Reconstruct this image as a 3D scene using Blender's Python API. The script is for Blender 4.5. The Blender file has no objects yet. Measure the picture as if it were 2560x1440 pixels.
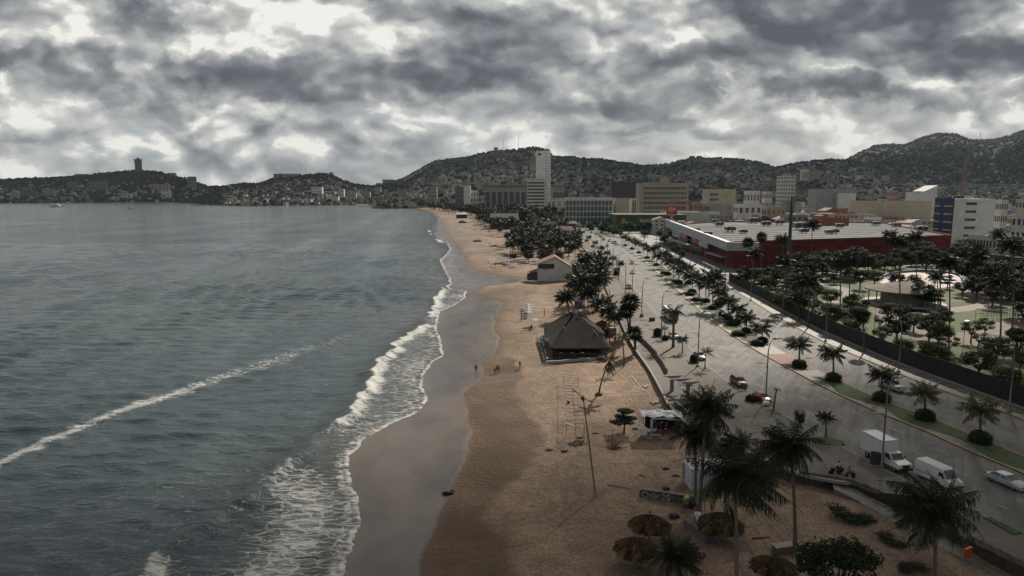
import bpy, bmesh, math, random
import numpy as np
from math import sin, cos, pi, radians, atan2, sqrt, exp
from mathutils import Vector, Matrix, noise as mnoise
from mathutils.geometry import tessellate_polygon
C = bpy.context.scene.collection
SC = bpy.context.scene
# ------------------------------------------------------------------ camera
F = 1700.0; HZ = 483.0; CX = 1280.0; CY = 720.0; CAMZ = 35.0
TH = math.atan((CY - HZ) / F)
cam_d = bpy.data.cameras.new("camera"); cam = bpy.data.objects.new("camera", cam_d); C.objects.link(cam)
cam.location = (0, 0, CAMZ); cam.rotation_euler = (pi / 2 - TH, 0, 0)
cam_d.sensor_width = 36.0; cam_d.lens = 36.0 * F / 2560.0; cam_d.clip_end = 60000; cam_d.clip_start = 0.5
SC.camera = cam

def ray(px, py):
    a = (px - CX) / F; b = -(py - CY) / F
    return a, cos(TH) + sin(TH) * b, -sin(TH) + cos(TH) * b
def G(px, py, z=0.0):
    dx, dy, dz = ray(px, py); t = (z - CAMZ) / dz
    return Vector((dx * t, dy * t, z))
def ZH(py, Y):
    dx, dy, dz = ray(CX, py); return CAMZ + dz / dy * Y
def AT(px, py, Y):
    dx, dy, dz = ray(px, py); return Vector((dx / dy * Y, Y, CAMZ + dz / dy * Y))

# ------------------------------------------------------------------ mesh builder
class MB:
    def __init__(s): s.v = []; s.f = []; s.m = []
    def face(s, pts, m=0):
        n = len(s.v); s.v.extend([tuple(p) for p in pts]); s.f.append(tuple(range(n, n + len(pts)))); s.m.append(m)
    def add(s, vs, fs, m=0):
        n = len(s.v); s.v.extend([tuple(p) for p in vs])
        for f in fs: s.f.append(tuple(i + n for i in f)); s.m.append(m)
    def box(s, c, d, rz=0, m=0, tilt=None):
        hx, hy, hz = d[0] / 2, d[1] / 2, d[2] / 2
        R = Matrix.Rotation(rz, 3, 'Z')
        if tilt is not None: R = R @ tilt
        vs = [Vector(c) + R @ Vector((x * hx, y * hy, z * hz)) for z in (-1, 1) for (x, y) in ((-1, -1), (1, -1), (1, 1), (-1, 1))]
        s.add(vs, [(3, 2, 1, 0), (4, 5, 6, 7), (0, 1, 5, 4), (1, 2, 6, 5), (2, 3, 7, 6), (3, 0, 4, 7)], m)
        return s
    def tube(s, pts, rad, n=6, m=0, cap=True):
        pts = [Vector(p) for p in pts]
        if not hasattr(rad, '__len__'): rad = [rad] * len(pts)
        rings = []; base = len(s.v)
        for i, p in enumerate(pts):
            d = (pts[min(i + 1, len(pts) - 1)] - pts[max(i - 1, 0)]).normalized()
            a = Vector((0, 0, 1)) if abs(d.z) < 0.9 else Vector((1, 0, 0))
            u = d.cross(a).normalized(); w = d.cross(u)
            for k in range(n):
                t = 2 * pi * k / n; s.v.append(tuple(p + (u * cos(t) + w * sin(t)) * rad[i]))
        for i in range(len(pts) - 1):
            for k in range(n):
                a = base + i * n + k; b = base + i * n + (k + 1) % n
                s.f.append((a, b, b + n, a + n)); s.m.append(m)
        if cap:
            s.f.append(tuple(base + k for k in range(n))); s.m.append(m)
            e = base + (len(pts) - 1) * n; s.f.append(tuple(e + k for k in reversed(range(n)))); s.m.append(m)
        return s
    def prism(s, poly, z0, z1, m=0, mside=None, bottom=False):
        n = len(poly); ms = m if mside is None else mside
        tri = tessellate_polygon([[Vector((p[0], p[1], 0)) for p in poly]])
        s.add([(p[0], p[1], z1) for p in poly], [t if orient(poly, t) > 0 else t[::-1] for t in tri], m)
        if bottom: s.add([(p[0], p[1], z0) for p in poly], [t[::-1] if orient(poly, t) > 0 else t for t in tri], m)
        for i in range(n):
            a, b = poly[i], poly[(i + 1) % n]
            s.face([(a[0], a[1], z0), (b[0], b[1], z0), (b[0], b[1], z1), (a[0], a[1], z1)], ms)
        return s
    def lathe(s, prof, n=10, c=(0, 0, 0), m=0, sc=(1, 1)):
        base = len(s.v)
        for (r, z) in prof:
            for k in range(n):
                t = 2 * pi * k / n; s.v.append((c[0] + r * cos(t) * sc[0], c[1] + r * sin(t) * sc[1], c[2] + z))
        for i in range(len(prof) - 1):
            for k in range(n):
                a = base + i * n + k; b = base + i * n + (k + 1) % n
                s.f.append((a, b, b + n, a + n)); s.m.append(m)
        return s
    def blob(s, c, r, rnd=0.15, seed=0, m=0, sub=1):
        vs, fs = ICO[sub]; rr = random.Random(seed)
        if not hasattr(r, '__len__'): r = (r, r, r)
        s.add([(c[0] + v[0] * r[0] * (1 + rr.uniform(-rnd, rnd)), c[1] + v[1] * r[1] * (1 + rr.uniform(-rnd, rnd)), c[2] + v[2] * r[2] * (1 + rr.uniform(-rnd, rnd))) for v in vs], fs, m)
        return s
    def mesh(s, name, mats, smooth=False):
        me = bpy.data.meshes.new(name); me.from_pydata(s.v, [], s.f)
        if not hasattr(mats, '__len__'): mats = [mats]
        for mt in mats: me.materials.append(mt)
        if len(mats) > 1: me.polygons.foreach_set('material_index', s.m)
        if smooth: me.polygons.foreach_set('use_smooth', [True] * len(s.f))
        me.update(); return me
    def build(s, name, mats, parent=None, smooth=False, loc=None, rz=0):
        return put(name, s.mesh(name, mats, smooth), parent, loc, rz)
def orient(poly, t):
    a, b, c = (poly[i] for i in t); return (b[0] - a[0]) * (c[1] - a[1]) - (b[1] - a[1]) * (c[0] - a[0])
def put(name, me, parent=None, loc=None, rz=0, sc=None):
    o = bpy.data.objects.new(name, me); C.objects.link(o)
    if parent: o.parent = parent
    if loc is not None: o.location = loc
    o.rotation_euler.z = rz
    if sc is not None: o.scale = sc if hasattr(sc, '__len__') else (sc, sc, sc)
    return o
ICO = {}
for sub in (1, 2, 3):
    bm = bmesh.new(); bmesh.ops.create_icosphere(bm, subdivisions=sub, radius=1)
    ICO[sub] = ([tuple(v.co) for v in bm.verts], [tuple(v.index for v in f.verts) for f in bm.faces]); bm.free()
def T(o, label=None, cat=None, group=None, kind=None):
    if label: o['label'] = label
    if cat: o['category'] = cat
    if group: o['group'] = group
    if kind: o['kind'] = kind
    return o
def thing(name, label, cat, loc=(0, 0, 0), rz=0, group=None):
    o = bpy.data.objects.new(name, None); C.objects.link(o); o.location = loc; o.rotation_euler.z = rz
    o.empty_display_size = 0.5
    return T(o, label, cat, group)
def kids(o): return [c for c in ALLK.get(o.name, [])]
def copy_tree(o, loc=None, rz=None, label=None, parent=None, sc=None, group=None):
    c = o.copy(); C.objects.link(c)
    if parent: c.parent = parent
    if loc is not None: c.location = loc
    if rz is not None: c.rotation_euler.z = rz
    if sc is not None: c.scale = (sc, sc, sc)
    if label: c['label'] = label
    if group: c['group'] = group
    for ch in o.children: copy_tree(ch, parent=c)
    return c

# ------------------------------------------------------------------ materials
def nt(m): return m.node_tree
def newmat(name):
    m = bpy.data.materials.new(name); m.use_nodes = True
    return m, m.node_tree, m.node_tree.nodes['Principled BSDF']
MC = {}
def mat(name, col, rough=0.75, var=0.12, scale=2.0, metal=0, bump=0.0, col2=None, spec=0.5, coat=0, island=0.0, trans=0.0, stretch=None, detail=6):
    if name in MC: return MC[name]
    m, t, b = newmat(name); N = t.nodes; L = t.links
    b.inputs['Roughness'].default_value = rough; b.inputs['Metallic'].default_value = metal
    b.inputs['Specular IOR Level'].default_value = spec; b.inputs['Coat Weight'].default_value = coat
    tc = N.new('ShaderNodeTexCoord'); mp = N.new('ShaderNodeMapping'); L.new(tc.outputs['Object'], mp.inputs[0])
    if stretch: mp.inputs['Scale'].default_value = stretch
    no = N.new('ShaderNodeTexNoise'); no.inputs['Scale'].default_value = scale; no.inputs['Detail'].default_value = detail; no.inputs['Roughness'].default_value = 0.65
    L.new(mp.outputs[0], no.inputs['Vector'])
    c2 = col2 if col2 else tuple(c * (1 - 2.2 * var) for c in col)
    c1 = tuple(min(1, c * (1 + var)) for c in col)
    mr = N.new('ShaderNodeMapRange'); L.new(no.outputs[0], mr.inputs[0]); mr.inputs[1].default_value = 0.35; mr.inputs[2].default_value = 0.65
    mx = N.new('ShaderNodeMix'); mx.data_type = 'RGBA'; L.new(mr.outputs[0], mx.inputs[0])
    mx.inputs[6].default_value = (*c1, 1); mx.inputs[7].default_value = (*c2, 1)
    out = mx.outputs[2]
    if island:
        ge = N.new('ShaderNodeNewGeometry'); m2 = N.new('ShaderNodeMapRange'); L.new(ge.outputs['Random Per Island'], m2.inputs[0])
        m2.inputs[3].default_value = 1 - island; m2.inputs[4].default_value = 1 + island
        hs = N.new('ShaderNodeHueSaturation'); L.new(m2.outputs[0], hs.inputs['Value']); L.new(out, hs.inputs['Color']); out = hs.outputs[0]
    L.new(out, b.inputs['Base Color'])
    if bump:
        bp = N.new('ShaderNodeBump'); bp.inputs['Strength'].default_value = 1.0; bp.inputs['Distance'].default_value = bump; L.new(no.outputs[0], bp.inputs['Height']); L.new(bp.outputs[0], b.inputs['Normal'])
    if trans:
        tr = N.new('ShaderNodeBsdfTranslucent'); L.new(out, tr.inputs[0]); ms = N.new('ShaderNodeMixShader'); ms.inputs[0].default_value = trans
        L.new(b.outputs[0], ms.inputs[1]); L.new(tr.outputs[0], ms.inputs[2]); L.new(ms.outputs[0], N['Material Output'].inputs[0])
    MC[name] = m; return m
class Nd:
    """tiny node-expression helper"""
    def __init__(s, t): s.t = t; s.dim2 = False
    def n(s, ty, **k):
        x = s.t.nodes.new(ty)
        for a, v in k.items(): setattr(x, a, v)
        return x
    def lk(s, v, i):
        if isinstance(v, (int, float)): i.default_value = v
        elif isinstance(v, tuple): i.default_value = v
        else: s.t.links.new(v, i)
    def math(s, op, a, b=0.0, c=None, clamp=False):
        x = s.n('ShaderNodeMath', operation=op); x.use_clamp = clamp; s.lk(a, x.inputs[0]); s.lk(b, x.inputs[1])
        if c is not None: s.lk(c, x.inputs[2])
        return x.outputs[0]
    def mr(s, v, a, b, c=0.0, d=1.0, smooth=True):
        x = s.n('ShaderNodeMapRange'); x.interpolation_type = 'SMOOTHSTEP' if smooth else 'LINEAR'
        s.lk(v, x.inputs[0])
        for i, q in enumerate((a, b, c, d)): s.lk(q, x.inputs[i + 1])
        return x.outputs[0]
    def noise(s, vec, scale, detail=6, rough=0.55, dist=0.0, lac=2.0):
        x = s.n('ShaderNodeTexNoise'); x.noise_dimensions = '2D' if s.dim2 else '3D'; s.lk(vec, x.inputs['Vector']); x.inputs['Scale'].default_value = scale
        x.inputs['Detail'].default_value = detail; x.inputs['Roughness'].default_value = rough; x.inputs['Distortion'].default_value = dist; x.inputs['Lacunarity'].default_value = lac
        return x.outputs[0]
    def mix(s, f, a, b):
        x = s.n('ShaderNodeMix'); x.data_type = 'RGBA'; s.lk(f, x.inputs[0])
        s.lk((*a, 1.0) if isinstance(a, tuple) and len(a) == 3 else a, x.inputs[6]); s.lk((*b, 1.0) if isinstance(b, tuple) and len(b) == 3 else b, x.inputs[7])
        return x.outputs[2]
    def xyz(s, x, y, z):
        c = s.n('ShaderNodeCombineXYZ'); s.lk(x, c.inputs[0]); s.lk(y, c.inputs[1]); s.lk(z, c.inputs[2]); return c.outputs[0]
    def scale(s, v, sc):
        x = s.n('ShaderNodeVectorMath', operation='MULTIPLY'); s.lk(v, x.inputs[0]); x.inputs[1].default_value = sc; return x.outputs[0]
    def attr(s, name):
        x = s.n('ShaderNodeAttribute'); x.attribute_name = name; return x.outputs['Fac']
def setattr_f(me, name, arr):
    a = me.attributes.new(name, 'FLOAT', 'POINT'); a.data.foreach_set('value', np.asarray(arr, dtype=np.float32))
def sstep(a, b, x):
    t = np.clip((x - a) / (b - a), 0, 1); return t * t * (3 - 2 * t)
def poly_interp(pts, z, key='y'):
    """pixel polyline on plane z -> (sorted Y, X) arrays"""
    W = [G(a, b, z) for a, b in pts]; W.sort(key=lambda v: v.y)
    return np.array([w.y for w in W]), np.array([w.x for w in W])
def smooth_line(pts, z, n=8):
    """catmull-rom through pixel points, laid on plane z"""
    P = [G(a, b, z) for a, b in pts]; out = []
    for i in range(len(P) - 1):
        p0 = P[max(i - 1, 0)]; p1 = P[i]; p2 = P[i + 1]; p3 = P[min(i + 2, len(P) - 1)]
        d = (p2 - p1).length
        # tangents scaled by neighbour spacing: uneven spacing otherwise overshoots
        m1 = (p2 - p0) / max((p2 - p0).length, 1e-6) * d; m2 = (p3 - p1) / max((p3 - p1).length, 1e-6) * d
        for k in range(n):
            t = k / n; t2 = t * t; t3 = t2 * t
            out.append(p1 * (2 * t3 - 3 * t2 + 1) + m1 * (t3 - 2 * t2 + t) + p2 * (-2 * t3 + 3 * t2) + m2 * (t3 - t2))
    out.append(P[-1]); return [(p.x, p.y) for p in out]
SUN_AZ = radians(30); SUN_EL = radians(36)
SDIR = Vector((sin(SUN_AZ) * cos(SUN_EL), cos(SUN_AZ) * cos(SUN_EL), sin(SUN_EL)))
# ================================================================== sky, sun
w = bpy.data.worlds.new("World"); SC.world = w; w.use_nodes = True
t = w.node_tree; q = Nd(t); bgn = t.nodes['Background']
tc = q.n('ShaderNodeTexCoord'); D = tc.outputs['Generated']
q.dim2 = True
sx = q.n('ShaderNodeSeparateXYZ'); t.links.new(D, sx.inputs[0]); dX, dY, dZ = sx.outputs
yy = q.math('MAXIMUM', dY, 0.08)
U = q.math('DIVIDE', dX, yy); V = q.math('DIVIDE', dZ, yy)
zz = q.math('ADD', q.math('MAXIMUM', dZ, 0.0), 0.25)
P = q.xyz(q.math('DIVIDE', dX, zz), q.math('DIVIDE', dY, zz), 0.0)
def uv_of(px, py):
    dx, dy, dz = ray(px, py); return dx / dy, dz / dy
PV = q.xyz(q.math('MULTIPLY', U, 1.0), q.math('MULTIPLY', V, 1.55), 3.0)
fb1 = q.noise(P, 1.15, 6, 0.6, 0.35)          # big billows
fb2 = q.noise(PV, 5.0, 6, 0.60, 0.35)
fine = q.noise(PV, 17.0, 5, 0.62, 0.2)
# steering: where the heavy cloud banks of this sky lie (directions, not pixels)
banks = [(620, 205, 330, 48, .95), (330, 110, 120, 120, .75), (60, 165, 120, 30, .45), (1250, 120, 250, 70, .85), (1150, 185, 210, 36, .8), (1480, 165, 190, 40, .75),
         (2150, 70, 330, 95, 1.0), (2420, 160, 250, 60, .95), (1900, 150, 170, 60, .7), (2060, 235, 170, 26, .8), (1660, 240, 110, 42, .85), (1720, 300, 70, 20, .5),
         (670, 340, 40, 26, .4), (850, 360, 50, 30, .35), (1020, 255, 60, 22, .4), (370, 270, 80, 30, .35), (2420, 260, 200, 25, .5), (1850, 50, 60, 60, .25), (1800, 335, 90, 14, .35), (1440, 330, 100, 26, .3)]
puffs = [(660, 90, 190, 85, .8), (340, 160, 60, 40, .75), (470, 195, 60, 16, .6), (120, 60, 150, 90, .5), (1380, 105, 130, 38, .85), (1560, 150, 80, 36, .5), (90, 230, 110, 40, .5),
         (1080, 40, 150, 50, .45), (1760, 50, 110, 60, .5), (720, 205, 60, 14, .4), (200, 310, 150, 40, .35), (2300, 330, 330, 40, .5), (1930, 300, 170, 46, .6), (1400, 40, 110, 40, .5), (2200, 220, 330, 20, .35), (870, 30, 110, 50, .35), (520, 300, 150, 40, .3)]
nvec = q.n('ShaderNodeTexNoise'); nvec.noise_dimensions = '2D'; nvec.inputs['Scale'].default_value = 4.2; nvec.inputs['Detail'].default_value = 7; nvec.inputs['Roughness'].default_value = .62; t.links.new(PV, nvec.inputs['Vector'])
sc_ = q.n('ShaderNodeSeparateColor'); t.links.new(nvec.outputs['Color'], sc_.inputs[0])
wu = q.math('MULTIPLY', q.math('SUBTRACT', sc_.outputs[0], 0.5), 0.27); wv = q.math('MULTIPLY', q.math('SUBTRACT', sc_.outputs[1], 0.5), 0.12)
U2 = q.math('ADD', U, wu); V2 = q.math('ADD', V, wv)
def blobs(lst):
    acc = None
    for (px, py, rx, ry, a) in lst:
        u0, v0 = uv_of(px, py); ru = rx / F * 1.25; rv = ry / F * 1.25
        du = q.math('MULTIPLY', q.math('SUBTRACT', U2, u0), 1 / ru); dv = q.math('MULTIPLY', q.math('SUBTRACT', V2, v0), 1 / rv)
        d2 = q.math('ADD', q.math('MULTIPLY', du, du), q.math('MULTIPLY', dv, dv))
        g = q.mr(d2, 0.10, 1.45, a, 0.0)
        acc = g if acc is None else q.math('MAXIMUM', acc, g)
    return acc
front = q.mr(dY, 0.1, 0.35)
bank = q.math('MULTIPLY', blobs(banks), front); puff = q.math('MULTIPLY', blobs(puffs), front)
# general thickness: billows at three sizes, flatter towards the horizon
PH = q.xyz(q.math('MULTIPLY', U, 1.0), q.math('MULTIPLY', V, 2.3), 9.0)
small = q.noise(PH, 9.0, 6, 0.60, 0.5)
tiny = q.noise(q.xyz(U, q.math('MULTIPLY', V, 1.9), 4.0), 21.0, 5, 0.55, 0.6)
thick = q.math('ADD', q.math('MULTIPLY', q.math('SUBTRACT', fb1, 0.48), .9), q.math('MULTIPLY', q.math('SUBTRACT', fb2, 0.5), 1.2))
thick = q.math('ADD', thick, q.math('MULTIPLY', q.math('SUBTRACT', small, 0.5), .6))
thick = q.math('ADD', thick, q.math('MULTIPLY', q.math('SUBTRACT', tiny, 0.5), .65))
dark = q.math('ADD', .13, q.math('MULTIPLY', bank, .55))
dark = q.math('ADD', dark, q.math('MULTIPLY', thick, q.mr(bank, 0, 1, .42, .40)))
dark = q.math('SUBTRACT', dark, q.math('MULTIPLY', puff, 0.30))
# relief: the tops and sun-side flanks of each billow are bright, the bases dark
def relief(sc_l, du_, dv_, zs, det, wob):
    def f(a, b):
        v = q.n('ShaderNodeTexVoronoi'); v.voronoi_dimensions = '2D'; v.feature = 'SMOOTH_F1'; v.inputs['Scale'].default_value = sc_l; v.inputs['Detail'].default_value = det; v.inputs['Roughness'].default_value = .5; v.inputs['Smoothness'].default_value = .35; v.inputs['Lacunarity'].default_value = 2.2
        q.lk(q.xyz(q.math('ADD', q.math('ADD', U, a + zs), q.math('MULTIPLY', wu, wob * 1.5)), q.math('MULTIPLY', q.math('ADD', q.math('ADD', V, b), q.math('MULTIPLY', wv, wob * 1.5)), 1.7), 0.0), v.inputs['Vector']); return v.outputs['Distance']
    f0 = f(0.0, 0.0); return q.math('SUBTRACT', f0, f(du_, dv_)), f0
r1, f1 = relief(6.5, .012, .026, 2.0, 2, .32); r2_, f2 = relief(15.0, .005, .011, 5.0, 1, .3)
rel = q.math('ADD', q.math('MULTIPLY', r1, .60), q.math('MULTIPLY', r2_, .26))
rel = q.math('ADD', rel, q.math('MULTIPLY', q.math('SUBTRACT', f1, .36), .30))
dark = q.math('ADD', dark, rel)
# sun-side rims: where cover thins towards the light it glows
shade = q.mr(q.math('ADD', dark, q.math('MULTIPLY', q.math('SUBTRACT', fine, 0.5), 0.22)), -0.05, 1.0, smooth=False)
cr = q.n('ShaderNodeValToRGB'); t.links.new(shade, cr.inputs[0])
E = cr.color_ramp.elements
E[0].position = 0.0; E[0].color = (.70, .69, .65, 1); E[1].position = 1.0; E[1].color = (.072, .080, .093, 1)
for p_, c_ in ((.15, (.45, .45, .432, 1)), (.30, (.335, .343, .338, 1)), (.45, (.232, .244, .250, 1)), (.62, (.158, .17, .183, 1)), (.8, (.106, .117, .131, 1))):
    e = E.new(p_); e.color = c_
# blue gaps
gap = q.math('MULTIPLY', q.mr(q.math('ADD', q.noise(P, 2.2, 7, 0.6, 0.3), q.math('MULTIPLY', fine, 0.25)), 0.42, 0.60, 1.0, 0.0), q.mr(q.math('ADD', bank, puff), 0.05, 0.35, 1.0, 0.0))
gap = q.math('MULTIPLY', gap, 0.75)
sky = q.n('ShaderNodeTexSky'); sky.sky_type = 'NISHITA'; sky.sun_disc = False; sky.sun_elevation = SUN_EL; sky.sun_rotation = SUN_AZ; sky.altitude = 30; sky.dust_density = 1.5
hs = q.n('ShaderNodeHueSaturation'); t.links.new(sky.outputs[0], hs.inputs['Color']); hs.inputs['Saturation'].default_value = 0.85; hs.inputs['Value'].default_value = 0.075
gapc = q.mix(0.72, hs.outputs[0], (.18, .225, .26))
col = q.mix(gap, cr.outputs[0], gapc)
# warm bright strip low over the hills towards the sun, cool to the left
glow = q.math('MULTIPLY', q.mr(V, 0.02, 0.17, 1.0, 0.0), q.mr(U, -0.25, 0.55, 0.0, 1.0))
col = q.mix(q.math('MULTIPLY', q.math('MULTIPLY', glow, front), 0.34), col, (.60, .585, .53))
low = q.math('MULTIPLY', q.mr(V, 0.0, 0.07, 1.0, 0.0), 0.30)
col = q.mix(q.math('MULTIPLY', low, front), col, (.41, .42, .415))
heavy = q.math('MULTIPLY', q.mr(dZ, .50, .85, 1.0, .70), q.mr(dY, -.35, .35, .68, 1.0))
t.links.new(col, bgn.inputs[0]); t.links.new(heavy, bgn.inputs[1])
sd = bpy.data.lights.new("sun", 'SUN'); sd.energy = 4.8; sd.angle = radians(1.0); sd.color = (1.0, .93, .82)
so = bpy.data.objects.new("sun", sd); C.objects.link(so); so.rotation_euler = SDIR.to_track_quat('Z', 'Y').to_euler(); so.location = SDIR * 300
SC.view_settings.view_transform = 'Standard'; SC.view_settings.look = 'None'; SC.view_settings.exposure = 0.36; SC.view_settings.gamma = 1
SC.cycles.max_bounces = 6; SC.cycles.diffuse_bounces = 2; SC.cycles.glossy_bounces = 3; SC.cycles.transmission_bounces = 2; SC.cycles.transparent_max_bounces = 14
SC.cycles.volume_bounces = 0
try: SC.cycles.use_denoising = True
except Exception: pass

# out-of-view cloud meshes, added along the sun's path to shade foreground and far hills
cm, ct, cb = newmat('shade_cloud_vapour'); cb.inputs['Base Color'].default_value = (.85, .86, .88, 1); cb.inputs['Roughness'].default_value = 1; cb.inputs['Specular IOR Level'].default_value = 0
tr_ = ct.nodes.new('ShaderNodeBsdfTranslucent'); tr_.inputs[0].default_value = (.8, .82, .86, 1); mm = ct.nodes.new('ShaderNodeMixShader'); mm.inputs[0].default_value = 0.3
ct.links.new(cb.outputs[0], mm.inputs[1]); ct.links.new(tr_.outputs[0], mm.inputs[2]); tp_ = ct.nodes.new('ShaderNodeBsdfTransparent'); m2_ = ct.nodes.new('ShaderNodeMixShader'); m2_.inputs[0].default_value = .70     # part transparent, to let some sun through the added clouds
ct.links.new(mm.outputs[0], m2_.inputs[1]); ct.links.new(tp_.outputs[0], m2_.inputs[2]); ct.links.new(m2_.outputs[0], ct.nodes['Material Output'].inputs[0])
def cloud(label, spots, alt):
    m = MB(); rr = random.Random(alt)
    for (gx, gy, rx, ry) in spots:                     # ground point it shades, radii
        c = Vector((gx, gy, 0)) + SDIR * (alt / SDIR.z)
        for k in range(26):
            a = rr.uniform(0, 2 * pi); d = sqrt(rr.random()); s = rr.uniform(.22, .42)
            m.blob((c.x + cos(a) * d * rx * .8, c.y + sin(a) * d * ry * .8, alt + rr.uniform(0, .25) * min(rx, ry)), (rx * s, ry * s, min(rx, ry) * s * .7), .06, k, sub=2)
    return T(m.build('shade_cloud', cm, smooth=True), label, 'cloud', kind='stuff')
cloud('grey cumulus added high up to shade the beach, outside the picture', [(-120, 10, 190, 130), (90, 30, 170, 125), (260, 20, 150, 135), (-260, 0, 150, 150)], 900)
cloud('wide cumulus bank added high up to shade the far hills, outside the picture', [(-1500, 3100, 1100, 800), (300, 3600, 1200, 1100), (2300, 3400, 1300, 1100), (600, 2200, 600, 400)], 2600)

# ================================================================== sea
SEA = -3.5
shore_px = [(820, 1560), (860, 1440), (885, 1370), (908, 1300), (898, 1240), (878, 1190), (880, 1140), (918, 1095), (975, 1062), (1045, 1032), (1073, 1000), (1058, 962), (1062, 935), (1085, 905), (1112, 888), (1104, 850), (1094, 820), (1098, 795), (1102, 778), (1140, 762), (1166, 742), (1168, 726), (1128, 722), (1122, 716), (1132, 708), (1128, 696), (1112, 668), (1104, 650), (1120, 636), (1129, 622), (1117, 606), (1094, 594), (1086, 586), (1082, 578), (1079, 573), (1083, 566), (1090, 548), (1088, 541), (1076, 531), (1052, 525), (1020, 519.5), (985, 516.2), (930, 513.6), (860, 512)]
crest_px = [(120, 1560), (330, 1445), (420, 1385), (560, 1290), (640, 1225), (722, 1160), (795, 1105), (850, 1062), (893, 1020), (915, 985), (928, 945), (940, 905), (985, 868), (1025, 835), (1062, 800), (1085, 765), (1098, 735), (1112, 712), (1115, 690), (1108, 668), (1098, 650)]
wet_px = [(1060, 1560), (1045, 1440), (1062, 1385), (1090, 1320), (1120, 1250), (1150, 1180), (1172, 1130), (1178, 1075), (1162, 1020), (1155, 985), (1200, 955), (1213, 935), (1210, 910), (1240, 870), (1243, 840), (1236, 800), (1245, 775), (1260, 760), (1225, 745), (1182, 733), (1200, 718), (1300, 706), (1318, 700), (1240, 690), (1180, 672), (1165, 650), (1155, 630), (1140, 612), (1130, 600), (1118, 585), (1108, 572), (1105, 560), (1100, 550), (1094, 541), (1082, 531), (1056, 524), (1024, 518.6), (990, 515.4), (935, 513), (862, 511.5)]
def yx(pts, z):
    W = [G(a, b, z) for a, b in pts]; ys = [w.y for w in W]; xs = [w.x for w in W]
    Y = [ys[0]]; X = [xs[0]]
    for a, b in zip(ys[1:], xs[1:]):
        if a > Y[-1] + 0.05: Y.append(a); X.append(b)
    return np.array(Y), np.array(X)
sY, sX = yx(shore_px, SEA); cY, cX = yx(crest_px, SEA); wY, wX = yx(wet_px, SEA + .35)
def rows(y0, y1, r):
    a = [y0]
    while a[-1] < y1: a.append(a[-1] * r)
    return np.array(a)
def nz(x, y, s, seed=0):
    return np.array([mnoise.noise(Vector((a * s, b * s, seed))) for a, b in zip(np.ravel(x), np.ravel(y))]).reshape(np.shape(x))
def nz1(y, s, seed=0): return np.array([mnoise.noise(Vector((a * s, seed, 0.5))) for a in y])
def shore_x(Y):
    x = np.interp(Y, sY, sX)
    a = np.clip(Y / 400, 0.35, 3)
    return x + nz1(Y, .5, 3) * .9 * np.minimum(a, 1.2) + nz1(Y, 1.6, 9) * .35
YR = np.concatenate([rows(52, 520, 1.0042), rows(523, 2600, 1.010)[0:], rows(2700, 30000, 1.06)])
off = np.concatenate([np.arange(-6, 70, .42), 70 + np.cumsum(np.full(90, .75)), 138 + np.cumsum(1.0 * 1.06 ** np.arange(120))])
YR = YR[np.argsort(YR)]
SXR = shore_x(YR)
Yg = np.repeat(YR[:, None], len(off), 1); Xg = SXR[:, None] - off[None, :]
S = np.repeat(off[None, :], len(YR), 0)
CR = np.interp(YR, cY, cX); CRd = (SXR - CR)[:, None] + (nz1(YR, .25, 21) * 1.6 + nz1(YR, .09, 5) * 2)[:, None]   # offset of breaker line from shore
act = ((YR > 55) & (YR < 330))[:, None] * sstep(335, 250, Yg)
dc = S - CRd                                          # >0 seaward of crest
amp = (0.85 + 0.35 * nz1(YR, .05, 33))[:, None] * act * np.clip(CRd / 6, .15, 1)
Z = np.full(Yg.shape, SEA)
Z += amp * np.where(dc > 0, np.exp(-(dc / 2.6) ** 2), np.exp(-(dc / .9) ** 2))
# swell and wind chop, rows of crests running obliquely to the beach
dist = np.clip(np.hypot(Xg, Yg), 50, 4000); fade = np.clip(S / 14, 0, 1)
wv = np.zeros_like(Z)
rr = random.Random(4)
for k in range(20):
    lam = rr.uniform(1.5, 7.0); an = radians(rr.gauss(82, 20)); kx, ky = cos(an) * 2 * pi / lam, sin(an) * 2 * pi / lam
    wv += lam * .0125 * np.sin(kx * Xg + ky * Yg + rr.uniform(0, 6.3) + 1.2 * np.sin(Xg * .031 * rr.uniform(.6, 1.4) + Yg * .017)) * np.clip(lam * 60 / dist, 0, 1)
mod = .75 + .5 * np.sin(Xg * .021 + Yg * .013) * np.sin(Yg * .027 - Xg * .009)
Z += wv * fade * mod
Z += 0.10 * np.sin((S * .30 + Yg * .06 + nz1(YR, .02, 2)[:, None] * 4)) * fade * np.exp(-S / 90)
Z = np.where(S < 0, SEA - .25, Z)
# ---- foam field
jag = nz(Xg[:, :190], Yg[:, :190], .55, 8); jag = np.concatenate([jag, np.zeros((len(YR), len(off) - 190))], 1)
foam = np.zeros_like(Z)
bw = (1.7 + 1.5 * nz1(YR, .08, 41) + .9 * nz1(YR, .4, 42))[:, None]
str_c = sstep(.0, .35, (.42 + 1.0 * nz1(YR, .035, 51) + .25 * sstep(120, 150, YR))[:, None]) * act
band = np.where(dc > 0, np.exp(-(dc / (.8)) ** 2), np.exp(-(dc / (bw + 2.3)) ** 2))
str_c = str_c * (sstep(80, 92, Yg) + 1.3 * sstep(70, 66, Yg)); str_c = np.clip(str_c, 0, 1)
foam = np.maximum(foam, band * str_c * (.86 + .25 * nz1(YR, .9, 44)[:, None]))
near = sstep(112, 82, Yg)
wash = sstep(0, 2, S) * sstep(.3, -2, S - CRd) * act
foam = np.maximum(foam, wash * (.46 + .20 * np.exp(-S / 5) + .12 * nz1(YR, .12, 61)[:, None]) * (1 - .25 * near))
foam = np.maximum(foam, near * np.exp(-((S - 7) / 9) ** 2) * .74)
foam = np.maximum(foam, near * sstep(45, 15, S) * sstep(64, 76, Yg) * .47)
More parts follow.
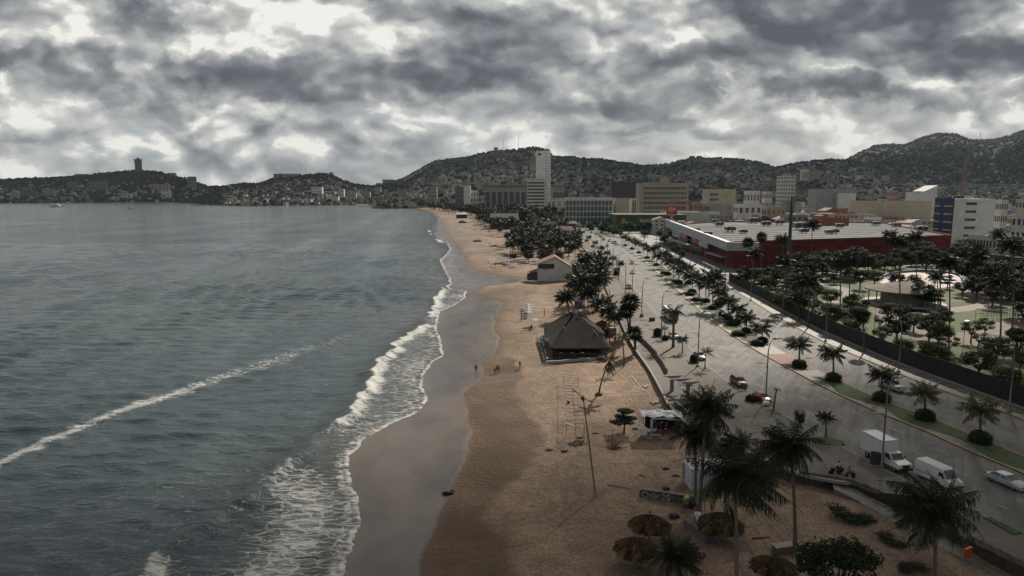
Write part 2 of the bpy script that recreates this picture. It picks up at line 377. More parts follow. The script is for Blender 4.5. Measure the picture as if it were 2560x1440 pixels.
foam = np.maximum(foam, sstep(75, 20, S) * sstep(125, 85, Yg) * .45)
edge = np.exp(-((S - .5) / (.75 + .35 * np.clip(Yg / 300, 0, 2))) ** 2) * sstep(900, 400, Yg)
foam = np.maximum(foam, edge * (.84 + .45 * jag))
edge2 = np.exp(-((S - 1.5) / 1.6) ** 2) * sstep(220, 90, Yg)
foam = np.maximum(foam, edge2 * .70)
brk2 = np.exp(-((S - 3.5) / 2.4) ** 2) * sstep(330, 420, Yg) * sstep(1000, 600, Yg) * np.clip(.2 + 1.6 * nz1(YR, .02, 71)[:, None], 0, 1)
foam = np.maximum(foam, brk2)
# boat wake: a long streak that fades towards the beach, with two side crests
Wk = [G(a, b, SEA) for a, b in ((-260, 1265), (0, 1158), (130, 1098), (260, 1042), (350, 1010), (440, 985), (500, 962), (560, 940), (640, 918), (740, 880), (860, 842), (960, 815))]
def dseg(Pl, Xg, Yg):
    best = np.full(Xg.shape, 1e9); sd_ = np.zeros_like(Xg); tt = np.zeros_like(Xg)
    for i in range(len(Pl) - 1):
        a = Pl[i]; b = Pl[i + 1]; dx, dy = b.x - a.x, b.y - a.y; l2 = dx * dx + dy * dy
        tq = np.clip(((Xg - a.x) * dx + (Yg - a.y) * dy) / l2, 0, 1)
        ex = Xg - a.x - tq * dx; ey = Yg - a.y - tq * dy; d = np.hypot(ex, ey)
        s_ = np.sign(dx * ey - dy * ex); u = d < best
        best = np.where(u, d, best); sd_ = np.where(u, s_ * d, sd_); tt = np.where(u, (i + tq) / (len(Pl) - 1), tt)
    return sd_, tt
wd, wt = dseg(Wk, Xg, Yg)
wid = (1.5 + 6.5 * wt ** 1.3) * (1 + .35 * nz(Xg, Yg, .12, 15))
wk = np.exp(-(wd / wid) ** 2) * np.interp(wt, [0, .45, .55, .62, .8, 1], [.84, .76, .68, .64, .60, .35])
for sgn, o1 in ((1, 2.9), (-1, 2.4)):
    wk = np.maximum(wk, np.exp(-((wd - sgn * (o1 + .6 + 1.2 * sin(3) * (wt - .3))) / .45) ** 2) * np.interp(wt, [0, .3, .42, .5], [.55, .52, .4, 0]))
foam = np.maximum(foam, wk)
far_wake = np.exp(-(wd / (4 + 9 * wt)) ** 2) * np.interp(wt, [0, .35, .6, .9, 1], [0, 0, .42, .40, .1]); foam = np.maximum(foam, far_wake)
Z += .12 * np.exp(-((abs(wd) - 2.7) / .8) ** 2) * (wt < .45) * (wt > 0)
# slicks: long smooth bands that read lighter
Sl = [[(0, 940), (250, 860), (420, 720), (560, 620), (700, 560), (760, 520)], [(560, 940), (760, 860), (880, 720), (960, 600), (1000, 540)], [(480, 930), (600, 850), (650, 760), (800, 690)], [(700, 640), (880, 570), (960, 530)], [(0, 600), (400, 575), (800, 535)]]
slick = np.zeros_like(Z)
for i, s_ in enumerate(Sl):
    Pw = [G(a, b, SEA) for a, b in s_]; d_, t_ = dseg(Pw, Xg, Yg); slick = np.maximum(slick, np.exp(-(d_ / (2.5 + Yg * .012)) ** 2) * (.9 if i else .6))
nr, nc = Z.shape
idx = np.arange(nr * nc).reshape(nr, nc)
a = idx[:-1, :-1].ravel(); b_ = idx[:-1, 1:].ravel(); c_ = idx[1:, 1:].ravel(); d_ = idx[1:, :-1].ravel()
def grid_mesh(name, Xg, Yg, Z, mt, flip=False):
    nr, nc = Z.shape; idx = np.arange(nr * nc).reshape(nr, nc)
    a = idx[:-1, :-1].ravel(); b = idx[:-1, 1:].ravel(); c = idx[1:, 1:].ravel(); d = idx[1:, :-1].ravel()
    q4 = np.stack([a, d, c, b] if flip else [a, b, c, d], 1).ravel()
    me = bpy.data.meshes.new(name); me.vertices.add(nr * nc)
    me.vertices.foreach_set('co', np.stack([Xg, Yg, Z], -1).astype(np.float32).ravel())
    nf = len(a); me.loops.add(nf * 4); me.loops.foreach_set('vertex_index', q4.astype(np.int32))
    me.polygons.add(nf); me.polygons.foreach_set('loop_start', np.arange(0, nf * 4, 4, dtype=np.int32)); me.polygons.foreach_set('loop_total', np.full(nf, 4, dtype=np.int32))
    me.polygons.foreach_set('use_smooth', np.ones(nf, bool)); me.materials.append(mt); me.update(calc_edges=True); return me
# water material
wm, t, b = newmat('sea_water'); q = Nd(t)
tc = q.n('ShaderNodeTexCoord'); O = tc.outputs['Object']
fo = q.attr('foam'); sl = q.attr('slick')
st1 = q.scale(O, (.35, 1.0, 1.0)); st2 = q.scale(O, (.5, 1.35, 1.0))
cells = q.n('ShaderNodeTexVoronoi'); cells.feature = 'DISTANCE_TO_EDGE'; cells.inputs['Scale'].default_value = .75
wp = q.n('ShaderNodeVectorMath', operation='ADD'); t.links.new(st2, wp.inputs[0])
nv = q.n('ShaderNodeTexNoise'); nv.inputs['Scale'].default_value = .9; nv.inputs['Detail'].default_value = 4; t.links.new(O, nv.inputs['Vector'])
t.links.new(q.scale(nv.outputs['Color'], (1.6, 1.6, 0)), wp.inputs[1]); t.links.new(wp.outputs[0], cells.inputs['Vector'])
lace = q.mr(cells.outputs['Distance'], 0.0, 0.16, 1.0, 0.0)
fn = q.noise(st1, 1.3, 8, .68); fn2 = q.noise(q.scale(O, (.8, 2.2, 1)), 3.2, 5, .7)
pat = q.math('ADD', q.math('MULTIPLY', fn, .62), q.math('ADD', q.math('MULTIPLY', lace, .20), q.math('MULTIPLY', fn2, .28)))
fm = q.mr(q.math('ADD', fo, pat), 1.04, 1.38)
fm = q.math('MULTIPLY', fm, q.mr(fo, .03, .2))
deep = q.mix(q.mr(q.noise(O, .012, 4), .35, .65), (.046, .069, .079), (.070, .094, .103))
shal = q.attr('shallow')
base = q.mix(shal, deep, (.060, .055, .040))
base = q.mix(q.math('MULTIPLY', fm, .9), base, (.50, .49, .46))
t.links.new(base, b.inputs['Base Color'])
rg = q.math('ADD', .12, q.math('MULTIPLY', fm, .6)); t.links.new(rg, b.inputs['Roughness']); b.inputs['IOR'].default_value = 1.333
cam_dist = q.n('ShaderNodeVectorMath', operation='LENGTH'); t.links.new(O, cam_dist.inputs[0]); dl = cam_dist.outputs['Value']
h1 = q.noise(q.scale(O, (.36, 1.0, 1)), .42, 6, .62, .2); h2 = q.noise(q.scale(O, (.45, 1.0, 1)), 1.6, 5, .65)
hh = q.math('ADD', q.math('MULTIPLY', h1, 1.0), q.math('MULTIPLY', h2, .42))
calm = q.math('SUBTRACT', 1.0, q.math('MULTIPLY', sl, .55))
patch = q.mr(q.noise(q.scale(O, (1, .6, 1)), .02, 3), .3, .7, .65, 1.2)
bp = q.n('ShaderNodeBump'); t.links.new(q.math('ADD', hh, q.math('MULTIPLY', fm, .12)), bp.inputs['Height'])
t.links.new(q.math('MULTIPLY', calm, patch), bp.inputs['Strength']); bp.inputs['Distance'].default_value = 1.15
t.links.new(bp.outputs[0], b.inputs['Normal'])
me = grid_mesh('water', Xg, Yg, Z, wm, flip=True)
setattr_f(me, 'foam', foam.ravel()); setattr_f(me, 'slick', slick.ravel())
setattr_f(me, 'shallow', (np.exp(-S / 7) * sstep(0, 1, S + 1)).ravel() * .8)
T(put('sea_water', me), kind='structure')

# ================================================================== beach
E_px = [(2900, 1560), (2700, 1480), (2560, 1415), (2433, 1353), (2300, 1287), (2138, 1211), (2000, 1187), (1907, 1148), (1800, 1105), (1720, 1062), (1670, 1010), (1650, 971), (1622, 921), (1591, 879), (1560, 825), (1525, 745), (1500, 690), (1480, 650), (1452, 612), (1425, 585), (1405, 565), (1390, 548), (1375, 535), (1350, 525)]
eY, eX = yx([(a, b) for a, b in E_px], 0)
def wet_x(Y):
    x = np.interp(Y, wY, wX); s = shore_x(Y)
    return np.maximum(x + nz1(Y, .12, 77) * 1.2, s + 2.0)
YB = np.concatenate([rows(50, 700, 1.006), rows(703, 2600, 1.012)])
tt = np.concatenate([np.linspace(-1, 0, 14)[:-1], np.linspace(0, 1, 34)[:-1], np.linspace(1, 2, 60)])
sx_ = shore_x(YB); wx_ = wet_x(YB); ex_ = np.interp(YB, eY, eX) + 6; ex_ = np.maximum(ex_, wx_ + 30)
Xb = np.zeros((len(YB), len(tt))); Zb = np.zeros_like(Xb)
tq = tt[None, :]
Xb = np.where(tq < 0, sx_[:, None] + tq * 12, np.where(tq < 1, sx_[:, None] + (wx_ - sx_)[:, None] * tq, wx_[:, None] + (ex_ - wx_)[:, None] * (tq - 1)))
Ybg = np.repeat(YB[:, None], len(tt), 1)
up = np.clip(Xb - wx_[:, None], 0, 1e9)
Zb = np.where(tq < 0, SEA + tq * .9, np.where(tq < 1, SEA + .02 + .36 * tq ** 1.3, SEA + .38 + 1.15 * (1 - np.exp(-up / 9)) + .25 * (1 - np.exp(-up / 30))))
Zb = Zb + sstep(8, .5, (ex_ - 6)[:, None] - Xb) * 1.15 * sstep(90, 105, Ybg) * (tq > 1)
rough = nz(Xb, Ybg, .22, 4) * .13 + nz(Xb, Ybg, .9, 6) * .07 + nz(Xb, Ybg, .06, 2) * .2
Zb = Zb + rough * np.clip((tq - .97) * 8, 0, 1)
dune = np.exp(-(((Xb - G(2150, 1300, -1).x) / 9) ** 2 + ((Ybg - G(2150, 1300, -1).y) / 12) ** 2)) * 1.3; Zb += dune
# two streams of run-off cut across the beach
strm = np.zeros_like(Xb)
for P_, wd0 in (([(1128, 712), (1180, 706), (1240, 701), (1310, 698), (1352, 706)], 3.2), ([(1086, 574), (1130, 573), (1185, 572), (1225, 572)], 6.0)):
    Pw = [G(a, b, -3.0) for a, b in P_]; d_, t_ = dseg(Pw, Xb, Ybg); strm = np.maximum(strm, np.exp(-(d_ / wd0) ** 2))
Zb = Zb * (1 - strm * .9) + (SEA + .12) * strm * .9 if False else np.where(strm > .2, np.minimum(Zb, SEA + .3 + .2 * (1 - strm)), Zb)
sm, t, b = newmat('beach_sand'); q = Nd(t); tc = q.n('ShaderNodeTexCoord'); O = tc.outputs['Object']
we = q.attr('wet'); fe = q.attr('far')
n1 = q.noise(O, .25, 6, .6); n2 = q.noise(O, 3.0, 7, .7); n3 = q.noise(q.scale(O, (1, .35, 1)), .07, 5)
drk = q.mix(q.mr(n1, .35, .68), (.285, .200, .140), (.190, .138, .099))
ft = q.n('ShaderNodeTexVoronoi'); ft.inputs['Scale'].default_value = 1.6; t.links.new(O, ft.inputs['Vector'])
spk = q.math('MULTIPLY', q.mr(n2, .38, .62, .66, 1.16), q.mr(n3, .35, .65, .82, 1.12))
hsv = q.n('ShaderNodeHueSaturation'); t.links.new(drk, hsv.inputs['Color']); t.links.new(q.math('MULTIPLY', spk, q.mr(q.noise(O, .9, 5, .65), .3, .7, .88, 1.08)), hsv.inputs['Value'])
tk = q.n('ShaderNodeTexWave'); tk.inputs['Scale'].default_value = .16; tk.inputs['Distortion'].default_value = 5; tk.inputs['Detail'].default_value = 4; tk.inputs['Detail Scale'].default_value = .35; t.links.new(q.scale(O, (1, .25, 1)), tk.inputs['Vector'])
track = q.math('MULTIPLY', q.mr(tk.outputs['Fac'], .80, .97, 0, 1), q.mr(q.noise(O, .05, 3), .5, .6))
stain = q.math('MAXIMUM', q.mr(q.noise(q.scale(O, (.8, .5, 1)), .11, 6, .6, .6), .52, .66, 0, .6), q.math('MULTIPLY', track, .35))
dry = q.mix(q.math('MULTIPLY', stain, q.attr('litter')), hsv.outputs[0], (.10, .068, .044))
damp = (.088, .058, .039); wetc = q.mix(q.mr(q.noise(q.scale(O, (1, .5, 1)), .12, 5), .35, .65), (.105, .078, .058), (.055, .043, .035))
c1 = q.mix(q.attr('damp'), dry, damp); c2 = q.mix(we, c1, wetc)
t.links.new(c2, b.inputs['Base Color'])
t.links.new(q.mix(we, (.9, .9, .9), q.xyz(*([q.math('ADD', q.mr(q.attr('wetd'), 0, 1, .10, .28), q.mr(q.noise(q.scale(O, (1, .6, 1)), .3, 5), .35, .65, -.06, .10))] * 3))), b.inputs['Roughness']); b.inputs['IOR'].default_value = 1.4
t.links.new(q.math('ADD', .25, q.math('MULTIPLY', we, .55)), b.inputs['Specular IOR Level'])
bp = q.n('ShaderNodeBump'); bp.inputs['Distance'].default_value = .24
t.links.new(q.math('SUBTRACT', 1.0, q.math('MULTIPLY', we, .93)), bp.inputs['Strength']); t.links.new(q.math('ADD', q.noise(O, 1.4, 6, .65), q.math('MULTIPLY', ft.outputs['Distance'], .4)), bp.inputs['Height']); t.links.new(bp.outputs[0], b.inputs['Normal'])
me = grid_mesh('beach_sand', Xb, Ybg, Zb, sm, flip=False)
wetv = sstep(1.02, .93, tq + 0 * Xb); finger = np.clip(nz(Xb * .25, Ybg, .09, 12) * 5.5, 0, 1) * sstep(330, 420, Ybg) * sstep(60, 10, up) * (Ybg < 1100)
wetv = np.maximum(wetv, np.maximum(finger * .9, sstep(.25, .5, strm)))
dampv = np.exp(-up / (2.5 + 5 * np.clip(nz1(YB, .05, 90), 0, 1)[:, None])) * .9
dk = G(1240, 1030, -3)   # the damp tongue by the walkers
dampv = np.maximum(dampv, .8 * np.exp(-(((Xb - G(1230, 1010, -3).x) / 8) ** 2 + ((Ybg - G(1230, 1010, -3).y) / 16) ** 2)))
dampv = np.maximum(dampv, .75 * np.exp(-(((Xb - G(1260, 732, -3).x) / 10) ** 2 + ((Ybg - G(1260, 732, -3).y) / 12) ** 2)))
dampv = np.maximum(dampv, .9 * np.exp(-(((Xb - G(1130, 1380, -3).x) / 6) ** 2 + ((Ybg - G(1130, 1380, -3).y) / 12) ** 2)))
dpx = [(1292, 1560), (1290, 1440), (1285, 1390), (1242, 1340), (1212, 1300), (1228, 1268), (1290, 1205), (1340, 1150), (1362, 1110), (1345, 1062), (1302, 1022), (1292, 985), (1310, 945), (1292, 905), (1245, 878)]
dpY, dpX = yx(dpx, -2.7); lim = np.interp(YB, dpY, dpX, right=-1e3)[:, None] + nz(Xb, Ybg, .35, 31) * 1.3
dampv = np.maximum(dampv, sstep(.9, -.9, Xb - lim) * (.72 + .28 * np.clip(nz(Xb, Ybg, .1, 17) * 2 + .5, 0, 1)))
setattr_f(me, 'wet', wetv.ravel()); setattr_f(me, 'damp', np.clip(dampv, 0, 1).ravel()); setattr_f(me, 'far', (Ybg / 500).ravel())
setattr_f(me, 'wetd', np.clip(tq + 0 * Xb, 0, 1).ravel()); setattr_f(me, 'litter', (.35 + .65 * sstep(8, 25, up)).ravel())
T(put('beach_sand', me), kind='structure')
def sandz(x, y):
    i = min(max(int(np.searchsorted(YB, y)), 0), len(YB) - 1)
    return float(np.interp(x, Xb[i], Zb[i]))
def SG(px, py, zg=-1.9):
    p = G(px, py, zg)
    for _ in range(3): p = G(px, py, sandz(p.x, p.y))
    return p
# ================================================================== ground, roads
RL = [(2760, 1420), (2560, 1330), (2400, 1262), (2250, 1192), (2110, 1118), (1975, 1045), (1852, 975), (1777, 919), (1714, 858), (1650, 795), (1605, 742), (1570, 700), (1535, 660), (1500, 625), (1468, 592), (1440, 566), (1418, 548), (1402, 536)]
ML = [(2760, 1272), (2560, 1184), (2402, 1118), (2310, 1076), (2181, 1024), (2060, 968), (1956, 912), (1885, 873), (1800, 817), (1743, 771), (1685, 719), (1643, 683), (1602, 648), (1552, 614)]
MR = [(2760, 1222), (2600, 1156), (2504, 1116), (2431, 1087), (2331, 1045), (2268, 1023), (2177, 987), (2080, 941), (1983, 893), (1904, 845), (1835, 800), (1775, 755), (1720, 712), (1675, 678), (1630, 648), (1562, 610)]
RR = [(2760, 1120), (2560, 1049), (2500, 1026), (2425, 1000), (2306, 957), (2239, 930), (2143, 890), (2060, 854), (1954, 798), (1878, 751), (1806, 711), (1745, 680), (1690, 650), (1640, 622), (1590, 596), (1540, 573), (1500, 557), (1465, 543), (1440, 534)]
FE = [(2760, 1092), (2560, 1022), (2393, 962), (2247, 908), (2060, 829), (1997, 797), (1904, 747), (1822, 704)]
lRL, lML, lMR, lRR, lFE, lE = (smooth_line(p, 0, 6) for p in (RL, ML, MR, RR, FE, E_px))
gm = mat('city_ground', (.13, .12, .105), .95, .25, .08)
m = MB(); big = [(p[0], p[1]) for p in lE]
gp = [(x, y) for x, y in big] + [(G(1350, 525, 0).x, 1300), (-420, 2300), (-400, 6500), (9000, 6500), (9000, 40)]
m.prism(gp, -3.0, -.22); T(m.build('ground', gm), kind='structure')
rm, t, b = newmat('road_concrete'); q = Nd(t); O = q.n('ShaderNodeTexCoord').outputs['Object']
rot = q.n('ShaderNodeMapping'); t.links.new(O, rot.inputs[0]); rot.inputs['Rotation'].default_value = (0, 0, radians(30))
n1 = q.noise(rot.outputs[0], .18, 6, .6); n2 = q.noise(O, 4, 6, .7)
n3 = q.noise(q.scale(rot.outputs[0], (1, .08, 1)), .9, 5, .6)
f_ = q.math('ADD', q.math('MULTIPLY', n1, .45), q.math('MULTIPLY', n3, .55))
c = q.mix(q.mr(f_, .38, .62), (.175, .164, .148), (.098, .092, .084))
hs_ = q.n('ShaderNodeHueSaturation'); t.links.new(c, hs_.inputs['Color']); t.links.new(q.mr(n2, .3, .7, .88, 1.1), hs_.inputs['Value'])
vo = q.n('ShaderNodeTexVoronoi'); vo.feature = 'DISTANCE_TO_EDGE'; vo.inputs['Scale'].default_value = .11; t.links.new(rot.outputs[0], vo.inputs['Vector'])
crk = q.mr(vo.outputs['Distance'], 0, .006, .75, 0)
t.links.new(q.mix(crk, hs_.outputs[0], (.07, .065, .06)), b.inputs['Base Color']); b.inputs['Roughness'].default_value = .82; b.inputs['Specular IOR Level'].default_value = .3
m = MB(); road = lRL + [(lRR[-1][0], lRR[-1][1])] + lRR[::-1]
m.prism(road, -.21, -.12); T(m.build('road', rm), kind='structure')
# side street between the store and the park, and the cross street
sidep = [G(1806, 711, 0), G(1822, 703, 0), G(1960, 690, 0), G(2100, 676, 0), G(2100, 668, 0), G(1960, 676, 0), G(1840, 680, 0), G(1745, 680, 0)]
m = MB(); m.prism([(p.x, p.y) for p in sidep], -.21, -.116); T(m.build('side_street', rm), kind='structure')
kerbm = mat('yellow_kerb_paint', (.36, .21, .06), .8, .2, 3); kerbg = mat('kerb_stone', (.26, .24, .21), .85, .2, 3)
def strip(name, line, wd_, z0, z1, mt, lift=0, n0=0, n1=None):
    m = MB(); L_ = line[n0:n1]
    A = []; B_ = []
    for i, p in enumerate(L_):
        p = Vector((*p, 0)); d = Vector((*L_[min(i + 1, len(L_) - 1)], 0)) - Vector((*L_[max(i - 1, 0)], 0)); d.normalize(); nrm = Vector((-d.y, d.x, 0))
        A.append(p); B_.append(p + nrm * wd_)
    for i in range(len(L_) - 1):
        a, b1, c1, d1 = A[i], A[i + 1], B_[i + 1], B_[i]
        m.face([(a.x, a.y, z1), (b1.x, b1.y, z1), (c1.x, c1.y, z1), (d1.x, d1.y, z1)]); m.face([(a.x, a.y, z0), (b1.x, b1.y, z0), (b1.x, b1.y, z1), (a.x, a.y, z1)])
        m.face([(d1.x, d1.y, z0), (c1.x, c1.y, z0), (c1.x, c1.y, z1), (d1.x, d1.y, z1)])
    return m.build(name, mt)
# promenade: paved terrace between the beach wall and the road
pm, t, b = newmat('promenade_paving'); q = Nd(t); O = q.n('ShaderNodeTexCoord').outputs['Object']
n1 = q.noise(O, .12, 7, .6); n2 = q.noise(O, 3, 6, .7); br = q.n('ShaderNodeTexBrick'); t.links.new(O, br.inputs['Vector']); br.inputs['Scale'].default_value = 1.0; br.inputs['Brick Width'].default_value = .9; br.inputs['Row Height'].default_value = .9
br.offset = 0; br.inputs['Color1'].default_value = (1, 1, 1, 1); br.inputs['Color2'].default_value = (.86, .86, .86, 1); br.inputs['Mortar'].default_value = (.6, .6, .6, 1); br.inputs['Mortar Size'].default_value = .02
c = q.mix(q.mr(n1, .35, .65), (.175, .152, .126), (.118, .103, .087))
mu = q.n('ShaderNodeMix'); mu.data_type = 'RGBA'; mu.blend_type = 'MULTIPLY'; mu.inputs[0].default_value = 1; t.links.new(c, mu.inputs[6]); t.links.new(br.outputs[0], mu.inputs[7])
hs_ = q.n('ShaderNodeHueSaturation'); t.links.new(mu.outputs[2], hs_.inputs['Color']); t.links.new(q.mr(n2, .3, .7, .86, 1.1), hs_.inputs['Value'])
t.links.new(hs_.outputs[0], b.inputs['Base Color']); b.inputs['Roughness'].default_value = .85; b.inputs['Specular IOR Level'].default_value = .3
stone = mat('rubble_stone_wall', (.13, .115, .095), .9, .3, 1.8, bump=.1, col2=(.05, .045, .04))
m = MB(); pp = lE + lRL[::-1]; m.prism(pp, -3.0, 0.0, 0, 1); T(m.build('promenade_pavement', [pm, stone]), kind='structure')
T(strip('kerb', lRL, .25, -.12, .02, kerbg), kind='structure')
# low parapet along the beach edge of the promenade
# right pavement between carriageway and fence
walkm = mat('pavement_concrete', (.14, .13, .115), .7, .2, .7)
m = MB(); fe_up = [p for p in lFE]
rr_idx = [i for i, p in enumerate(lRR) if p[1] <= G(1806, 711, 0).y + .5]
rr_part = lRR[:rr_idx[-1] + 1]
m.prism(rr_part[::1] + fe_up[::-1], -.21, 0.0); T(m.build('pavement', walkm), kind='structure')
T(strip('kerb', rr_part, -.35, -.12, .03, kerbm), kind='structure')
m = MB(); fs = lRR[rr_idx[-1] + 5:]; fs2 = [(p[0] + 14 + (p[1] - 320) * .02, p[1]) for p in fs]
m.prism(fs + fs2[::-1], -.21, 0.0); T(m.build('pavement', walkm), kind='structure')
# median with lawn
grassm = mat('lawn_grass', (.045, .068, .018), .9, .3, .8, bump=.05, col2=(.022, .036, .010))
m = MB(); m.prism(lML + lMR[::-1], -.21, .02); T(m.build('median_pavement', walkm), kind='structure')
T(strip('kerb', lML, -.3, -.12, .05, kerbm), kind='structure'); T(strip('kerb', lMR, .25, -.12, .05, kerbm), kind='structure')
def lerp_line(L_, t):
    n = len(L_) - 1; f = min(max(t, 0), 1) * n; i = min(int(f), n - 1); u = f - i
    return (L_[i][0] * (1 - u) + L_[i + 1][0] * u, L_[i][1] * (1 - u) + L_[i + 1][1] * u)
def at_y(L_, y):
    ys = [p[1] for p in L_]; xs = [p[0] for p in L_]
    o = np.argsort(ys); return float(np.interp(y, np.array(ys)[o], np.array(xs)[o]))
# the lawn waves in and out of the paving of the median
yst = G(1943, 880, 0).y; ys0 = lML[0][1]; ys1 = G(1600, 640, 0).y
def lawn(ya, yb, label):
    A = []; B_ = []; y = ya
    while y <= yb:
        xl = at_y(lML, y); xr = at_y(lMR, y); wv_ = .5 + .5 * sin(y * .42)
        A.append((xl + (xr - xl) * (.08 + .32 * wv_), y)); B_.append((xr - .35, y)); y += .8
    m = MB(); m.prism(A + B_[::-1], .0, .06); return T(m.build('lawn', grassm), kind='structure')
lawn(ys0, G(2010, 940, 0).y, ''); lawn(G(1900, 860, 0).y, ys1, '')
brm = mat('red_brick_paving', (.20, .085, .06), .8, .2, 2)
y0 = G(1975, 925, 0).y; y1 = G(1925, 885, 0).y
m = MB(); m.prism([(at_y(lML, y0) + .4, y0), (at_y(lMR, y0) - .3, y0), (at_y(lMR, y1) - .3, y1), (at_y(lML, y1) + .4, y1)], 0, .035); T(m.build('path', brm), kind='structure')
# second median stretch beyond the crossing
m = MB(); m2 = [G(a, b, 0) for a, b in ((1510, 592), (1490, 586), (1465, 575), (1440, 560), (1425, 550), (1436, 548), (1456, 557), (1480, 568), (1510, 582), (1528, 590))]
m.prism([(p.x, p.y) for p in m2], -.21, .03); T(m.build('median_lawn', grassm), kind='structure')
m = MB(); m2 = [G(a, b, 0) for a, b in ((1568, 588), (1585, 590), (1600, 600), (1590, 603), (1575, 598))]
m.prism([(p.x, p.y) for p in m2], -.21, .03); T(m.build('traffic_island', grassm), kind='structure')
# lane markings
lanem = mat('lane_paint', (.30, .29, .27), .7, .35, 2.5)
def dashes(la, lb, fr, name, dl_=3.0, gap_=5.0, wdt=.16, ymax=600):
    m = MB(); ya = max(la[0][1], lb[0][1]); pts = []; y = ya
    while y < ymax:
        pts.append(Vector((at_y(la, y) * (1 - fr) + at_y(lb, y) * fr, y, 0))); y += .5
    acc = 0
    on = True; cur = [pts[0]]
    for a, b1 in zip(pts, pts[1:]):
        acc += (b1 - a).length; 
        if on: cur.append(b1)
        if on and acc > dl_:
            d = (cur[-1] - cur[0]).normalized(); n_ = Vector((-d.y, d.x, 0)) * wdt / 2; a0, b0 = cur[0], cur[-1]
            m.face([(a0.x - n_.x, a0.y - n_.y, -.108), (a0.x + n_.x, a0.y + n_.y, -.108), (b0.x + n_.x, b0.y + n_.y, -.108), (b0.x - n_.x, b0.y - n_.y, -.108)]); on = False; acc = 0
        elif not on and acc > gap_: on = True; acc = 0; cur = [b1]
    return T(m.build('lane_marking', lanem), kind='structure')
for fr in (.30, .54, .77): dashes(lRL, lML, fr, '')
for fr in (.33, .66): dashes(lMR, lRR, fr, '', ymax=420)
# dark gutter line on the sea side, chevrons on the right pavement
gut = mat('gutter_line', (.05, .048, .045), .8, .1, 2)
m = MB(); G0 = [(x - 0, y) for x, y in lRL]
gl = [(at_y(lRL, y) + 2.4, y) for y in np.arange(95, 330, 2.0)]
o = strip('road_gutter_line', gl, .09, -.119, -.112, gut); T(o, kind='structure')
m = MB(); y = lFE[0][1] + 3; k = 0
pav_y = mat('pavement_marking_line', (.33, .31, .28), .8, .2, 2)
while y < 300:
    xa = at_y(lRR, y) + .5; xb = at_y(lFE, y + 1.2) - .4
    if k % 3 == 0: pa, pb = Vector((xa, y, 0)), Vector((xb, y + .2, 0))
    elif k % 3 == 1: pa, pb = Vector((xa + .3, y + 1, 0)), Vector((xa + (xb - xa) * .45, y + 2.4, 0))
    else: pa, pb = Vector((xa + (xb - xa) * .5, y, 0)), Vector((xb - .3, y + 1.6, 0))
    d = (pb - pa).normalized(); n_ = Vector((-d.y, d.x, 0)) * .13
    m.face([(*(pa - n_).xy, .006), (*(pb - n_).xy, .006), (*(pb + n_).xy, .006), (*(pa + n_).xy, .006)]); y += 2.3; k += 1
T(m.build('pavement_marking', pav_y), kind='structure')
# ramp path down to the sand, lower right
ramp = [(2085, 1222), (2135, 1247), (2250, 1312), (2340, 1362), (2422, 1406), (2489, 1442), (2580, 1490)]
m = MB(); Lf = []; Rt = []
for i, (a, b1) in enumerate(ramp):
    z = -.25 - 1.35 * i / 6; p = G(a, b1, z); Lf.append(p); xr = at_y(lE, p.y) ; Rt.append(Vector((max(at_y(lE, p.y + 3.0) - .2, p.x + 1), p.y + 3.0, z)))
for i in range(6):
    m.face([Lf[i], Rt[i], Rt[i + 1], Lf[i + 1]]); m.face([Lf[i], Lf[i + 1], Lf[i + 1] - Vector((0, 0, 2)), Lf[i] - Vector((0, 0, 2))])
T(m.build('path', walkm), kind='structure')
# park ground: lawn with winding paths and bare earth
parkm, t, b = newmat('park_lawn'); q = Nd(t); O = q.n('ShaderNodeTexCoord').outputs['Object']
n1 = q.noise(O, .06, 5, .6, .5); n2 = q.noise(O, 1.2, 6, .7)
gc = q.mix(q.mr(n2, .3, .7), (.075, .092, .02), (.03, .045, .011)); gc = q.mix(q.mr(n1, .52, .62), gc, (.12, .092, .06))
t.links.new(gc, b.inputs['Base Color']); b.inputs['Roughness'].default_value = .95
yf = lambda px, py: G(px, py, 0).to_2d()
m = MB(); m.prism([(p[0] + .5, p[1]) for p in lFE] + [tuple(yf(1900, 690)), tuple(yf(2120, 672)), tuple(yf(2420, 650)), tuple(yf(2800, 640)), tuple(yf(3300, 900)), tuple(yf(3300, 1100))], -.25, -.06)
T(m.build('park_lawn', parkm), kind='structure')
pathm = mat('park_path', (.17, .135, .11), .85, .15, .5)
def band(line, w_, z, mt, name='path'):
    L_ = smooth_line(line, 0, 6); m = MB()
    for i in range(len(L_) - 1):
        a = Vector((*L_[i], 0)); b1 = Vector((*L_[i + 1], 0)); 
        da = (Vector((*L_[i + 1], 0)) - Vector((*L_[max(i - 1, 0)], 0))).normalized(); db = (Vector((*L_[min(i + 2, len(L_) - 1)], 0)) - a).normalized()
        na = Vector((-da.y, da.x, 0)) * w_ / 2; nb = Vector((-db.y, db.x, 0)) * w_ / 2
        m.face([(*(a - na).xy, z), (*(b1 - nb).xy, z), (*(b1 + nb).xy, z), (*(a + na).xy, z)])
    return T(m.build(name, mt), kind='structure')
band([(1910, 700), (2030, 708), (2110, 722), (2125, 738), (2080, 750), (2020, 756)], 5, -.05, pathm)
band([(2020, 752), (2100, 755), (2200, 765), (2300, 778), (2420, 770), (2475, 757), (2440, 738), (2420, 715)], 6, -.046, pathm)
band([(2130, 690), (2250, 700), (2330, 712), (2420, 715), (2500, 725)], 9, -.042, pathm)
band([(1960, 660), (2080, 662), (2250, 664), (2430, 662), (2560, 668)], 6, -.042, pathm)
earthm = mat('bare_earth', (.14, .105, .08), .9, .2, .3)
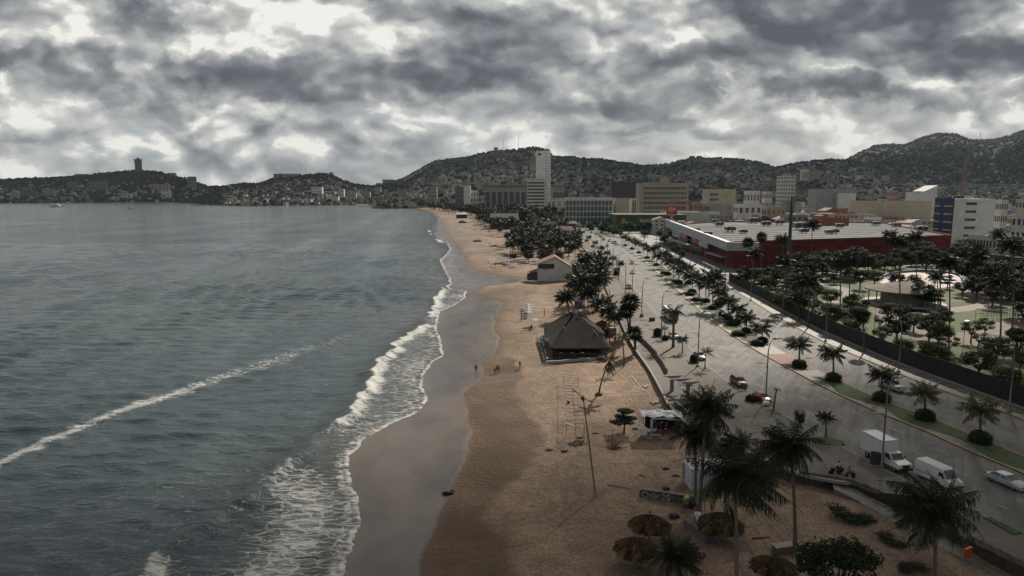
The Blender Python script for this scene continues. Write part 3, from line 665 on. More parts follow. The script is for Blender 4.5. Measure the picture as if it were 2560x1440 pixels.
for poly in ([(2180, 775), (2260, 770), (2330, 780), (2330, 830), (2400, 845), (2440, 860), (2300, 850), (2220, 825)], [(2440, 825), (2560, 800), (2640, 830), (2560, 860), (2450, 855), (2360, 842)], [(2300, 850), (2420, 850), (2560, 858), (2560, 868), (2400, 862)]):
    m = MB(); L_ = smooth_line(poly + [poly[0]], 0, 5)[:-1]; m.prism(L_, -.08, -.038 - .001 * len(poly)); T(m.build('ground_bare_earth', earthm), kind='structure')

# ================================================================== hills
hillm, t, b = newmat('wooded_hill'); q = Nd(t); O = q.n('ShaderNodeTexCoord').outputs['Object']
n1 = q.noise(O, .004, 5, .6); n2 = q.noise(O, .06, 6, .75)
gc = q.mix(q.mr(n2, .35, .65), (.022, .032, .016), (.010, .016, .009)); gc = q.mix(q.mr(n1, .55, .70), gc, (.034, .040, .020)); t.links.new(gc, b.inputs['Base Color']); b.inputs['Roughness'].default_value = 1; b.inputs['Specular IOR Level'].default_value = .1
bp = q.n('ShaderNodeBump'); bp.inputs['Distance'].default_value = 6; t.links.new(n2, bp.inputs['Height']); t.links.new(bp.outputs[0], b.inputs['Normal'])
HILLS = {}
def hill(name, ridge, Yr, basef, nu=220, nv=40, rgh=9, pw=.85):
    rx = [r[0] for r in ridge]; ry = [r[1] for r in ridge]
    us = np.linspace(rx[0], rx[-1], nu); vs = np.concatenate([np.linspace(0, 1, nv), [1.06, 1.2, 1.5]])
    X = np.zeros((len(vs), nu)); Yg_ = np.zeros_like(X); Zg = np.zeros_like(X)
    for j, u in enumerate(us):
        pr = float(np.interp(u, rx, ry)); yr = Yr(u) if callable(Yr) else Yr; yb, zb = basef(u)
        dx, dy, dz = ray(u, pr); zr = max(CAMZ + dz / dy * yr, zb + 2)
        for i, v in enumerate(vs):
            y = yb + (yr - yb) * v
            if v <= 1: z = zb + (zr - zb) * (v ** pw) 
            else: z = zr - (zr - zb) * (v - 1) * 1.6
            nn = mnoise.fractal(Vector((u * .02, v * 4.5, hash(name) % 7 if False else len(name))), .9, 2, 4) * (zr - zb) * .12 * sin(min(v, 1) * pi)
            X[i, j] = dx / dy * y; Yg_[i, j] = y; Zg[i, j] = z + nn
    me = grid_mesh(name, X, Yg_, Zg, hillm); T(put(name, me), kind='structure')
    HILLS[name] = (us, vs, X, Yg_, Zg)
def hill_pt(name, u, v):
    us, vs, X, Yh, Zh = HILLS[name]; fi = float(np.interp(v, vs, np.arange(len(vs)))); fj = float(np.interp(u, us, np.arange(len(us))))
    i = min(int(fi), len(vs) - 2); j = min(int(fj), len(us) - 2); a = fi - i; c = fj - j
    g = lambda A: A[i, j] * (1 - a) * (1 - c) + A[i + 1, j] * a * (1 - c) + A[i, j + 1] * (1 - a) * c + A[i + 1, j + 1] * a * c
    return Vector((g(X), g(Yh), g(Zh)))
pen = [(-260, 470), (-100, 462), (0, 451), (60, 448), (130, 446), (190, 442), (250, 436), (300, 430), (350, 428), (400, 432), (440, 441), (480, 452), (520, 468), (560, 466), (620, 470), (700, 480)]
hill('hill_peninsula', pen, 3300, lambda u: (G(u, np.interp(u, [-260, 0, 300, 500, 560, 700], [509, 508, 505, 503.5, 503.5, 503.5]), SEA).y, SEA - .5), pw=.8)
head = [(440, 505), (480, 500), (510, 490), (545, 477), (575, 464), (610, 460), (640, 462), (690, 446), (720, 441), (760, 439), (800, 436), (830, 440), (855, 451), (880, 462), (930, 466), (980, 462), (1020, 466), (1080, 478)]
hill('hill_headland', head, 2900, lambda u: (G(u, np.interp(u, [440, 560, 640, 900, 1000, 1080], [506, 514.5, 515, 512, 511, 511]), SEA).y, SEA - .5), pw=.75)
cen = [(930, 476), (960, 461), (985, 455), (1010, 446), (1040, 430), (1070, 412), (1090, 403), (1130, 397), (1170, 394), (1200, 385), (1240, 377), (1290, 375), (1330, 369), (1350, 371), (1390, 392), (1430, 395), (1500, 398), (1560, 407), (1610, 414), (1660, 412), (1700, 402), (1730, 396), (1800, 396), (1850, 398), (1900, 407), (1940, 419), (1990, 408), (2030, 403), (2080, 399), (2130, 402), (2200, 415), (2300, 430), (2420, 440), (2600, 446)]
hill('hill_town', cen, lambda u: 4300 - 300 * sin(u * .01), lambda u: (1750, -1.0), nu=300, nv=46)
rig = [(2030, 450), (2080, 420), (2110, 404), (2150, 382), (2190, 364), (2230, 362), (2260, 364), (2300, 347), (2350, 333), (2390, 337), (2430, 352), (2480, 350), (2520, 342), (2560, 327), (2640, 300), (2760, 290)]
hill('hill_mountain', rig, 6000, lambda u: (2300, -1.0), nu=160, nv=46, pw=1.05)
# ================================================================== vegetation
leafm = mat('palm_leaf', (.017, .024, .009), .55, .15, 1.0, island=.4, trans=.15, col2=(.009, .014, .006), spec=.2)
leafy = mat('palm_leaf_yellowing', (.075, .070, .020), .6, .2, 1.0, island=.35, trans=.25, col2=(.05, .055, .018))
deadm = mat('dead_frond', (.13, .085, .05), .85, .3, 2, island=.3)
trunkm = mat('palm_trunk', (.12, .10, .08), .9, .3, 6, stretch=(1, 1, 4), bump=.03)
barkm = mat('tree_bark', (.10, .085, .07), .9, .3, 4, bump=.04)
treem = mat('tree_leaf', (.019, .030, .010), .8, .2, .6, island=.45, trans=.15, col2=(.010, .016, .006), spec=.15)
treem2 = mat('tree_leaf_bright', (.045, .062, .014), .8, .2, .6, island=.45, trans=.18, col2=(.020, .032, .009), spec=.15)
shrubm = mat('shrub_leaf', (.022, .032, .011), .8, .2, .8, island=.45, trans=.12, col2=(.011, .018, .007), spec=.15)
def frond(m, o, az, el0, Ln, droop, st, rr, wind=.0, wscale=1.0, mi=0):
    """one feather frond: rib plus hanging leaflets"""
    d = Vector((cos(az) * cos(el0), sin(az) * cos(el0), sin(el0))); p = Vector(o); seg = Ln / st; pts = [p.copy()]
    side0 = Vector((-sin(az), cos(az), 0)); tw = rr.uniform(-.35, .35)
    for i in range(st):
        t = (i + .5) / st
        d = (d + Vector((wind * .05, 0, -droop * seg * (.25 + 1.2 * t)))).normalized(); p = p + d * seg; pts.append(p.copy())
        if i < 1: continue
        prof = (sin(min(t * 1.15 + .12, 1) * pi) ** .55) * Ln * .27 + .05
        for sg in (-1, 1):
            up = side0.cross(d).normalized()
            ld = (side0 * sg * .85 + d * .55 - Vector((0, 0, 1)) * (.35 + .45 * rr.random()) + up * (sg * tw) * .3).normalized()
            L = prof * rr.uniform(.82, 1.1); w_ = seg * .62 * wscale; q0 = pts[-2] + d * seg * rr.uniform(0, .8)
            mid = q0 + ld * L * .55; tip = q0 + (ld * .7 + Vector((0, 0, -.45))).normalized() * L
            m.face([q0 - d * w_ * .4, mid - d * w_ * .6, tip, mid + d * w_ * .6, q0 + d * w_ * .4], mi)
    m.tube(pts, [.045 * Ln / 4 * (1 - .85 * i / st) + .006 for i in range(len(pts))], 3, mi, cap=False)
def coco_crown(seed, n, Ln, st, ws=1.0, wind=.3, hang=.55, young=.9):
    m = MB(); rr = random.Random(seed)
    for i in range(n):
        az = i * 2.39996 + rr.uniform(-.25, .25); f = i / (n - 1); el = 1.25 * young - f * (1.25 * young + hang) + rr.uniform(-.12, .12)
        frond(m, (cos(az) * .1, sin(az) * .1, 0), az, el, Ln * rr.uniform(.82, 1.1) * (.8 if f < .12 else 1), rr.uniform(.24, .42) * 4 / Ln, st, rr, wind, ws)
    return m
def dead_skirt(seed, n, Ln):
    m = MB(); rr = random.Random(seed)
    for i in range(n): frond(m, (0, 0, -.15), rr.uniform(0, 6.28), -.75, Ln * rr.uniform(.6, .9), .8, 10, rr, 0, 1.3)
    return m
def fan_crown(seed, n, R_, seg=11):
    m = MB(); rr = random.Random(seed)
    for i in range(n):
        az = i * 2.39996; f = i / (n - 1); el = 1.3 - 2.1 * f; pl = R_ * .5 * rr.uniform(.8, 1.15)
        d = Vector((cos(az) * cos(el), sin(az) * cos(el), sin(el))); e = d * pl + Vector((0, 0, -.1 * pl)); m.tube([(0, 0, 0), e], .03, 3, cap=False)
        s = Vector((-sin(az), cos(az), 0)); u = s.cross(d)
        for k in range(seg):
            a = (k / (seg - 1) - .5) * 3.6; ld = (d * cos(a) + s * sin(a) + Vector((0, 0, -.18 - .15 * abs(a)))).normalized(); L = R_ * .55 * (1 - .12 * abs(a)) * rr.uniform(.85, 1.1)
            n_ = ld.cross(u).normalized() * L * .085
            tip = e + ld * L + Vector((0, 0, -.14 * L)); mid = e + ld * L * .55
            m.face([e, mid - n_, tip, mid + n_])
    return m
PAL = {}
def crown_mesh(kind, var):
    k = (kind, var)
    if k in PAL: return PAL[k]
    if kind == 'coco_hi': me = coco_crown(var + 1, 44, 5.3, 42, .95, .5, 1.0).mesh('fronds', leafm)
    elif kind == 'coco': me = coco_crown(var + 11, 30, 4.8, 20, 1.25, .4, .8).mesh('fronds', leafm)
    elif kind == 'median': me = coco_crown(var + 31, 24, 3.9, 22, 1.15, .5, .5, .85).mesh('fronds', leafy if var == 3 else leafm)
    elif kind == 'far': me = coco_crown(var + 21, 22, 4.8, 9, 1.7, .3, .7).mesh('fronds', leafm)
    elif kind == 'fan': me = fan_crown(var + 5, 44, 2.3).mesh('fronds', leafm)
    elif kind == 'royal': me = coco_crown(var + 51, 13, 3.6, 22, 1.0, .3, .25, .75).mesh('fronds', leafm)
    elif kind == 'young': me = coco_crown(var + 61, 12, 2.3, 18, 1.0, .3, .1, 1.05).mesh('fronds', leafy)
    elif kind == 'skirt': me = dead_skirt(var, 7, 3.2).mesh('dead_fronds', deadm)
    PAL[k] = me; return me
def trunk_mesh(h, lean, r0, r1, flare=1.5, n=9, bulge=0):
    m = MB(); pts = []; rad = []
    for i in range(10):
        t = i / 9; pts.append((lean[0] * t ** 1.5, lean[1] * t ** 1.5, h * t - (.3 if i == 0 else 0))); rad.append((r0 + (r1 - r0) * t) * (1 + (flare - 1) * exp(-t * 14)) * (1 + bulge * sin(t * pi)))
    m.tube(pts, rad, n); return m.mesh('trunk', trunkm, True)
PALMS_N = [0]
def palm(base, h, crown='coco', var=0, sc=1.0, lean=(0, 0), r=.17, label=None, group=None, rz=None, skirt=False, flare=1.6, name='palm_tree', bulge=0, nuts=False):
    PALMS_N[0] += 1; rr = random.Random(PALMS_N[0] * 7 + 1)
    t_ = thing(name, label, 'palm tree', base, 0, group)
    far = crown == 'far'
    if far:
        hh = round(h); key = ('ft', hh)
        if key not in PAL: PAL[key] = trunk_mesh(hh, (.3, 0), .22, .14, n=5)
        put('trunk', PAL[key], t_); h = hh; lean = (.3, 0)
    else: put('trunk', trunk_mesh(h, lean, r, r * .68, flare, bulge=bulge), t_)
    put('fronds', crown_mesh(crown, var), t_, (lean[0], lean[1], h), rr.uniform(0, 6.28) if rz is None else rz, sc)
    if skirt: put('dead_fronds', crown_mesh('skirt', var % 3), t_, (lean[0], lean[1], h), rr.uniform(0, 6), sc)
    if nuts:
        m = MB()
        for k in range(9): m.blob((cos(k * .9) * .33, sin(k * .9) * .33, -.35 + .1 * (k % 3)), .14, .05, k)
        m.build('coconuts', mat('green_coconut', (.10, .11, .03), .5), t_, True, (lean[0], lean[1], h))
    return t_
def palm_at(bx, by, cx, cy, zb=0.0, onsand=False, **k):
    b0 = SG(bx, by) if onsand else G(bx, by, zb); c = AT(cx, cy, b0.y)
    return palm(b0, c.z - b0.z, lean=(c.x - b0.x, 0), **k)

def leaf_quads(m, c, R_, n, s, rr, flat=.8, shell=.55, mi=0):
    for _ in range(n):
        v = Vector((rr.gauss(0, 1), rr.gauss(0, 1), rr.gauss(0, 1))).normalized(); r_ = (shell + (1 - shell) * rr.random())
        p = Vector((c[0] + v.x * R_[0] * r_, c[1] + v.y * R_[1] * r_, c[2] + v.z * R_[2] * r_))
        a = Vector((rr.gauss(0, 1), rr.gauss(0, 1), rr.gauss(0, .5))).normalized(); nn = (v * .6 + Vector((0, 0, .7)) + Vector((rr.uniform(-.6, .6), rr.uniform(-.6, .6), 0))).normalized()
        b = nn.cross(a).normalized(); a = b.cross(nn); q_ = s * rr.uniform(.6, 1.35)
        m.face([p - a * q_, p - b * q_ * .5, p + a * q_, p + b * q_ * .5], mi)
def make_tree(seed, H, R_, style='round', n=2400, ls=.22, crown_h=.6):
    rr = random.Random(seed); tm = MB(); cm_ = MB(); cz = H * (1 - crown_h / 2)
    tm.tube([(0, 0, -.3), (rr.uniform(-.1, .1), 0, H * .25), (rr.uniform(-.3, .3), rr.uniform(-.3, .3), H * (1 - crown_h) + .3)], [R_ * .085, R_ * .06, R_ * .05], 8)
    top = Vector(tm.v[-4]); top = Vector((top.x, top.y, H * (1 - crown_h) + .2))
    N = {'round': 16, 'tier': 15, 'open': 11, 'column': 12}[style]
    for i in range(N):
        a = i * 2.4 + rr.uniform(-.3, .3)
        if style == 'tier': lev = i % 3; rad = R_ * (.75 - .2 * lev) * rr.uniform(.5, 1); z = H * (1 - crown_h) + H * crown_h * (.15 + .33 * lev); rx = R_ * .42; rz_ = H * .055
        elif style == 'column': rad = R_ * .35 * rr.random(); z = H * (1 - crown_h) + H * crown_h * (i + .5) / N; rx = R_ * .55; rz_ = H * crown_h * .13
        else:
            u = rr.uniform(-.75, .95); rad = R_ * .68 * sqrt(max(0, 1 - u * u)) * rr.uniform(.7, 1.1); z = cz + u * H * crown_h * .42; rx = R_ * rr.uniform(.3, .5) * (.75 if style == 'open' else 1); rz_ = rx * rr.uniform(.5, .75)
        c = Vector((cos(a) * rad, sin(a) * rad, z)); tm.tube([top * .9, top * .4 + c * .6 + Vector((0, 0, -.1)), c], [R_ * .035, R_ * .02, R_ * .008], 4, cap=False)
        leaf_quads(cm_, c, (rx, rx, rz_), n // N, ls * rr.uniform(.85, 1.1), rr)
    return tm, cm_
TREES = {}
def tree_proto(kind, var):
    k = (kind, var)
    if k not in TREES:
        H, R_, st, n, ls, ch, mt = {'almond': (6.5, 3.6, 'tier', 2300, .26, .68, treem), 'round': (8, 4.2, 'round', 2800, .27, .72, treem), 'bright': (7, 4.0, 'round', 2600, .26, .7, treem2),
                                'open': (7.5, 3.6, 'open', 1400, .24, .62, treem2), 'column': (9, 2.0, 'column', 1500, .25, .85, treem), 'big': (13, 7.5, 'round', 4200, .42, .72, treem), 'far': (9, 5.5, 'round', 700, .75, .8, treem)}[kind]
        a, b = make_tree(var * 13 + len(kind), H, R_, st, n, ls, ch); TREES[k] = (a.mesh('trunk', barkm, True), b.mesh('crown', mt))
    return TREES[k]
def tree(base, kind, var, sc, label, group=None, rz=0, name=None):
    name = name or {'almond': 'almond_tree', 'big': 'shade_tree', 'far': 'shade_tree'}.get(kind, 'broadleaf_tree')
    a, b = tree_proto(kind, var); t_ = thing(name, label, 'tree', base, rz, group); t_.scale = (sc,) * 3
    put('trunk', a, t_); put('crown', b, t_); return t_
SHR = {}
def shrub(base, R_, H, label, group=None, kind='box', name='shrub', mt=None, var=0):
    key = (kind, var)
    if key not in SHR:
        rr = random.Random(var + 77); m = MB()
        if kind == 'box':
            for _ in range(1500):
                v = Vector((rr.gauss(0, 1), rr.gauss(0, 1), abs(rr.gauss(0, 1)) + .05)).normalized(); e = 4
                k_ = (abs(v.x) ** e + abs(v.y) ** e + abs(v.z) ** e) ** (-1 / e) * rr.uniform(.9, 1.03); c = v * k_
                a = Vector((rr.gauss(0, 1), rr.gauss(0, 1), rr.gauss(0, 1))).normalized(); b = v.cross(a).normalized(); a = b.cross(v); s = .085 * rr.uniform(.6, 1.3)
                m.face([c - a * s, c - b * s * .7, c + a * s, c + b * s * .7])
            m.blob((0, 0, .42), (.86, .86, .45), .04, var, sub=2)
        else:
            for i in range(7): leaf_quads(m, (rr.uniform(-.6, .6), rr.uniform(-.6, .6), rr.uniform(.2, .65)), (.45, .45, .3), 110, .09, rr)
        SHR[key] = m.mesh('foliage', [shrubm])
    o = put(name, SHR[key], None, base, random.Random(int(base[0] * 10)).uniform(0, 6), (R_, R_, H)); return T(o, label, 'shrub', group)
# ---------------------------------------------------------------- foreground palms
def L(s): return s
palm_at(1748, 1300, 1768, 1015, onsand=True, crown='coco_hi', var=0, sc=.85, r=.2, skirt=True, label='tall windblown coconut palm in front of the white tarpaulin stall, upper crown of the pair', nuts=True)
palm_at(1738, 1262, 1738, 1082, onsand=True, crown='coco_hi', var=1, sc=.72, r=.19, skirt=True, label='coconut palm with long hanging fronds just left of the tallest palm by the stall')
palm_at(1840, 1545, 1836, 1180, onsand=True, crown='coco_hi', var=2, sc=1.05, r=.2, skirt=True, label='big dark coconut palm drooping over the pale buckets and the tall pole', nuts=True)
palm_at(1987, 1382, 1975, 1108, onsand=True, crown='coco_hi', var=3, sc=.85, r=.2, label='coconut palm with a slim bare trunk beside the concrete bench box')
palm_at(2335, 1520, 2335, 1262, onsand=True, crown='coco_hi', var=4, sc=1.0, r=.2, skirt=True, label='heavy coconut palm with brown hanging fronds in front of the white panel van', nuts=True)
palm_at(1705, 1470, 1690, 1385, onsand=True, crown='coco_hi', var=5, sc=.66, r=.16, label='low bushy palm growing against the thatched sunshades at the bottom edge')
palm_at(1892, 1260, 1845, 1105, onsand=True, crown='coco_hi', var=6, sc=.55, r=.17, label='shorter dark palm squeezed between the two biggest foreground palms')
palm_at(1497, 988, 1524, 900, onsand=True, crown='young', var=1, sc=1.25, r=.16, label='young leaning palm on a root mound in the sand by the thatched hall', skirt=True)
m = MB(); p_ = SG(1497, 988); m.blob((0, 0, .1), (.75, .75, .45), .12, 3, sub=2); T(m.build('root_mound', mat('root_mound_dark', (.06, .05, .04), 1, .3, 5), None, True, p_), 'dark root mound under the leaning young palm', 'mound')
# palms round the thatched hall
for i, (bx, by, cx, cy, kd, sc, lb) in enumerate([
    (1425, 800, 1415, 742, 'coco', .75, 'curved palm leaning seaward behind the thatched hall'), (1445, 790, 1452, 700, 'coco', 1.05, 'tall palm rising behind the left slope of the thatched hall'),
    (1470, 785, 1470, 728, 'coco', .85, 'palm whose crown touches the ridge of the thatched hall'), (1490, 770, 1488, 690, 'coco', 1.0, 'tallest palm of the cluster beyond the thatched hall'),
    (1508, 830, 1505, 758, 'coco', .75, 'palm leaning over the small thatched lean-to right of the hall'), (1524, 862, 1520, 772, 'coco', .62, 'thin palm with a dark post-like trunk right of the thatched hall'),
    (1538, 850, 1536, 790, 'coco', .55, 'small palm between the hall and the big fan palm'), (1560, 915, 1556, 845, 'young', .9, 'scrubby young palm beside the curved ramp wall')]):
    palm_at(bx, by, cx, cy, onsand=True, crown=kd, var=i % 4, sc=sc * 1.3, r=.16, label=lb)
palm_at(1574, 838, 1576, 755, -.5, crown='fan', var=0, sc=1.35, r=.3, flare=1.3, skirt=False, label='big double-headed fan palm with a bushy dark crown beside the promenade', name='fan_palm')
palm_at(1572, 838, 1566, 778, -.5, crown='fan', var=2, sc=1.15, r=.22, flare=1.2, label='lower hanging fan palm head under the big fan palm', name='fan_palm')
palm_at(1588, 885, 1586, 833, -.8, crown='fan', var=1, sc=1.0, r=.35, flare=1.4, label='stout fan palm with a thick short trunk at the head of the ramp', name='fan_palm')
# promenade palms
for (bx, by, cx, cy, kd, v, sc, r, lb) in [
    (1683, 868, 1684, 775, 'royal', 0, 1.0, .28, 'royal palm with a pale smooth trunk between the bus and the silver car'), (1661, 848, 1662, 822, 'young', 0, .7, .12, 'small upright young palm in the promenade bed beside the clipped shrub'),
    (1706, 882, 1707, 848, 'median', 0, .55, .14, 'small palm in a square planting bed right of the royal palm'), (1762, 922, 1765, 880, 'young', 2, .85, .12, 'thin young palm in the planting bed in front of the blue car'),
    (2065, 1092, 2064, 1042, 'median', 1, .5, .15, 'lone small palm on a grassy bed at the road edge beyond the box truck'), (1632, 742, 1633, 735, 'young', 3, .3, .1, None)]:
    if lb: palm_at(bx, by, cx, cy, 0, crown=kd, var=v, sc=sc, r=r, label=lb, bulge=.25 if kd == 'royal' else 0)
# stub palm without fronds by the red car
b0 = G(1934, 1022, 0); t_ = thing('palm_stump', 'frondless brown palm stump standing beside the bright red hatchback', 'palm tree', b0)
put('trunk', trunk_mesh(3.2, (.3, 0), .16, .12), t_); m = MB(); rr = random.Random(1)
for i in range(7): m.tube([(.3, 0, 3.1), (.3 + rr.uniform(-.5, .5), rr.uniform(-.4, .4), 3.5), (.3 + rr.uniform(-.7, .7), rr.uniform(-.5, .5), 3.1)], .04, 4)
m.build('dead_fronds', deadm, t_)
# median palms with clipped shrubs at the foot
med = [(2450, 1093, 1030, 'fourth'), (2312, 1036, 988, ''), (2204, 990, 942, ''), (2083, 940, 888, ''), (1998, 906, 868, '')]
mlab = ['drooping yellow-tipped median palm nearest the silver saloon', 'yellow-tipped median palm right of the silver pickup', 'bending median palm overlapping the silver pickup', 'full round median palm above a clipped shrub left of the silver pickup', 'windswept median palm beside the red brick crossing']
for i, ((bx, by, cy, _), lb) in enumerate(zip(med, mlab)):
    palm_at(bx, by - 2, bx, cy - 6, .02, crown='median', var=3 if i < 2 else i % 3, sc=[1.0, .92, .9, 1.0, .88][i], r=.2, label=lb)
    p_ = G(bx, by + 12, .05); shrub(p_, 1.35, 1.5, 'clipped shrub under the ' + ' '.join(lb.split()[:9]), var=i % 3)
mlist = [(1906, 852, 820, .85), (1866, 828, 792, .85), (1842, 806, 772, .8), (1822, 796, 752, 1.05), (1800, 782, 728, .9), (1781, 770, 690, 1.15), (1765, 752, 712, .85), (1748, 742, 702, .8), (1730, 728, 690, .9), (1712, 712, 676, .85), (1697, 705, 664, .85), (1684, 694, 655, .9), (1670, 684, 648, .8), (1655, 670, 634, .9), (1641, 661, 640, .6), (1630, 650, 622, .7), (1618, 643, 620, .6), (1607, 636, 612, .6), (1597, 630, 608, .6), (1588, 624, 604, .6), (1580, 620, 600, .55), (1572, 616, 598, .55), (1563, 612, 592, .6), (1556, 608, 592, .5),
         (1795, 762, 712, .8), (1772, 742, 700, .8), (1722, 706, 668, .8), (1645, 650, 618, .8)]
for i, (bx, by, cy, sc) in enumerate(mlist):
    if 8 <= i < 24: sc *= 1.35
    palm_at(bx, by, bx + (i % 3 - 1) * 2, cy, .02, crown='median', var=i % 3, sc=sc * 1.22, r=.17, skirt=i % 3 == 1, label=['leafy coconut palm with a ring of shrubs in the central median', 'dark crowned palm in the dense row along the central median', 'small slender palm in the far row of the central median'][0 if i < 5 else 1 if i < 15 else 2],
            group=['median palms near the crossing', 'median palms in the dense row', 'small far median palms'][0 if i < 5 else 1 if i < 15 else 2])
    if i % 2 == 0 or i < 6: shrub(G(bx, by + 3, .05), 1.2 if i < 8 else 1.4, 1.2, 'low clipped shrub at the foot of the median palms', 'shrubs under the median palms', var=i % 3)
for k, (bx, by) in enumerate([(1895, 862), (1845, 838), (1830, 812), (1812, 792), (1660, 684), (1690, 706), (1725, 738), (1742, 752)]):
    shrub(G(bx, by, .05), 1.5, 1.1, 'low clipped shrub at the foot of the median palms', 'shrubs under the median palms', var=k % 3)
# promenade shrubs and square beds
bedm = grassm
beds = [(1606, 800), (1617, 812), (1630, 824), (1556, 716), (1560, 722), (1553, 709), (1549, 703), (1706, 885), (1727, 904), (1762, 924), (1850, 975), (1880, 1005), (1935, 1030), (1545, 697), (1541, 692)]
for i, (px, py) in enumerate(beds):
    p_ = G(px, py, 0); s = 1.1 if py < 850 else 1.3; d = Vector((at_y(lRL, p_.y + 2) - at_y(lRL, p_.y), 2, 0)).normalized(); n_ = Vector((d.y, -d.x, 0))
    m = MB(); cs = [p_ + d * s + n_ * .7, p_ - d * s + n_ * .7, p_ - d * s - n_ * .7, p_ + d * s - n_ * .7]
    m.prism([(c.x, c.y) for c in cs], 0, .05); T(m.build('planting_bed', bedm), kind='structure')
m = MB(); m.prism([tuple(yf(*p)) for p in ((2462, 1296), (2476, 1296), (2556, 1332), (2540, 1338), (2528, 1336))], 0, .12); T(m.build('planting_bed', bedm), kind='structure')
m = MB(); c0 = G(2068, 1103, 0); m.prism([(c0.x + 2.2 * cos(a) - .8 * sin(a) * 0, c0.y + 1.6 * sin(a) - .5 * cos(a)) for a in np.linspace(0, 6.28, 14)[:-1]], 0, .08); T(m.build('planting_bed', bedm), kind='structure')
for (px, py, R_, H, lb) in [(1644, 840, 1.0, 1.9, 'clipped round shrub on the promenade beside the lamp post'), (1663, 850, .8, 1.1, 'low shrub at the foot of the small upright palm on the promenade'), (1736, 905, .95, 1.5, 'spiky low shrub in the bed beside the dark blue car'),
                            (1878, 1002, .9, 1.0, 'low shrub in the bed touching the bright red hatchback'), (1998, 1062, .9, 2.6, 'tall clipped round shrub standing behind the foreground palm crown'), (1540, 688, 1.2, 1.9, 'round shrub on the promenade beside the green lawn strip'), (1487, 672, 2.6, 3.0, 'large dark bush at the promenade edge behind the white gabled house'), (1604, 792, .5, .8, 'tiny shrub at the foot of the promenade lamp post')]:
    shrub(G(px, py, 0), R_, H, lb, kind='wild' if R_ > 2 or H > 2.5 else 'box', var=1)
# shrubs on the sand
for (px, py, R_, H, lb) in [(2230, 1350, 1.7, .6, 'creeping green scrub on the sand between the broadleaf tree and the heavy palm'), (2120, 1290, 2.6, 1.1, 'sprawling grey-green scrub on the dune above the broadleaf tree'), (2290, 1425, 1.6, .6, 'low green scrub at the bottom edge beside the heavy palm'), (1665, 985, 2.0, .6, 'dark green creeper on the sand slope above the stepping stones')]:
    shrub(SG(px, py), R_, H, lb, kind='wild', var=3)
tree(SG(1560, 1082), 'almond', 0, .62, 'small tiered almond tree on the sand left of the souvenir stall')
tree(SG(2085, 1560), 'round', 1, .95, 'dark broadleaf tree rising from the bottom edge among the palms', rz=1)
# grove behind the beach: palms and broadleaf trees
rr = random.Random(12)
def grove(poly, n, fn, zb=-1.5, dmin=7):
    pts = []; xs = [p[0] for p in poly]; ys = [p[1] for p in poly]; tries = 0
    while len(pts) < n and tries < 20000:
        tries += 1; px, py = rr.uniform(min(xs), max(xs)), rr.uniform(min(ys), max(ys)); ins = False; j = len(poly) - 1
        for i in range(len(poly)):
            if (poly[i][1] > py) != (poly[j][1] > py) and px < (poly[j][0] - poly[i][0]) * (py - poly[i][1]) / (poly[j][1] - poly[i][1]) + poly[i][0]: ins = not ins
            j = i
        if not ins: continue
        p = G(px, py, zb)
        if all((p - q_).length > dmin for q_ in pts): pts.append(p); fn(p, len(pts))
def gp(lb, grp, kd='coco', hmin=9, hmax=13, smin=.9, smax=1.2):
    def f(p, i): palm(p, rr.uniform(hmin, hmax), kd, i % 4, rr.uniform(smin, smax), lean=(rr.uniform(-1, 1), 0), r=.18, label=lb, group=grp)
    return f
def gt(lb, grp, kinds, smin, smax):
    def f(p, i): tree(p, kinds[i % len(kinds)], i % 2, rr.uniform(smin, smax), lb, grp, rr.uniform(0, 6))
    return f
grove([(1270, 655), (1300, 625), (1370, 612), (1455, 640), (1455, 668), (1405, 650), (1340, 640)], 20, gp('coconut palm in the grove just beyond the white gabled house', 'palms behind the gabled house', 'coco', 7, 10), -2, 5)
grove([(1250, 618), (1290, 590), (1380, 575), (1448, 612), (1455, 640), (1390, 625), (1300, 640)], 50, gp('coconut palm in the dense beachside grove beside the promenade', 'beachside grove palms', 'coco', 7, 11), -1.5, 5)
grove([(1185, 572), (1180, 545), (1290, 535), (1400, 556), (1420, 590), (1330, 585), (1250, 592)], 75, gp('far coconut palm in the beachside grove beyond the long shed roof', 'far beachside grove palms', 'far', 8, 13), -1.5, 7)
grove([(1060, 530), (1140, 515), (1300, 512), (1400, 530), (1410, 548), (1290, 536), (1150, 540)], 90, gp('distant palm in the dark belt of trees at the head of the beach', 'distant shore palms', 'far', 8, 14, 1.1, 1.6), -1.5, 9)
grove([(1290, 650), (1330, 600), (1420, 590), (1465, 640), (1400, 670)], 32, gt('dark broadleaf tree mixed among the beachside grove palms', 'broadleaf trees of the beachside grove', ['round', 'almond', 'round'], .75, 1.15), -1.6, 4.5)
grove([(1230, 585), (1225, 550), (1300, 535), (1420, 556), (1440, 590), (1400, 605), (1330, 590)], 24, gt('dark broadleaf tree in the far beachside grove', 'far grove trees', ['big', 'round'], .6, .8), -1.5, 9)
tree(G(1470, 668, -.5), 'bright', 0, .85, 'leafy yellow-green tree between the gabled house roof and the promenade'); tree(G(1455, 655, -.5), 'almond', 1, 1.0, 'dark almond tree behind the red tiled roof')
tree(G(1285, 652, -2), 'round', 0, .55, 'low dark bushy tree at the sand edge beside the blue beach parasols')
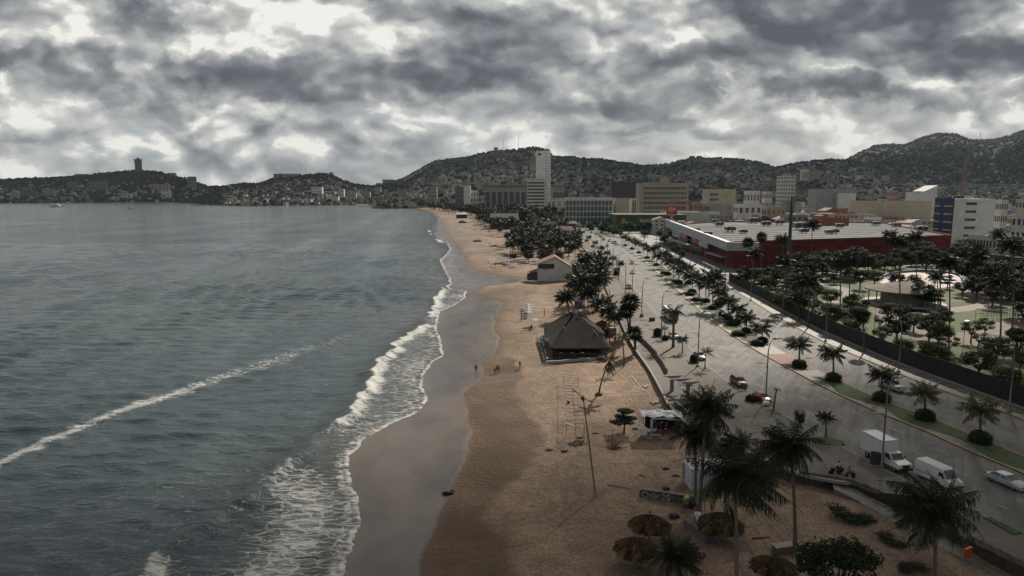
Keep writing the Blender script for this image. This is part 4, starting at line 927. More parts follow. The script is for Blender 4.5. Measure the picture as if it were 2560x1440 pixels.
# roadside trees, left side of the road
for i in range(26):
    t0 = i / 25; px = 1548 - 128 * t0; py = 690 - 128 * t0
    p_ = G(px, py, 0)
    if i % 3 == 0: palm(p_, 5.5, 'median', i % 3, .8, r=.16, label='small roadside palm along the seaward kerb of the far road', group='seaward kerb palms')
    elif i % 3 == 1: tree(p_, 'bright', i % 2, .42, 'small leafy street tree along the seaward kerb of the far road', 'seaward kerb trees', i)
grove([(1442, 705), (1488, 680), (1512, 745), (1500, 775), (1465, 785), (1440, 745)], 13, gp('coconut palm in the dense clump between the gabled house and the thatched hall', 'palms between house and hall', 'coco', 7, 10.5, 1.0, 1.25), -1.6, 4)
grove([(1440, 690), (1480, 665), (1500, 690), (1490, 740), (1455, 740)], 8, gt('dark broadleaf tree in the clump between the gabled house and the thatched hall', 'trees between house and hall', ['round', 'almond', 'round'], .7, .95), -1.6, 5)
# junction trees and store front trees
grove([(1470, 575), (1540, 571), (1700, 573), (1695, 584), (1600, 585), (1480, 582)], 17, gt('broad dark tree hiding the foot of the green store', 'broad trees before the green store', ['big', 'round', 'big'], .7, .85), 0, 8)
grove([(1475, 585), (1500, 575), (1545, 590), (1600, 590), (1690, 600), (1690, 626), (1650, 610), (1580, 596)], 13, gt('dark street tree in front of the green store', 'trees before the green store', ['round', 'bright', 'round'], .75, 1.0), 0, 9)
grove([(1420, 556), (1440, 548), (1500, 566), (1560, 585), (1530, 592), (1470, 578)], 20, gt('dark tree in the roadside belt at the far junction', 'junction trees', ['far', 'round'], .6, .9), 0, 9)
for (px, py, cy, lb) in [(1868, 700, 606, 'fan palm with a round head against the red store wall, leftmost'), (1902, 690, 592, 'fan palm rising above the store roof beside the monopole'), (1780, 735, 0, None), (1955, 690, 597, 'coconut palm against the red wall right of the monopole'), (2028, 690, 560, 'tall shaggy palm breaking the store roof line'), (1885, 715, 632, 'sunlit drooping palm at the park corner')]:
    if lb: palm_at(px, py, px + 2, cy, -.2, crown='fan' if 'fan' in lb else 'coco', var=1, sc=1.25 if 'fan' in lb else 1.0, r=.2, label=lb, name='fan_palm' if 'fan' in lb else 'palm_tree')
tree(G(1783, 712, 0), 'round', 0, .7, 'dark street tree in front of the store entrance'); tree(G(1690, 640, 0), 'bright', 1, .9, 'dark tree at the far end of the store front'); tree(G(1705, 652, 0), 'round', 1, .7, 'street tree beside the store canopy')
# park trees
grove([(1850, 715), (1920, 700), (2010, 700), (2150, 690), (2140, 705), (2020, 716), (1940, 745)], 26, gt('dense broadleaf tree in the park corner below the red store wall', 'park corner trees', ['round', 'bright', 'almond', 'big'], .8, 1.0), -.1, 8)
grove([(1990, 690), (2150, 672), (2440, 655), (2560, 662), (2560, 678), (2300, 674), (2120, 692)], 42, gt('bushy park tree in the row below the long red wall', 'park trees under the red wall', ['bright', 'round', 'big'], .75, 1.0), -.1, 9)
grove([(1960, 790), (1930, 755), (2040, 745), (2150, 790), (2150, 860), (2060, 825)], 20, gt('leafy park tree just behind the dark fence', 'park trees behind the fence', ['bright', 'round', 'open'], .7, .95), -.1, 8)
grove([(2150, 850), (2230, 800), (2560, 860), (2560, 1010), (2400, 950), (2250, 895)], 30, gt('open crowned park tree on the shaded lawn at the right', 'park lawn trees', ['open', 'bright', 'round'], .6, .85), -.1, 8)
grove([(2420, 760), (2440, 700), (2600, 690), (2620, 800), (2560, 810)], 20, gt('large dark park tree at the right edge', 'large park trees at the right', ['big', 'round'], .7, .95), -.1, 9)
for i, (bx, by, cy, lb) in enumerate([(1965, 775, 650, 'tall bare-trunked palm in the park close to the fence'), (2100, 770, 655, 'slender palm over the winding park path'), (2122, 768, 642, 'slender palm just right of its twin over the park path'), (2248, 818, 600, 'very tall palm with a swollen foot on the bare earth patch'), (2290, 705, 590, 'tall palm beside the pink skating rink'),
                                      (2222, 665, 585, 'tall palm whose crown overlaps the red wall'), (2350, 830, 650, 'slim palm right of the round kiosk'), (2372, 845, 655, 'slim palm beyond the kiosk, right of its neighbour'), (2445, 730, 640, 'palm at the right end of the rink'), (2452, 722, 625, 'taller palm at the right end of the rink'), (2500, 860, 700, 'leaning pale-trunked palm at the right edge of the park'),
                                      (2530, 830, 610, 'tall palm at the far right edge of the park'), (2345, 760, 690, 'shaggy palm behind the kiosk'), (2495, 690, 585, 'palm before the blue and white block'), (2020, 820, 700, 'dark columnar palm behind the fence'), (2160, 880, 790, 'short fan-leaved palm behind the fence'), (1998, 800, 745, 'stubby palm by the park fence')]):
    palm_at(bx, by, bx + (i % 3 - 1) * 3, cy, -.1, crown='coco' if i not in (15,) else 'fan', var=i % 4, sc=.85 + .1 * (i % 3), r=.2, label=lb)
# dark hedge and scrub in the strip just inside the fence
rr = random.Random(5)
for i in range(40):
    f = i / 39; x, y = lerp_line(lFE, f); shrub((x + 2.2 + rr.uniform(0, 2), y + .5, -.06), rr.uniform(1.2, 1.9), rr.uniform(1.6, 2.6), 'bushy shrub in the planting strip just inside the dark fence', 'shrubs inside the park fence', kind='wild', var=i % 4)
edge_ = [(1040, 519), (1075, 524), (1110, 528.5), (1150, 535), (1188, 546), (1202, 558), (1212, 572)]
rr = random.Random(31)
for k in range(84):
    f = k / 83 * 5.999; i = int(f); u = f - i; px = edge_[i][0] * (1 - u) + edge_[i + 1][0] * u; py = edge_[i][1] * (1 - u) + edge_[i + 1][1] * u; b0 = G(px, py, -1.5); b0.x += rr.uniform(2, 16) + 14 * (k % 2); b0.y += rr.uniform(0, 8)
    if k % 3: tree(b0, 'big', k % 2, rr.uniform(.8, 1.25), 'dark tree in the front row of the shore belt facing the beach', 'front row of the shore belt', rr.uniform(0, 6))
    else: palm(b0, rr.uniform(12, 18), 'far', k % 4, rr.uniform(1.1, 1.4), label='palm leaning out of the front row of the shore belt', group='front row shore palms')
# dark shore belt at the head of the beach and trees round the kiosk
grove([(1050, 521), (1110, 526), (1180, 540), (1200, 556), (1290, 566), (1430, 560), (1410, 538), (1300, 527), (1150, 518)], 34, gt('dark tree of the belt behind the head of the beach', 'shore belt trees', ['big', 'far', 'big'], .95, 1.35), -1, 11)
grove([(1110, 530), (1180, 543), (1200, 562), (1290, 572), (1430, 562), (1410, 538), (1300, 530), (1150, 522)], 40, gp('tall distant palm rising out of the shore belt trees', 'shore belt palms', 'far', 13, 19, 1.1, 1.5), -1, 10)
for i, (px, py, k_, s_) in enumerate([(2305, 768, 'round', 1.0), (2335, 772, 'almond', 1.0), (2278, 738, 'big', .55), (2238, 733, 'round', .9), (2440, 748, 'round', 1.0), (2405, 742, 'bright', .8), (2185, 716, 'bright', .9), (2150, 722, 'round', .9), (2368, 722, 'almond', .8), (2415, 700, 'bright', .6)]): tree(G(px, py, 0), k_, i % 2, s_, ['dark tree hiding the right half of the kiosk', 'tiered tree at the right end of the kiosk', 'broad tree against the kiosk roof', 'bushy tree behind the left of the kiosk', 'dark tree at the right of the pale plaza', 'leafy tree by the plaza steps', 'leafy tree left of the pink rink', 'bushy tree between the path and the pink rink', 'tiered tree on the near rim of the rink', 'small tree in a ring planter on the rink'][i])
# city street trees
grove([(1440, 545), (1500, 520), (1720, 520), (1720, 545), (1640, 552), (1560, 552)], 12, gt('dark tree between the office block and the green store', 'trees round the office block', ['far', 'big'], .6, .9), 0, 14)
tree(G(1885, 575, 0), 'big', 0, 1.1, 'massive dark tree behind the store roof'); tree(G(1915, 572, 0), 'big', 1, 1.0, 'dark tree right of the massive tree behind the store'); tree(G(1860, 575, 0), 'big', 1, .9, 'dark tree left of the massive tree behind the store'); tree(G(1735, 590, 0), 'round', 1, 1.1, 'dark tree beside the red pylon sign'); tree(G(1720, 588, 0), 'round', 0, 1.0, 'tree just right of the red pylon sign')
grove([(1740, 520), (2000, 515), (2560, 525), (2700, 560), (2560, 560), (2200, 535), (1900, 530)], 40, gt('dark tree between the low city buildings', 'city trees', ['far', 'big'], .5, .85), 0, 22)
grove([(1100, 512), (1500, 506), (2560, 506), (2560, 514), (1500, 516)], 44, gt('distant tree in the city below the hills', 'distant city trees', ['far'], .9, 1.6), 0, 40)
# scattered woods on the hills: far-off mass
def blobs_on(hname, n, rs, u0, u1, vmin=0, sz=(7, 13), ridge=.3, seed=1):
    m = MB(); r2 = random.Random(seed); vs, fs = ICO[1]
    for i in range(n):
        u = r2.uniform(u0, u1); v = r2.uniform(.93, 1.03) if r2.random() < ridge else r2.uniform(vmin, 1)
        p = hill_pt(hname, u, v); s = r2.uniform(*sz) * rs * (.6 if r2.random() < .4 else 1); m.add([(p.x + a * s * r2.uniform(.8, 1.2), p.y + b_ * s * r2.uniform(.8, 1.2), p.z + s * .35 + c_ * s * .75 * r2.uniform(.7, 1.3)) for a, b_, c_ in vs], fs)
    return m.build('forest', mat('distant_forest', (.017, .024, .012), 1, .4, .02, island=.6, spec=.1), None, False)
T(blobs_on('hill_peninsula', 2600, .75, -200, 640, seed=2), 'dark woods covering the peninsula hills', 'woodland', kind='stuff')
T(blobs_on('hill_headland', 2400, .65, 450, 1060, seed=3), 'dark woods covering the headland hills', 'woodland', kind='stuff')
T(blobs_on('hill_town', 5200, .8, 940, 2580, seed=4), 'dark woods between the houses of the town hill', 'woodland', kind='stuff')
T(blobs_on('hill_mountain', 4200, 1.25, 2060, 2700, .15, ridge=.25, seed=5), 'dark woods on the mountain at the right', 'woodland', kind='stuff')
# ================================================================== buildings
paint = {}
PC = {'chalk': (.72, .72, .70), 'white': (.58, .58, .56), 'offwhite': (.46, .45, .42), 'grey': (.27, .275, .28), 'cream': (.42, .37, .29), 'beige': (.33, .285, .215), 'tan': (.30, .235, .165), 'orange': (.30, .17, .10), 'brick': (.26, .10, .065), 'blue': (.22, .29, .37), 'green': (.21, .28, .22), 'pink': (.40, .26, .23), 'yellow': (.30, .24, .12), 'dark': (.05, .052, .058), 'concrete': (.235, .225, .21), 'darkgrey': (.12, .12, .125)}
def pt(c): return mat('plaster_' + c, PC[c], .85, .075, .2)
glass = mat('window_glass', (.03, .04, .045), .12, .1, 1, spec=.8); glassd = mat('window_dark', (.018, .02, .023), .3, .1, 1)
glassb = mat('curtain_wall_glass', (.05, .075, .085), .12, .2, .3, spec=.9)
roofw = mat('roof_white_metal', (.165, .165, .16), .9, .3, .12, stretch=(1, 5, 1), spec=.1); roofg = mat('roof_grey_felt', (.24, .235, .225), .9, .2, .15); roofs = mat('roof_corrugated', (.22, .22, .22), .55, .2, .6); tilem = mat('roof_red_tile', (.24, .085, .06), .8, .25, 3, stretch=(8, 1, 1)); rustm = mat('rusty_iron_sheet', (.17, .10, .07), .85, .3, 1)
tankm = mat('black_water_tank', (.02, .02, .02), .5); metal = mat('galvanised_steel', (.30, .31, .32), .45, .1, 3, metal=.5); whitem = mat('white_paint', (.62, .62, .60), .6, .06, 2); blackm = mat('black_plastic', (.012, .012, .013), .5)
def facade_windows(t_, w_, d_, h_, floors, cols, ww, wh, faces='fl', z0=.0, mt=None, ribbon=False, frame=True, bal=False, x0=0.0):
    """windows as parts; front is the -y side, l/r are the -x/+x sides"""
    fh = (h_ - z0) / floors; mt = mt or glass
    for fc in faces:
        W_ = w_ if fc == 'f' else d_; nc = cols if fc == 'f' else max(1, int(cols * d_ / w_))
        for fl in range(floors):
            z = z0 + fh * (fl + .52)
            for c in (range(1) if ribbon else range(nc)):
                u = 0 if ribbon else (c + .5) / nc * W_ - W_ / 2; wd = W_ * ww if ribbon else W_ / nc * ww
                m = MB()
                if fc == 'f': m.box((u + x0, -d_ / 2 - .03, z), (wd, .12, fh * wh))
                elif fc == 'l': m.box((-w_ / 2 - .03, u, z), (.12, wd, fh * wh))
                else: m.box((w_ / 2 + .03, u, z), (.12, wd, fh * wh))
                o = m.build('window', mt, t_)
def building(x, y, w_, d_, h_, rz, label, wall='white', floors=2, cols=4, roof='flat', faces='fl', group=None, z=0, ww=.5, wh=.45, ribbon=False, name='building', detail=True, win=True, cat='building', mt=None, roofmt=None):
    t_ = thing(name, label, cat, (x, y, z), rz, group); wm_ = pt(wall); rmt = roofmt or roofg
    m = MB(); m.box((0, 0, h_ / 2 - 1), (w_, d_, h_ + 2)); m.build('wall', wm_, t_)
    if roof == 'flat':
        m = MB(); m.box((0, 0, h_ + .06), (w_ - .5, d_ - .5, .1))
        for (cx_, cy_, a, b) in ((0, -d_ / 2 + .12, w_ + .06, .3), (0, d_ / 2 - .12, w_ + .06, .3), (-w_ / 2 + .12, 0, .3, d_ - .36), (w_ / 2 - .12, 0, .3, d_ - .36)): m.box((cx_, cy_, h_ + .33), (a, b, .7), m=1)
        m.build('roof', [rmt, wm_], t_)
    elif roof == 'gable':
        m = MB(); e = .5; r_ = h_ + w_ * .16
        for s in (-1, 1): m.face([(s * (w_ / 2 + e), -d_ / 2 - e, h_ - .1), (s * (w_ / 2 + e), d_ / 2 + e, h_ - .1), (0, d_ / 2 + e, r_), (0, -d_ / 2 - e, r_)])
        for s in (-1, 1): m.face([(-w_ / 2, s * d_ / 2, h_ - .02), (w_ / 2, s * d_ / 2, h_ - .02), (0, s * d_ / 2, r_ - .08)], 1)
        m.build('roof', [rmt, wm_], t_)
    else:
        m = MB(); m.box((0, 0, h_ + .35), (w_ + 1, d_ + 1, .2), tilt=Matrix.Rotation(.04, 3, 'Y')); m.build('roof', rmt, t_)
    if win: facade_windows(t_, w_, d_, h_, floors, cols, ww, wh, faces, ribbon=ribbon, mt=mt)
    return t_
def bpx(x0, x1, ytop, Y, **k):
    """building seen between pixel columns x0..x1 with its roof at row ytop, standing at depth Y"""
    a = AT(x0, ytop, Y); b = AT(x1, ytop, Y); d_ = k.pop('d', 14); zb = k.pop('zb', 0)
    if x0 > CX:      # right of centre the visible left edge is the back corner
        wfull = b.x - a.x; d_ = min(d_, wfull * .62 * F / max(x0 - CX, 1)); a.x = AT(x0, ytop, Y + d_).x
    return building((a.x + b.x) / 2, Y + d_ / 2, b.x - a.x, d_, a.z - zb, k.pop('rz', 0), k.pop('label'), z=zb, **k), a.z - zb, b.x - a.x, d_

# --- supermarket with the long red wall
redm = mat('red_cladding', (.125, .022, .018), .85, .3, .12, stretch=(1, 1, 6), spec=.2); fasc = mat('white_fascia_panel', (.34, .36, .38), .5, .06, .3)
A, B_, C_, D_, E_ = Vector((104, 318)), Vector((115, 488)), Vector((163, 545)), Vector((284, 522)), Vector((238, 369))
st = thing('supermarket', 'huge supermarket with a pale flat roof, white wedge front and long dark red side wall', 'supermarket', (0, 0, 0))
H0 = 12.4
m = MB(); m.prism([tuple(p) for p in (A, E_, D_, C_, B_)], -.3, H0 - .5, 0); m.build('wall', [redm], st)
m = MB()
cxy = (A + B_ + C_ + D_ + E_) / 5
inner = [p + (cxy - p).normalized() * 1.2 for p in (A, E_, D_, C_, B_)]
m.prism([tuple(p) for p in inner], H0 - .45, H0 - .30, 0)
m.build('roof', roofw, st)
m = MB(); prm = [A, E_, D_, C_, B_]
for i in range(5):
    a, b = prm[i], prm[(i + 1) % 5]; d = (b - a).normalized(); mid = (a + b) / 2
    if i != 4: m.box((mid.x, mid.y, H0 - .1), ((b - a).length - .02, .5, .9), atan2(d.y, d.x))
m.build('parapet', mat('red_parapet', (.10, .024, .02), .8), st)
# seams of the roof
m = MB()
for k in range(9):
    t0 = (k + 1) / 10; a = A + (B_ - A) * t0; b = E_ + (D_ - E_) * t0; d = (b - a).normalized(); a = a + d * 2; b = b - d * 2; mid = (a + b) / 2; m.box((mid.x, mid.y, H0 - .2), ((b - a).length, .5, .18), atan2(d.y, d.x))
m.build('roof_ridge', mat('roof_ridge_metal', (.24, .24, .23), .8), st)
# white fascia wedge along the road front
m = MB(); off_ = Vector((-5.0, 0)); a = A + Vector((-4.5, -3)); b = B_ + Vector((-5.0, 2))
for (zlo0, zhi0, zlo1, zhi1, w_) in [(8.6, 12.6, 11.2, 16.4, 2.2)]:
    n_ = Vector((w_, 0)); q8 = [(*a, zlo0), (*(a + n_), zlo0), (*(b + n_), zlo1), (*b, zlo1), (*a, zhi0), (*(a + n_), zhi0), (*(b + n_), zhi1), (*b, zhi1)]
    m.add(q8, [(0, 3, 2, 1), (4, 5, 6, 7), (0, 1, 5, 4), (1, 2, 6, 5), (2, 3, 7, 6), (3, 0, 4, 7)])
m.box((b.x + 3, b.y + .5, 7.9), (8.0, 1.2, 16.6)); m.box((a.x + 7.5, a.y + .3, 10.5), (15.0, 1.0, 3.9))
m.build('fascia', fasc, st)
m = MB(); m.face([(*(a + Vector((2.2, 0))), 12.5), (*A, H0 + .2), (*B_, 13.5), (*(b + Vector((2.2, 0))), 16.3)]); m.build('roof_slope', roofw, st)
m = MB(); c1 = A + (B_ - A) * .50; c2 = B_ - Vector((0, 12)); m.box(((c1.x + c2.x) / 2 - 4.5, (c1.y + c2.y) / 2, 4.6), (9, (c2 - c1).length, .4), 0); m.box((109 - 3.5, 345, 4.0), (7, 30, .35)); m.build('canopy', fasc, st)
m = MB(); m.box(((A.x + B_.x) / 2 - .6, (A.y + B_.y) / 2, 2.1), (.6, 150, 4.4)); m.build('shop_window', glassd, st)
fd = (B_ - A).normalized(); fa = atan2(fd.y, fd.x)
def text(parent, body, loc, size, rz, mt, ext=.04, name='sign_text', rx=pi / 2, align='CENTER'):
    cu = bpy.data.curves.new(name, 'FONT'); cu.body = body; cu.size = size; cu.extrude = ext; cu.align_x = align; cu.align_y = 'CENTER'
    o = bpy.data.objects.new(name, cu); C.objects.link(o); o.rotation_euler = (rx, 0, rz); o.location = loc
    dg = bpy.context.evaluated_depsgraph_get(); me = bpy.data.meshes.new_from_object(o.evaluated_get(dg)); me.materials.clear(); me.materials.append(mt); bpy.data.objects.remove(o)
    o2 = put(name, me, parent, loc); o2.rotation_euler = (rx, 0, rz); return o2
signred = mat('sign_red', (.42, .025, .035), .5, .05, 1); signw = mat('sign_white', (.62, .60, .58), .5, .05, 1); signy = mat('sign_yellow', (.45, .34, .05), .5, .05, 1); signp = mat('sign_pink', (.62, .38, .36), .5, .05, 1); signg = mat('sign_green', (.14, .26, .04), .5)
def panel(y0, y1, z0, z1, mt, name):
    m = MB(); ya = A + fd * (y0); yb = A + fd * (y1); mid = (ya + yb) / 2; m.box((mid.x - 3.4, mid.y, (z0 + z1) / 2), ((y1 - y0), .5, z1 - z0), fa); return m.build(name, mt, st)
panel(96, 122, 4.9, 12.2, mat('sign_board_dark_red', (.20, .022, .022), .6), 'sign_board'); panel(62, 84, 6.6, 11.2, mat('sign_board_dull_red', (.26, .06, .055), .6), 'sign_board'); panel(122, 150, 6, 13.0, fasc, 'front_panel'); panel(40, 62, 6.0, 9.6, fasc, 'front_panel')
text(st, 'Soriana', (A.x + fd.x * 107 - 3.9, A.y + fd.y * 107, 9.0), 4.6, fa + pi, signw); text(st, 'mercado', (A.x + fd.x * 73 - 3.9, A.y + fd.y * 73, 9.0), 2.6, fa + pi, signp)
m = MB(); c0 = A + fd * 118; m.box((c0.x - 3.85, c0.y, 9.6), (3.0, .25, 3.0), fa, tilt=Matrix.Rotation(.8, 3, 'Y')); m.build('emblem', signy, st)
# roof plant
acm = mat('air_conditioner_grey', (.20, .20, .20), .7, .15, 1)
acs = [(575, 235 - 0), ]
acpx = [(1883, 558, 1.4), (1915, 566, 1.2), (1948, 562, 1.2), (1798, 566, 1.0), (1825, 580, 1.1), (1787, 558, 1.0), (2000, 575, 1.6), (2010, 583, .9), (2040, 572, 1.1), (2072, 585, .8), (2085, 584, .9), (2098, 570, 1.0), (2190, 564, 1.0), (2240, 568, 1.0), (2302, 580, 1.2), (2240, 566, .8), (1740, 580, .8), (1770, 590, .8), (1858, 584, .8), (1955, 555, 1.0)]
for i, (px, py, s) in enumerate(acpx):
    p = G(px, py, H0 - .3); t_ = thing('rooftop_air_conditioner', 'grey boxy air conditioner on legs on the pale supermarket roof', 'air conditioner', p, rr.uniform(-.1, .1), 'air conditioners on the supermarket roof'); t_.scale = (s, s, s)
    m = MB(); m.box((0, 0, 1.9), (5.2, 3.6, 2.0)); m.box((.2, 0, 3.0), (2.4, 2.4, .25)); m.build('housing', acm, t_)
    m = MB()
    for a in (-1, 1):
        for b in (-1, 1): m.box((a * 1.2, b * 1.0, .45), (.3, .3, .95))
    m.build('stand', metal, t_); m = MB(); m.box((-1.3, -1.83, 1.9), (1.9, .08, 1.4)); m.box((1.3, -1.83, 1.9), (1.9, .08, 1.4)); m.build('grille', glassd, t_)
a = G(2075, 562, H0); building(a.x, a.y, 20, 14, 4.6, .1, 'red rooftop plant room on the supermarket', 'brick', z=H0, win=False, cat='plant room')
# red pylon sign
P0 = G(1677, 606, 0); zt = ZH(514, P0.y); zbm = ZH(540, P0.y); py_ = thing('pylon_sign', 'tall red square shop sign on a white pole with a yellow and pink emblem', 'sign', P0)
m = MB(); m.tube([(0, 0, 0), (0, 0, zbm)], .7, 12); m.build('pole', whitem, py_, True)
m = MB(); m.box((0, 0, (zt + zbm) / 2), (7.4, 1.2, zt - zbm)); m.build('sign_board', signred, py_)
m = MB(); cz = (zt + zbm) / 2 + 1.0
def disc(m, cx_, cz_, r, y, a0=0, a1=2 * pi, n=20, sx_=1.0): m.face([(cx_ + r * sx_ * cos(a0 + (a1 - a0) * k / n), y, cz_ + r * sin(a0 + (a1 - a0) * k / n)) for k in range(n)])
m = MB(); disc(m, -1.0, cz, 1.7, -.64); m.build('emblem', signy, py_); m = MB(); disc(m, -.3, cz - .5, 1.3, -.66, -pi / 2, pi / 2); m.build('emblem', signg, py_); m = MB(); disc(m, 1.5, cz + .2, 1.05, -.68); m.build('emblem', signp, py_)
text(py_, 'Soriana', (0, -.66, zbm + 1.0), 1.9, 0, signw)
# green store
gy = 640; a = AT(1540, 538, gy); b = AT(1716, 538, gy); gsm = mat('green_cladding', (.018, .072, .026), .6, .1, .2)
gs = thing('green_store', 'long low dark green supermarket facade with white lettering behind the trees', 'store', ((a.x + b.x) / 2, gy + 25, 0)); w_ = b.x - a.x
m = MB(); m.box((0, 0, a.z / 2), (w_, 50, a.z)); m.build('wall', gsm, gs); m = MB(); m.box((0, 0, a.z + .25), (w_ + 1.2, 51, .6)); m.build('roof', roofw, gs)
m = MB(); m.box((0, -25.1, a.z * .38), (w_, .3, .5)); m.build('trim', mat('green_trim', (.04, .13, .04), .6), gs); m = MB(); m.face([(-w_ * .43, -25.3, a.z * .45), (-w_ * .31, -25.3, a.z * .45), (-w_ * .40, -25.3, a.z * .85)]); m.build('emblem', mat('sign_orange', (.42, .22, .03), .5), gs)
text(gs, 'Bodega Aurrera', (w_ * .04, -25.35, a.z * .66), 4.2, 0, signw)
bpx(1650, 1800, 532, 720, d=50, label='pale low hall behind the green store and pylon sign', wall='offwhite', roof='flat', win=False, roofmt=roofw, name='hall_building')

# --- beige office block
T_, h_, w_, d_ = bpx(1590, 1722, 459, 820, d=26, label='beige seven-storey office block with continuous window bands', wall='beige', win=False, name='office_building', roofmt=roofg)
for fl in range(7):
    z = h_ * (.10 + fl * .125); m = MB(); m.box((.9, -d_ / 2 - .05, z + h_ * .028), (w_ * .88, .3, h_ * .058)); m.build('window', glass, T_)
    m = MB(); m.box((0, -d_ / 2 - .45, z + h_ * .098), (w_, .9, h_ * .05)); m.build('balcony_band', pt('beige'), T_)
m = MB()
for k in range(-5, 6): m.box((k * w_ / 12, -d_ / 2 - .2, h_ * .5), (.5, .3, h_ * .84))
m.build('mullion', pt('beige'), T_)
m = MB(); m.box((3.5, 0, h_ + 3.5), (8, 7, 7)); m.box((-9, 0, h_ + 1.4), (22, 9, .5)); m.box((-9, 0, h_ + .9), (18, 7, 1.2)); m.blob((3.5, 0, h_ + 8.2), 1.3, 0, 1, sub=2); m.build('penthouse', pt('beige'), T_)
# grid fronted hotel
T_, h_, w_, d_ = bpx(1412, 1532, 495, 740, d=18, label='long low building with a white grid of blue-green glass', wall='white', win=False, name='office_building', roofmt=roofw, rz=-.06)
for r_ in range(4):
    for c_ in range(13):
        m = MB(); m.box((-w_ / 2 + (c_ + .5) * w_ / 13, -d_ / 2 - .06, h_ * (.22 + r_ * .2)), (w_ / 13 * .86, .12, h_ * .17)); m.build('window', glassb, T_)
bpx(1532, 1574, 497, 742, d=22, label='blank cream end block joined to the glass grid building', wall='cream', win=False)
T_, h_, w_, d_ = bpx(1574, 1592, 498, 760, d=14, label='narrow white building with two dark red stripes beside the office block', wall='white', win=False)
for s in (-1, 1): m = MB(); m.box((s * w_ * .22, -d_ / 2 - .1, h_ / 2), (w_ * .22, .3, h_ * .9)); m.build('stripe_panel', redm, T_)
bpx(1523, 1592, 456, 1000, d=30, label='black glass office building behind the beige office block', wall='dark', win=False, roofmt=roofs); bpx(1375, 1420, 497, 900, d=20, label='white mural-painted wall building beside the slender tower', wall='offwhite', cols=3, floors=2)
# slender white tower with its stepped wing
ty = 1150; T_, h_, w_, d_ = bpx(1340, 1377, 378, ty, d=22, label='slender white high-rise tower standing above the shore', wall='chalk', win=False, name='tower_building', cat='tower')
for fl in range(20):
    m = MB(); m.box((w_ * .20, -d_ / 2 - .06, h_ * (.05 + fl * .045)), (w_ * .10, .12, 1.3)); m.build('window', glassd, T_)
m = MB(); m.box((-w_ * .28, -d_ / 2 - .1, h_ * .95), (w_ * .25, .3, 3.0)); m.build('window', glassd, T_); m = MB(); m.box((w_ * .25, 0, h_ + 2.2), (w_ * .35, 8, 4.4)); m.build('penthouse', pt('tan'), T_); m = MB(); m.box((w_ * .36, -d_ / 2 - .06, h_ * .42), (.5, .12, h_ * .8)); m.build('downpipe', pt('concrete'), T_)
m = MB(); m.box((-w_ / 2 - 1.3, 0, h_ * .93), (2.6, 12, 3)); m.build('balcony', pt('offwhite'), T_)
T_, h_, w_, d_ = bpx(1318, 1362, 447, ty - 14, d=12, label='lower balconied wing in front of the slender white tower', wall='offwhite', win=False)
for fl in range(10):
    m = MB(); m.box((0, -d_ / 2 - .06, h_ * (.06 + .092 * fl)), (w_ * .96, .12, h_ * .04)); m.build('window', glassd, T_); m = MB(); m.box((0, -d_ / 2 - .5, h_ * (.10 + .092 * fl)), (w_, 1.0, h_ * .022)); m.build('balcony', pt('white'), T_)
# convention hall with swept roof, two halves
for x0, x1, lb in ((1212, 1316, 'wide hall with a thin overhanging swept roof left of the tower'), (1378, 1412, 'round-ended grey hall right of the tower')):
    T_, h_, w_, d_ = bpx(x0, x1, 466, 1500, d=60, label=lb, wall='grey', win=False, name='hall_building', roof='none', roofmt=roofs)
    m = MB(); m.box((0, 0, h_ + 3), (w_ + 16, 80, 1.6)); m.box((0, 0, h_ + 1.4), (w_ + 2, 70, 1.8)); m.build('swept_roof', pt('grey'), T_)
    for k in range(7): m = MB(); m.box((-w_ / 2 + (k + .5) * w_ / 7, -d_ / 2 - .1, h_ * .45), (w_ / 7 * .7, .3, h_ * .6)); m.build('window', glassd, T_)
bpx(1159, 1176, 465, 1480, d=12, label='bright white blank-sided apartment block near the head of the beach', wall='white', win=False); bpx(1138, 1160, 467, 1490, d=14, label='shaded grey block beside the bright white apartment block', wall='darkgrey', floors=6, cols=4); bpx(1073, 1092, 467, 1900, d=14, label='pale block with a flat roof among the shore trees', wall='grey', floors=5, cols=3); bpx(1176, 1196, 478, 1500, d=12, label='white cube house right of the bright white block', wall='offwhite', floors=3, cols=3)
bpx(960, 988, 492, 2330, d=14, label='ribbed low hotel at the far curve of the beach', wall='grey', floors=5, cols=1, ribbon=True, ww=.95); bpx(990, 1008, 486, 2300, d=14, label='white roofed block at the far curve of the beach', wall='white', floors=3, cols=3)
# cream library-like block and neighbours
T_, h_, w_, d_ = bpx(1756, 1840, 474, 900, d=26, label='cream four-storey block with a blank lettered upper wall', wall='cream', win=False, name='office_building')
for r_ in range(3):
    for c_ in range(3): m = MB(); m.box((-w_ / 2 + 5 + c_ * 3.6, -d_ / 2 - .06, h_ * (.50 + r_ * .17)), (3.0, .12, 2.6)); m.build('window', glassd, T_)
text(T_, 'Capitania', (w_ * .12, -d_ / 2 - .1, h_ * .78), 2.3, 0, pt('darkgrey')); m = MB(); m.box((w_ * .1, -d_ / 2 - 4, h_ * .22), (w_ * .8, 8, .6)); m.box((w_ * .1, -d_ / 2 - 4, h_ * .42), (w_ * .8, 8, .6))
for k in range(6): m.box((-w_ * .25 + k * w_ * .14, -d_ / 2 - 7.6, h_ * .21), (.6, .6, h_ * .42))
m.build('colonnade', pt('concrete'), T_)
T_, h_, w_, d_ = bpx(1942, 1990, 440, 1400, d=24, label='pale apartment tower with paired window columns above the rooftops', wall='offwhite', floors=9, cols=6, name='tower_building', cat='tower')
m = MB(); m.box((0, 0, h_ + 3), (w_ * .45, 12, 6)); m.build('penthouse', pt('tan'), T_)


